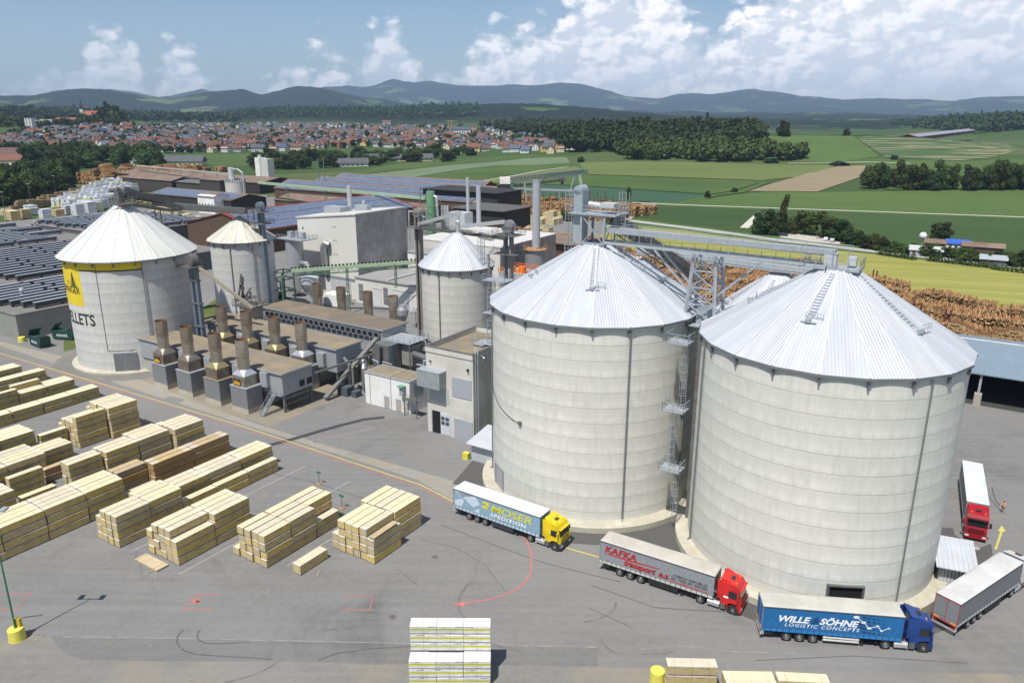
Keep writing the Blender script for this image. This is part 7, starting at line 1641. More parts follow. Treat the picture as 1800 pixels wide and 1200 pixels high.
for k in range(9):
    for i in range(9 if k < 7 else 6):
        for j in range(3):
            px, py = 92+k*14+i*9.0-(k*3), 370-k*5.2-j*1.6+i*.2
            if py > 374 or px > 262: continue
            u, v = uvof(px, py); h = random.choice((5.0, 5.6, 6.2)); mm = m if random.random() < .86 else m2; c_ = W(u, v)
            ca, sa = math.cos(SA), math.sin(SA)
            for q in range(2):
                x0, y0 = u+q*1.5, v; P_ = [W(x0, y0), W(x0+1.4, y0), W(x0+1.4, y0+4.6), W(x0, y0+4.6)]; mm.prism([(p.x, p.y) for p in P_], 0, h-random.choice((0, 0, 1.2)))
def layered(name, c, band=None, H=1.22):
    t = NT(name); x = t.xyz('World'); z = t.math('FRACT', t.math('DIVIDE', x[2], H)); col = t.ramp(t.noise(.5, 4, .7, 'World'), [(.3, sh(c, .8)), (.7, sh(c, 1.1))])
    col = t.mix(t.math('MULTIPLY', t.math('LESS_THAN', z, .12), .6), col, sh(c, .35))
    if band: col = t.mix(t.math('MULTIPLY', t.math('GREATER_THAN', z, .4), t.math('LESS_THAN', z, .6)), col, band)
    return t.fin(col, .6, 0, .3)
for mm, nm, mt, lb in ((m, 'far_white_packs', layered('far_white_film', (.68, .69, .71)), 'mass of white wrapped packs behind the lettered silo'), (m2, 'far_lime_packs', layered('far_lime_film', (.62, .62, .48), (.50, .52, .05)), 'lime striped packs scattered in the white rows')):
    tag(mm.build(nm, mt), lb, kind='stuff')
m = MB()
for (x0, y0, x1, y1, n, h) in ((268, 372, 345, 392, 16, 2.6), (225, 352, 300, 362, 14, 2.4), (300, 398, 345, 412, 8, 3.6), (115, 402, 160, 410, 6, 2.4), (0, 377, 15, 377, 3, 3), (350, 360, 400, 366, 7, 2), (930, 392, 975, 396, 8, 3), (905, 388, 940, 392, 6, 2.4), (955, 383, 985, 386, 5, 3.6), (890, 400, 960, 410, 10, 2)):
    for k in range(n):
        u, v = uvof(x0+(x1-x0)*k/n+random.uniform(-2, 2), y0+(y1-y0)*k/n+random.uniform(-2, 2)); P_ = [W(u, v), W(u+3.4, v), W(u+3.4, v+4.4), W(u, v+4.4)]; m.prism([(p.x, p.y) for p in P_], 0, h*random.uniform(.6, 1.2))
tag(m.build('scattered_timber', layered('far_cream_film', (.52, .44, .26), H=1.1)), 'scattered cream timber packs among the far halls', kind='stuff')
m = MB()
for k in range(26):
    u, v = uvof(252+k*5.6, 381+k*.8); P_ = [W(u, v), W(u+3, v), W(u+3, v+4.4), W(u, v+4.4)]; m.prism([(p.x, p.y) for p in P_], 0, random.uniform(1.2, 2.6))
for k in range(30):
    u, v = uvof(20+k*4.4+random.uniform(-4, 4), 372-k*1.0+random.uniform(-2, 2)); P_ = [W(u, v), W(u+3, v), W(u+3, v+4.4), W(u, v+4.4)]; m.prism([(p.x, p.y) for p in P_], 0, random.uniform(3, 6))
tag(m.build('brown_timber_stacks', layered('far_brown_timber', (.30, .21, .12), H=1.1)), 'brown unwrapped timber stacks in front of the trees', kind='stuff')

# ------------------------------------------------------------------ trees
def ordn(i): return 'first second third fourth fifth sixth seventh eighth ninth tenth eleventh twelfth thirteenth fourteenth fifteenth sixteenth seventeenth eighteenth nineteenth twentieth'.split()[i]
def foliage(name, lo, mid, hi):
    t = NT(name); oi = t.n('ShaderNodeObjectInfo')
    f = t.math('ADD', t.math('MULTIPLY', t.noise(.45, 3, .6, 'World'), .45), t.math('MULTIPLY', t.noise(2.5, 2, .6, 'World'), .55))
    c = t.ramp(f, [(.34, lo), (.5, mid), (.66, hi)]); h = t.n('ShaderNodeHueSaturation'); t.l(t.math('MULTIPLY_ADD', oi.outputs['Random'], .07, .462), h.inputs['Hue']); t.l(t.math('MULTIPLY_ADD', oi.outputs['Random'], .5, .75), h.inputs['Value']); t.l(c, h.inputs['Color'])
    return t.fin(h.outputs[0], .8, 0, .15)
fol = foliage('leaves', (.022, .040, .012), (.052, .082, .022), (.11, .145, .040)); fol_d = foliage('dark_leaves', (.013, .027, .010), (.030, .052, .017), (.060, .088, .028)); fol_l = foliage('silvery_leaves', (.04, .06, .03), (.08, .11, .06), (.13, .16, .09))
bark = M('bark', (.10, .075, .05), .9)
def leafcloud(n, lobes, size, rs, flat_=.5):
    """n leaf clumps spread through the outer shell of a few lobes (x,y,z,r)"""
    w_ = np.array([l[3]**2 for l in lobes]); w_ = w_/w_.sum(); idx = rs.choice(len(lobes), n, p=w_); Lb = np.array(lobes)[idx]
    d = rs.normal(size=(n, 3)); d /= np.linalg.norm(d, axis=1)[:, None]; rr_ = Lb[:, 3]*(.62+.42*rs.random(n)**.6)
    c = Lb[:, :3]+d*rr_[:, None]*np.array([1, 1, .85])+rs.normal(size=(n, 3))*Lb[:, 3:4]*.07; nrm = d*.7+rs.normal(size=(n, 3))*.55; nrm /= np.linalg.norm(nrm, axis=1)[:, None]
    t = np.cross(nrm, rs.normal(size=(n, 3))); t /= np.linalg.norm(t, axis=1)[:, None]; b = np.cross(nrm, t); s = size*(.6+.8*rs.random(n))[:, None]
    v = np.stack([c-t*s-b*s*.6, c+t*s*.9-b*s*.8, c+t*s+b*s*.7, c-t*s*.7+b*s], 1).reshape(-1, 3); return v
def quadmesh(name, v, mat):
    me = bpy.data.meshes.new(name); n = len(v)//4; me.vertices.add(len(v)); me.vertices.foreach_set('co', v.astype(np.float32).ravel()); me.loops.add(4*n); me.polygons.add(n)
    me.polygons.foreach_set('loop_start', np.arange(n)*4); me.loops.foreach_set('vertex_index', np.arange(4*n, dtype=np.int32)); me.update(calc_edges=True); me.materials.append(mat); return me
TR_ = []
for sd_ in range(6):
    rs = np.random.RandomState(sd_); kind = sd_ % 3; nl_ = 9 if kind < 2 else 6
    if sd_ == 5: lobes = [(rs.uniform(-.08, .08), rs.uniform(-.08, .08), .2+.13*k, .17-.012*abs(k-2)) for k in range(6)]     # slim poplar
    else: lobes = [(0, 0, .55, .25), (.03, -.04, .28, .22)]+[(.27*math.cos(a_)*rs.uniform(.6, 1), .27*math.sin(a_)*rs.uniform(.6, 1), rs.uniform(.14, .80), rs.uniform(.09, .20)) for a_ in np.linspace(0, 12, nl_+5)]
    v = leafcloud(4200 if sd_ != 5 else 1700, lobes, .021, rs); me = quadmesh('crown', v, (fol, fol_d, fol)[kind])
    tm = MB(); tm.cyl((0, 0, 0), (0, 0, .45), .028, 8, .018)
    for q in range(4): a_ = q*1.6+sd_; tm.cyl((0, 0, .25+.04*q), (.2*math.cos(a_), .2*math.sin(a_), .55+.03*q), .014, 6, .005)
    TR_.append((me, tm.mesh('trunk', bark)))
def tree(px, py, h, wd, label, kind=None, mat=None, group=None, xy=None):
    p = xy or hit(px, py); k = random.randrange(5) if kind is None else kind; z = max(0, tz(*p)) if math.hypot(*p) > 700 else 0
    T = thing('tree', label, 'tree', (p[0], p[1], z-.2), random.uniform(0, 6), group); T.scale = (wd/.84, wd/.84, h/.93)
    link(bpy.data.objects.new('crown', TR_[k][0]), T); link(bpy.data.objects.new('trunk', TR_[k][1]), T); return T
random.seed(3)
for (px, py, h, wd, k, lab) in ((1342, 411, 13, 12, 1, 'dark round tree left of the poplar at the country road'), (1374, 411, 17.5, 8, 5, 'tall loose poplar rising over the roadside trees'), (1362, 412, 12, 11, 1, 'dark tree tucked under the roadside poplar'), (1392, 411, 9, 8, 0, 'small tree right of the roadside poplar'), (1420, 413, 12.5, 13, 2, 'bright round tree at the gravel car park'), (1455, 419, 12, 13, 0, 'broad tree behind the two parked cars'), (1480, 424, 11, 12, 1, 'dark broad tree right of the parked cars'), (1500, 430, 8, 9, 1, 'low dark tree at the end of the car park'),
    (1104, 366, 12, 7, 5, 'lone slim tree by the side road junction'), (1021, 285, 7, 9, 1, 'small round bush in the meadow below the town path'), (1378, 240, 24, 22, 1, 'lone dark tree standing on the hill crest'), (1487, 238.5, 11, 12, 1, 'small shrub tree on the crest right of the lone tree'), (1378, 277, 15, 14, 1, 'left tree of the small group on the green slope'), (1392, 281, 17, 17, 1, 'middle tree of the small group on the green slope'), (1408, 277, 18, 14, 0, 'right tree of the small group on the green slope'), (1356, 286, 6, 18, 1, 'low bushes left of the slope group'), (1475, 291, 5, 22, 1, 'dark low bush above the ploughed field'), (1572, 281, 6, 10, 1, 'bush at the foot of the striped field'),
    (1243, 347, 5, 5, 1, 'small bush on the field boundary, left'), (1291, 338, 4, 5, 1, 'small bush on the field boundary, right')): tree(px, py, h, wd, lab, k)
for i, px in enumerate((1527, 1545, 1562, 1582, 1606, 1618, 1640, 1655, 1668, 1703, 1716, 1738, 1752, 1770, 1788, 1806, 1830)):
    tree(px, 332-(i % 3)*1.5-(4 if px < 1600 else 0)+3, (19, 21, 17, 22)[i % 4]+(3 if px > 1740 else 0), (15, 17, 14)[i % 3], ordn(i)+' tree from the left in the row beyond the bright green field', (0, 1, 1, 3)[i % 4], group='row of tall trees beyond the bright green field')
for i in range(34):
    px = 1515+i*9.2; py = 436+i*1.15+random.uniform(-5, 1)
    tree(px, py, random.uniform(2.5, 5.5)*(1.5 if i > 27 or i < 5 else 1), random.uniform(5, 8), 'garden tree or bush between the country road and the row crop', None, group='bushes of the small gardens by the road')
tree(1652, 421, 9, 10, 'dark tree between the garden huts', 1); tree(995, 388, 6, 8, 'round green bush at the foot of the log pile by the tower', 0)
for i in range(64):
    px = random.uniform(-30, 132); py = random.uniform(318, 366)-px*.12
    tree(px, py, random.uniform(15, 21), random.uniform(13, 18), 'dense tree in the wood at the left edge behind the far yard', None, group='trees of the wood at the left edge')
for i in range(44):
    px = random.uniform(50, 285); py = random.uniform(283, 296)
    tree(px, py, random.uniform(17, 24), random.uniform(16, 24), 'broad tree in the belt between the log yard and the town', None, group='tree belt between the works and the town')
for i in range(84):
    px = random.uniform(430, 835); py = 299-(px-440)*.05+random.uniform(-14, 3); big = px < 640 or 700 < px < 790
    tree(px, py, random.uniform(10, 17 if big else 12), random.uniform(12, 20), 'leafy tree in the belt behind the solar roofs before the town', None, group='tree belt behind the solar roofed halls')
# woods: one mass each
def wood_mass(name, label, poly, n, h, wd, mat, q=60, size=1.6, conifer=.3, seed=1):
    rs = np.random.RandomState(seed); P = np.array(poly, float); lo, hi = P.min(0), P.max(0); V = []; cnt = 0
    def inside(x, y):
        c = False; j = len(P)-1
        for i in range(len(P)):
            if (P[i][1] > y) != (P[j][1] > y) and x < (P[j][0]-P[i][0])*(y-P[i][1])/(P[j][1]-P[i][1])+P[i][0]: c = not c
            j = i
        return c
    while cnt < n:
        x, y = rs.uniform(lo[0], hi[0]), rs.uniform(lo[1], hi[1])
        if not inside(x, y): continue
        g = hit(x, y); cnt += 1
        if g is None: continue
        z = tz(*g); hh = h*rs.uniform(.75, 1.2); ww = wd*rs.uniform(.7, 1.2)/2
        if rs.random() < conifer:
            k = q; t = rs.random(k)**.7; a = rs.uniform(0, 6.3, k); r = ww*.55*(1-t)*rs.uniform(.6, 1.05, k); c = np.stack([g[0]+r*np.cos(a), g[1]+r*np.sin(a), z+hh*1.15*(.1+.9*t)], 1)
            d = np.stack([np.cos(a), np.sin(a), .4+0*a], 1); nrm = d+rs.normal(size=(k, 3))*.4; nrm /= np.linalg.norm(nrm, axis=1)[:, None]; tt = np.cross(nrm, rs.normal(size=(k, 3))); tt /= np.linalg.norm(tt, axis=1)[:, None]; b = np.cross(nrm, tt); s = size*rs.uniform(.6, 1.2, k)[:, None]*.8
            V.append(np.stack([c-tt*s-b*s, c+tt*s-b*s, c+tt*s+b*s, c-tt*s+b*s], 1).reshape(-1, 3))
        else:
            lb = [(0, 0, hh*.6, ww*.8)]+[(ww*.5*math.cos(a), ww*.5*math.sin(a), hh*rs.uniform(.4, .8), ww*rs.uniform(.35, .6)) for a in rs.uniform(0, 6.3, 4)]
            v = leafcloud(q, lb, size, rs); v[:, 2] *= 1; V.append(v+np.array([g[0], g[1], z]))
    o = link(bpy.data.objects.new(name, quadmesh(name, np.concatenate(V), mat))); return tag(o, label, kind='stuff')
wood_mass('hill_wood', 'dark mixed wood covering the low hill behind the meadows', [(842, 226), (900, 216), (1040, 220), (1180, 224), (1300, 226), (1336, 236), (1338, 258), (1250, 262), (1180, 264), (1110, 266), (1060, 268), (1000, 268), (985, 256), (930, 242), (880, 236)], 760, 21, 21, fol_d, 130, 1.9, .14, 1)
wood_mass('wood_edge', 'paler leafy trees along the foot of the hill wood', [(1088, 268), (1180, 264), (1260, 262), (1345, 262), (1360, 272), (1415, 275), (1420, 282), (1345, 284), (1280, 286), (1200, 284), (1100, 281)], 150, 15, 18, fol, 170, 1.5, .0, 2)
wood_mass('ridge_wood', 'dark fir wood on the low ridge behind the town', [(400, 204), (450, 196), (520, 193.5), (620, 194), (700, 195), (760, 191), (840, 190), (842, 205), (740, 208), (620, 207), (520, 207), (430, 210)], 900, 24, 20, fol_d, 34, 4.0, .5, 3)
wood_mass('right_ridge_wood', 'dark wood on the far ridge at the right edge', [(1560, 222), (1620, 214), (1700, 208), (1800, 204), (1900, 204), (1900, 226), (1800, 228), (1720, 236), (1640, 228)], 600, 22, 24, fol_d, 34, 4.0, .3, 4)
wood_mass('left_ridge_wood', 'dark wood on the hillside behind the church', [(-80, 200), (60, 196), (140, 196), (230, 202), (330, 206), (420, 208), (420, 216), (330, 216), (200, 212), (150, 203), (60, 206), (-80, 212)], 500, 22, 24, fol_d, 34, 4.0, .3, 5)
wood_mass('town_trees', 'trees scattered among the town houses', [(-60, 262), (60, 222), (170, 214), (260, 222), (420, 224), (600, 220), (800, 222), (980, 240), (990, 262), (800, 262), (600, 262), (300, 272), (100, 268), (-60, 275)], 1000, 8.5, 11, fol_d, 44, 1.5, .15, 6)
wood_mass('church_hill_trees', 'dark trees on the church hill', [(170, 208), (215, 212), (240, 222), (180, 224), (60, 226), (0, 224), (0, 214), (90, 216), (140, 214)], 120, 13, 16, fol_d, 60, 1.9, .1, 7)
# hedge by gardens
hd = MB(); v = []
rs = np.random.RandomState(9)
for (x0, y0, x1, y1) in ((1545, 448, 1612, 458), (1632, 459, 1745, 472), (1745, 474, 1830, 484)):
    a_, b_ = np.array(G(x0, y0)), np.array(G(x1, y1)); n_ = int(np.hypot(*(b_-a_))/1.2)
    for k in range(n_): c_ = a_+(b_-a_)*k/n_; v.append(leafcloud(60, [(c_[0], c_[1], 1.1, 1.25), (c_[0], c_[1], .6, 1.1)], .22, rs))
tag(link(bpy.data.objects.new('garden_hedge', quadmesh('garden_hedge', np.concatenate(v), fol))), 'clipped dark hedge between gardens and country road', 'hedge')
v = [leafcloud(80, [(*G(1770+k*6, 601+k*1.2), .8, 1.4)], .3, rs) for k in range(9)]
tag(link(bpy.data.objects.new('scrub', quadmesh('scrub', np.concatenate(v), fol))), 'green scrub before the log stacks at the right edge', 'shrub')

# ------------------------------------------------------------------ houses
rf = {'red': M('red_roof_tiles', (.17, .075, .055), .85, var=.25, scale=.3, co='World'), 'grey': M('slate_grey_roof_tiles', (.085, .09, .10), .8, var=.25, scale=.3, co='World'), 'brown': M('brown_roof_tiles', (.12, .07, .055), .85, var=.25, scale=.3, co='World'), 'blue': M('solar_covered_roof', (.07, .09, .14), .4, var=.2, scale=.3, co='World')}
wl = {'white': M('white_house_wall', (.60, .59, .57), .9, var=.05), 'cream': M('cream_house_wall', (.60, .53, .38), .9, var=.05), 'yellow': M('yellow_house_wall', (.62, .48, .16), .9, var=.05)}
HM = {}
def house_mesh(k):
    if k in HM: return HM[k]
    Lh, Dh, he, hr = ((13, 9, 5.2, 9.2), (11, 9.5, 4.4, 9.0), (17, 10, 5.8, 9.6), (10, 9, 5.5, 8.2))[k]
    w_ = MB(); w_.yprism([(-Dh/2, -4), (Dh/2, -4), (Dh/2, he), (0, hr), (-Dh/2, he)], -Lh/2, Lh/2); w_.mi = 1
    for z in (1.0, 3.4):
        for q in range(int(Lh/3.2)): x = -Lh/2+1.2+q*3.2; w_.box(x, x+1.1, -Dh/2-.04, Dh/2+.04, z, z+1.3)
        for q in (-1, 1): w_.box(-Lh/2-.04, Lh/2+.04, q*2-.5, q*2+.5, z, z+1.3)
    r_ = MB(); o_ = .7
    for sg in (-1, 1): r_.add([(-Lh/2-o_, sg*(Dh/2+o_), he-.55), (Lh/2+o_, sg*(Dh/2+o_), he-.55), (Lh/2+o_, 0, hr+.3), (-Lh/2-o_, 0, hr+.3), (-Lh/2-o_, sg*(Dh/2+o_), he-.8), (Lh/2+o_, sg*(Dh/2+o_), he-.8), (Lh/2+o_, 0, hr+.05), (-Lh/2-o_, 0, hr+.05)], [(0, 1, 2, 3), (7, 6, 5, 4), (0, 4, 5, 1), (0, 3, 7, 4), (1, 5, 6, 2)])
    r_.box(Lh*.2, Lh*.2+.9, -1.4, -.5, he+1, hr+1.1)
    HM[k] = (w_, r_, Lh, Dh); return HM[k]
HMESH = {}
def house(x, y, z, rz, k, rc, wc, label):
    key = (k, rc, wc)
    if key not in HMESH: w_, r_, _, _ = house_mesh(k); HMESH[key] = (w_.mesh('wall', [wl[wc], glaz()]), r_.mesh('roof', rf[rc]))
    T = thing('house', label, 'house', (x, y, z), rz, 'houses of the town'); link(bpy.data.objects.new('wall', HMESH[key][0]), T); link(bpy.data.objects.new('roof', HMESH[key][1]), T)
random.seed(11); placed = []; cand = []
def inpoly(P, x, y):
    c = False; j = len(P)-1
    for i in range(len(P)):
        if (P[i][1] > y) != (P[j][1] > y) and x < (P[j][0]-P[i][0])*(y-P[i][1])/(P[j][1]-P[i][1])+P[i][0]: c = not c
        j = i
    return c
TOWN = [(-40, 262), (60, 232), (180, 224), (300, 222), (420, 220), (520, 219), (700, 222), (860, 226), (985, 240), (1010, 262), (975, 270), (860, 268), (640, 258), (480, 268), (300, 268), (120, 260)]
for _ in range(12000):
    x, y = random.uniform(-40, 1010), 218+54*random.random()**1.0
    if not inpoly(TOWN, x, y) or (900 < x < 990 and y < 252 and random.random() < .6): continue
    g = hit(x, y)
    if g is None: continue
    cx_, cy_ = int(g[0]//15), int(g[1]//17)
    if (cx_, cy_) in placed: continue
    placed.append((cx_, cy_)); cand.append((math.hypot(*g), g, x, y))
    if len(cand) >= 1050: break
cand.sort(key=lambda q: q[0]); print('houses', len(cand))
fw = {}
for i, (D, g, x, y) in enumerate(cand):
    band = (y < 232 and 480 < x < 760); r_ = random.random()
    rc = ('grey' if r_ < .62 else 'red' if r_ < .85 else 'blue') if (band or x < 480 and y < 246 or x > 840 and y < 246) else ('red' if r_ < .40 else 'brown' if r_ < .68 else 'grey' if r_ < .92 else 'blue')
    wc = random.choice(('white', 'white', 'white', 'cream', 'yellow' if random.random() < .3 else 'white')); k = random.randrange(4); rz = random.choice((.3, .3+math.pi/2, -.25, -.25+math.pi/2))+random.uniform(-.12, .12); z = max(0, tz(*g))
    part = 'left end of the town' if x < 220 else 'left half of the town' if x < 440 else 'middle of the town' if x < 660 else 'right half of the town' if x < 850 else 'right end of the town by the wood'
    rown = 'front edge' if y > 256 else 'inner streets' if y > 238 else 'upper streets'
    rw = {'red': 'red tiled', 'grey': 'slate grey', 'brown': 'brown tiled', 'blue': 'solar covered'}[rc]
    if i < 300: house(g[0], g[1], z, rz, k, rc, wc, f'{wc} house, {rw} roof, {rown}, {part}')
    else:
        w_, r2, _, _ = house_mesh(k); ca, sa = math.cos(rz), math.sin(rz)
        for kk, src in ((wc, w_), (rc, r2)):
            if kk not in fw: fw[kk] = MB()
            fw[kk].add([(g[0]+p[0]*ca-p[1]*sa, g[1]+p[0]*sa+p[1]*ca, z+p[2]) for p in src.v], src.f)
keys = list(fw); big = MB(); mats_ = []
for j, kk in enumerate(keys): mats_.append(wl.get(kk) or rf.get(kk)); big.mi = j; big.add(fw[kk].v, fw[kk].f)
tag(big.build('far_houses', mats_, recalc=False), 'farther town houses too many to count', kind='stuff')
# church on its hill
g = hit(158, 210); z = tz(*g); S = thing('church', 'church with red roofed nave and dark pointed spire on the hill', 'church', (g[0], g[1], z-1), rad(14)); S.scale = (.58, .58, .58)
MB().yprism([(-8, -3), (8, -3), (8, 15), (0, 27), (-8, 15)], -16, 26).build('wall', wl['cream'], S)
m = MB(); [m.add([(-16.5, s_*9, 14), (26.5, s_*9, 14), (26.5, 0, 28), (-16.5, 0, 28)], [(0, 1, 2, 3)]) for s_ in (-1, 1)]; m.build('roof', M('bright_red_roof', (.30, .11, .07), .85), S)
m = MB(); m.box(-25, -16, -4.5, 4.5, -3, 33); m.build('tower', wl['white'], S); m = MB(); m.add([(-25.3, -4.8, 33), (-15.7, -4.8, 33), (-15.7, 4.8, 33), (-25.3, 4.8, 33), (-20.5, 0, 62)], [(0, 1, 4), (1, 2, 4), (2, 3, 4), (3, 0, 4)]); m.build('spire', M('dark_spire', (.03, .035, .035), .6), S)
for k in range(5): MB().box(-12+k*8, -10+k*8, -8.1, 8.1, 4, 12).build('window', glaz(), S)
def blockb(px, py, L_, D, h, wc, rc, label, rz=0, flat_=True):
    g = hit(px, py); S = thing('town_block', label, 'building', (g[0], g[1], max(0, tz(*g))-.5), rz); m = MB().box(-L_/2, L_/2, -D/2, D/2, 0, h); m.build('wall', wl[wc], S)
    m = MB()
    if flat_: m.box(-L_/2-.4, L_/2+.4, -D/2-.4, D/2+.4, h, h+.5)
    else: m.yprism([(-D/2-1, h), (D/2+1, h), (0, h+D*.35)], -L_/2-1, L_/2+1)
    m.build('roof', rf[rc], S)
    for k in range(int(L_/5)):
        m = MB(); 
        for z_ in np.arange(1.2, h-1.5, 3): m.box(-L_/2+1.5+k*5, -L_/2+4+k*5, -D/2-.06, D/2+.06, z_, z_+1.4)
        m.build('window_column', glaz(), S)
blockb(56, 232, 11, 11, 22, 'white', 'grey', 'white tower block left of the church', 0); blockb(76, 224, 42, 14, 14, 'white', 'grey', 'long white block beside the white tower block'); blockb(118, 220, 36, 12, 9, 'cream', 'red', 'long cream building with red roof below the church', 0, False)
blockb(680, 222, 24, 14, 12, 'white', 'red', 'large white red roofed building in the upper town', .2, False); blockb(812, 240, 34, 14, 14, 'white', 'blue', 'large white building with blue solar roof at the right', .1, False); blockb(938, 238, 26, 14, 10, 'white', 'grey', 'left white villa with dark roof before the hill wood', .1, False); blockb(965, 238, 32, 16, 11, 'white', 'grey', 'right white villa with dark roof before the hill wood', .1, False)
blockb(825, 268, 26, 12, 8, 'yellow', 'red', 'yellow house with red roof at the front edge of town', .1, False); blockb(618, 292, 34, 14, 4, 'white', 'grey', 'low blue roofed greenhouse in the tree belt, left', .3, False); blockb(700, 283, 80, 14, 4, 'cream', 'grey', 'long low blue grey roofed shed in the tree belt', .25, False)
blockb(232, 287, 26, 12, 6, 'white', 'grey', 'small white hall with dark roof behind the left log piles', .1, False); blockb(300, 291, 70, 16, 5, 'cream', 'grey', 'long dark roofed hall behind the left log piles', .05, False); blockb(22, 282, 90, 20, 7, 'white', 'brown', 'long low white walled hall before the left wood', .05, False); blockb(8, 289, 40, 16, 5, 'cream', 'red', 'brown red roofed hall at the left edge before the wood', .05, False)
g = hit(597, 286); tag(MB().cyl((g[0], g[1], 0), (g[0], g[1], 22), 1.3, 10).build('brick_chimney', M('brick_red', (.36, .14, .08), .85)), 'red brick chimney in the tree belt', 'chimney')
# barn with solar roof behind the crest, town cranes
g0, g1 = np.array(hit(1613, 243.5)), np.array(hit(1711, 246.5)); d = g1-g0; L_ = float(np.hypot(*d)); S = thing('barn', 'long barn with solar roof edged in red on the right horizon hill', 'barn', (g0[0], g0[1], tz(*g0)), math.atan2(d[1], d[0]))
S.scale = (1, 1, .5); MB().box(0, L_, 0, 22, -6, 3.5).build('wall', brownm, S); MB().add([(0, -1, 3.4), (L_, -1, 3.4), (L_, 12, 9.4), (0, 12, 9.4), (0, 23, 3.4), (L_, 23, 3.4)], [(0, 1, 2, 3), (3, 2, 5, 4)]).build('roof', M('bright_red_roof', (.30, .11, .07), .85), S); MB().add([(1.5, -.6, 3.9), (L_-1.5, -.6, 3.9), (L_-1.5, 10.5, 9.0), (1.5, 10.5, 9.0)], [(0, 1, 2, 3)]).build('solar_array', sol, S)
for i, (px, py) in enumerate(((788, 224), (794, 225))):
    g = hit(px, py); z = tz(*g); S = thing('tower_crane', ['left yellow tower crane over the town', 'right yellow tower crane over the town'][i], 'crane', (g[0], g[1], z), rad(20)); S.scale = (.6, .6, .6); ym = M('crane_yellow', (.50, .33, .05), .6)
    MB().box(-.8, .8, -.8, .8, 0, 30).build('mast', ym, S); MB().box(-10, 26, -.7, .7, 29, 30.4).build('jib', ym, S); MB().box(-10, -6, -1.2, 1.2, 27, 29).build('counterweight', wallc, S)
# garden huts, parked cars
def hut(px, py, L_, D, h, wm_, rm_, label, rz=-.5):
    g = G(px, py); S = thing('garden_hut', label, 'hut', (*g, 0), rz); MB().yprism([(0, 0), (D, 0), (D, h), (D/2, h+1.2), (0, h)], 0, L_).build('wall', wm_, S)
    MB().add([(-.5, -.5, h-.1), (L_+.5, -.5, h-.1), (L_+.5, D/2, h+1.4), (-.5, D/2, h+1.4), (L_+.5, D+.5, h-.1), (-.5, D+.5, h-.1)], [(0, 1, 2, 3), (3, 2, 4, 5)]).build('roof', rm_, S); MB().box(1, 2, -.05, .05, 0, 2).build('door', brownm, S); MB().box(3, 4, -.05, .05, 1, 1.9).build('window', glaz(), S)
hut(1625, 437, 7, 5, 2.6, M('red_brown_timber', (.20, .07, .05), .8), rustroof, 'red brown garden hut with white dish beside it'); hut(1598, 449, 11, 6, 2.4, galv, M('pale_corrugated', (.42, .43, .42), .6), 'low hut with pale curved roof behind the hedge'); hut(1662, 438, 8, 5, 2.6, whitew, M('blue_tarpaulin', (.03, .10, .45), .6), 'garden hut with blue tarpaulin roof'); hut(1690, 444, 14, 6, 2.8, brownm, rustroof, 'long brown roofed garden hut'); hut(1722, 466, 8, 5, 2.4, galv_dark, galv, 'grey metal roofed hut at the right end of the hedge')
g = G(1620, 432); tag(MB().ball((g[0], g[1], 4.2), 1.5, 8, 12).cyl((g[0], g[1], 0), (g[0], g[1], 3), .1).build('globe_lamp', whitew), 'white round ball on a pole beside the red brown hut', 'ball')
def car(px, py, rz, c, label):
    x, y = G(px, py); S = thing('parked_car', label, 'car', (x, y, .15), rz, None); cm = M('car_paint_'+str(px), c, .3, .2, .03)
    MB().xprism([(-2.1, .3), (2.1, .3), (2.15, .75), (1.2, .92), (.55, 1.42), (-1.2, 1.45), (-1.9, .95), (-2.15, .85)], -.85, .85).build('body', cm, S); m = MB(); m.xprism([(1.12, .93), (.55, 1.35), (-1.15, 1.38), (-1.7, .95)], -.87, .87); m.build('windows', glaz(), S)
    for xx in (-1.3, 1.3):
        for yy in (-.8, .8): o = MB().cyl((0, -.1, 0), (0, .1, 0), .32, 14).build('wheel', rubber, S); o.location = (xx, yy, .32)
car(1452, 423, rad(60), (.60, .61, .62), 'silver car parked on the left in the gravel lot'); car(1463, 425, rad(60), (.45, .46, .48), 'grey car parked on the right in the gravel lot'); car(1376, 415, rad(-10), (.03, .04, .07), 'dark car under the roadside trees')
fy = M('forklift_yellow', (.60, .42, .03), .5)
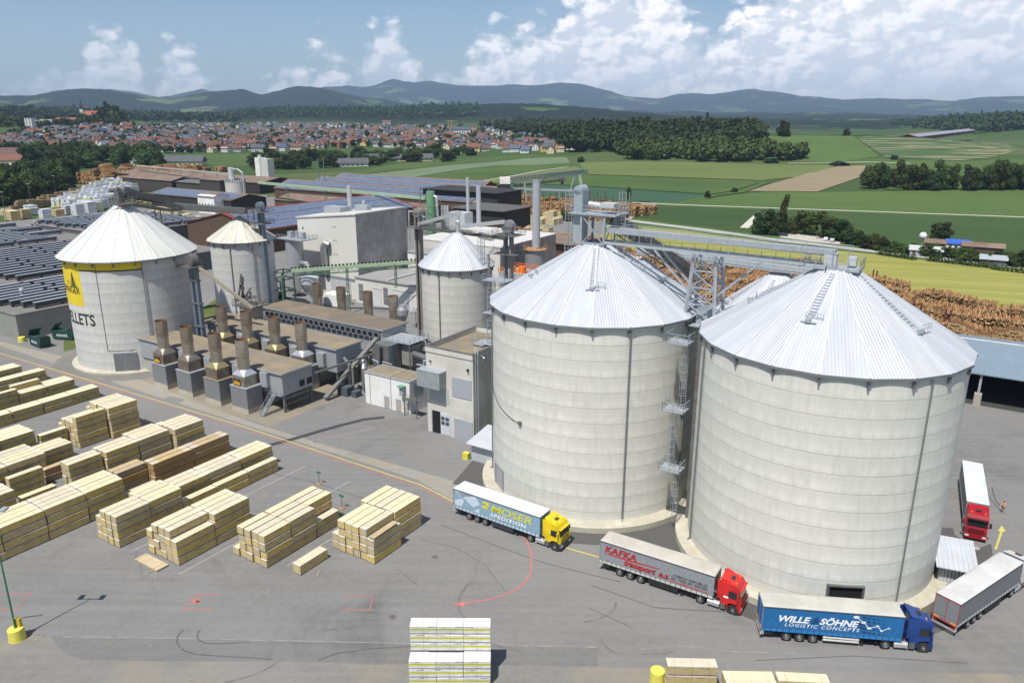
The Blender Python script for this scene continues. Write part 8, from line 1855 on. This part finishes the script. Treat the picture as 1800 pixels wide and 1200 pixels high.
x, y = G(306, 404); S = thing('forklift', 'yellow forklift beside cream packs right of the lettered silo', 'forklift', (x, y, 0), .4); MB().box(-1.6, 1.4, -.9, .9, .4, 1.3).box(-1.7, -.9, -.8, .8, 1.3, 1.7).build('body', fy, S); m = MB(); [m.bar((a_, b_, 1.3), (a_, b_, 2.9), .12) for a_ in (-.8, .8) for b_ in (-.7, .7)]; m.box(-.9, .9, -.8, .8, 2.9, 3.0); m.build('cab_frame', black, S); m = MB(); [m.bar((1.7, b_, .1), (1.7, b_, 4), .16) for b_ in (-.5, .5)]; m.box(1.7, 3.2, -.6, -.4, .1, .2); m.box(1.7, 3.2, .4, .6, .1, .2); m.build('mast', black, S)
for a_ in (-1.1, 1.1):
    for b_ in (-.9, .9): o = MB().cyl((0, -.15, 0), (0, .15, 0), .45, 14).build('wheel', rubber, S); o.location = (a_, b_, .45)
for (px, py, rz, lab) in ((186, 331, .2, 'lorry with dark load parked by the left log piles'), (208, 329, .15, 'lorry parked behind the white packs at left'), (222, 334, .1, 'lorry half hidden by the lettered silo conveyor')):
    c_ = copy_tree(TG); x, y = G(px, py); c_.location = (x, y, 0); c_.rotation_euler = (0, 0, rz); c_['label'] = lab; c_['group'] = 'lorries of the far yard'

# number the trees and posts of each belt from left to right, as one would point them out
def nth(n):
    a = 'first second third fourth fifth sixth seventh eighth ninth tenth eleventh twelfth thirteenth fourteenth fifteenth sixteenth seventeenth eighteenth nineteenth'.split()
    t = ['', '', 'twenty', 'thirty', 'forty', 'fifty', 'sixty', 'seventy', 'eighty', 'ninety']; te = ['', '', 'twentieth', 'thirtieth', 'fortieth', 'fiftieth', 'sixtieth', 'seventieth', 'eightieth', 'ninetieth']
    return a[n-1] if n < 20 else (te[n//10] if n % 10 == 0 else t[n//10]+' '+a[n % 10-1])
for grp, txt in (('tree belt behind the solar roofed halls', 'tree from left, belt behind the solar roofs'), ('trees of the wood at the left edge', 'tree from left, wood at the left edge'), ('tree belt between the works and the town', 'tree from left, belt behind left log piles'), ('bushes of the small gardens by the road', 'garden bush from left, by the country road'), ('dark red stanchions of the log yard', 'dark red stanchion from left, log yard')):
    L_ = [o for o in SC.objects if o.parent is None and o.get('group') == grp]; L_.sort(key=lambda o: math.atan2(o.location.x, o.location.y) if o.type == 'EMPTY' else math.atan2(o.data.vertices[0].co.x, o.data.vertices[0].co.y))
    for k, o in enumerate(L_): o['label'] = f'{nth(k+1)} {txt}'
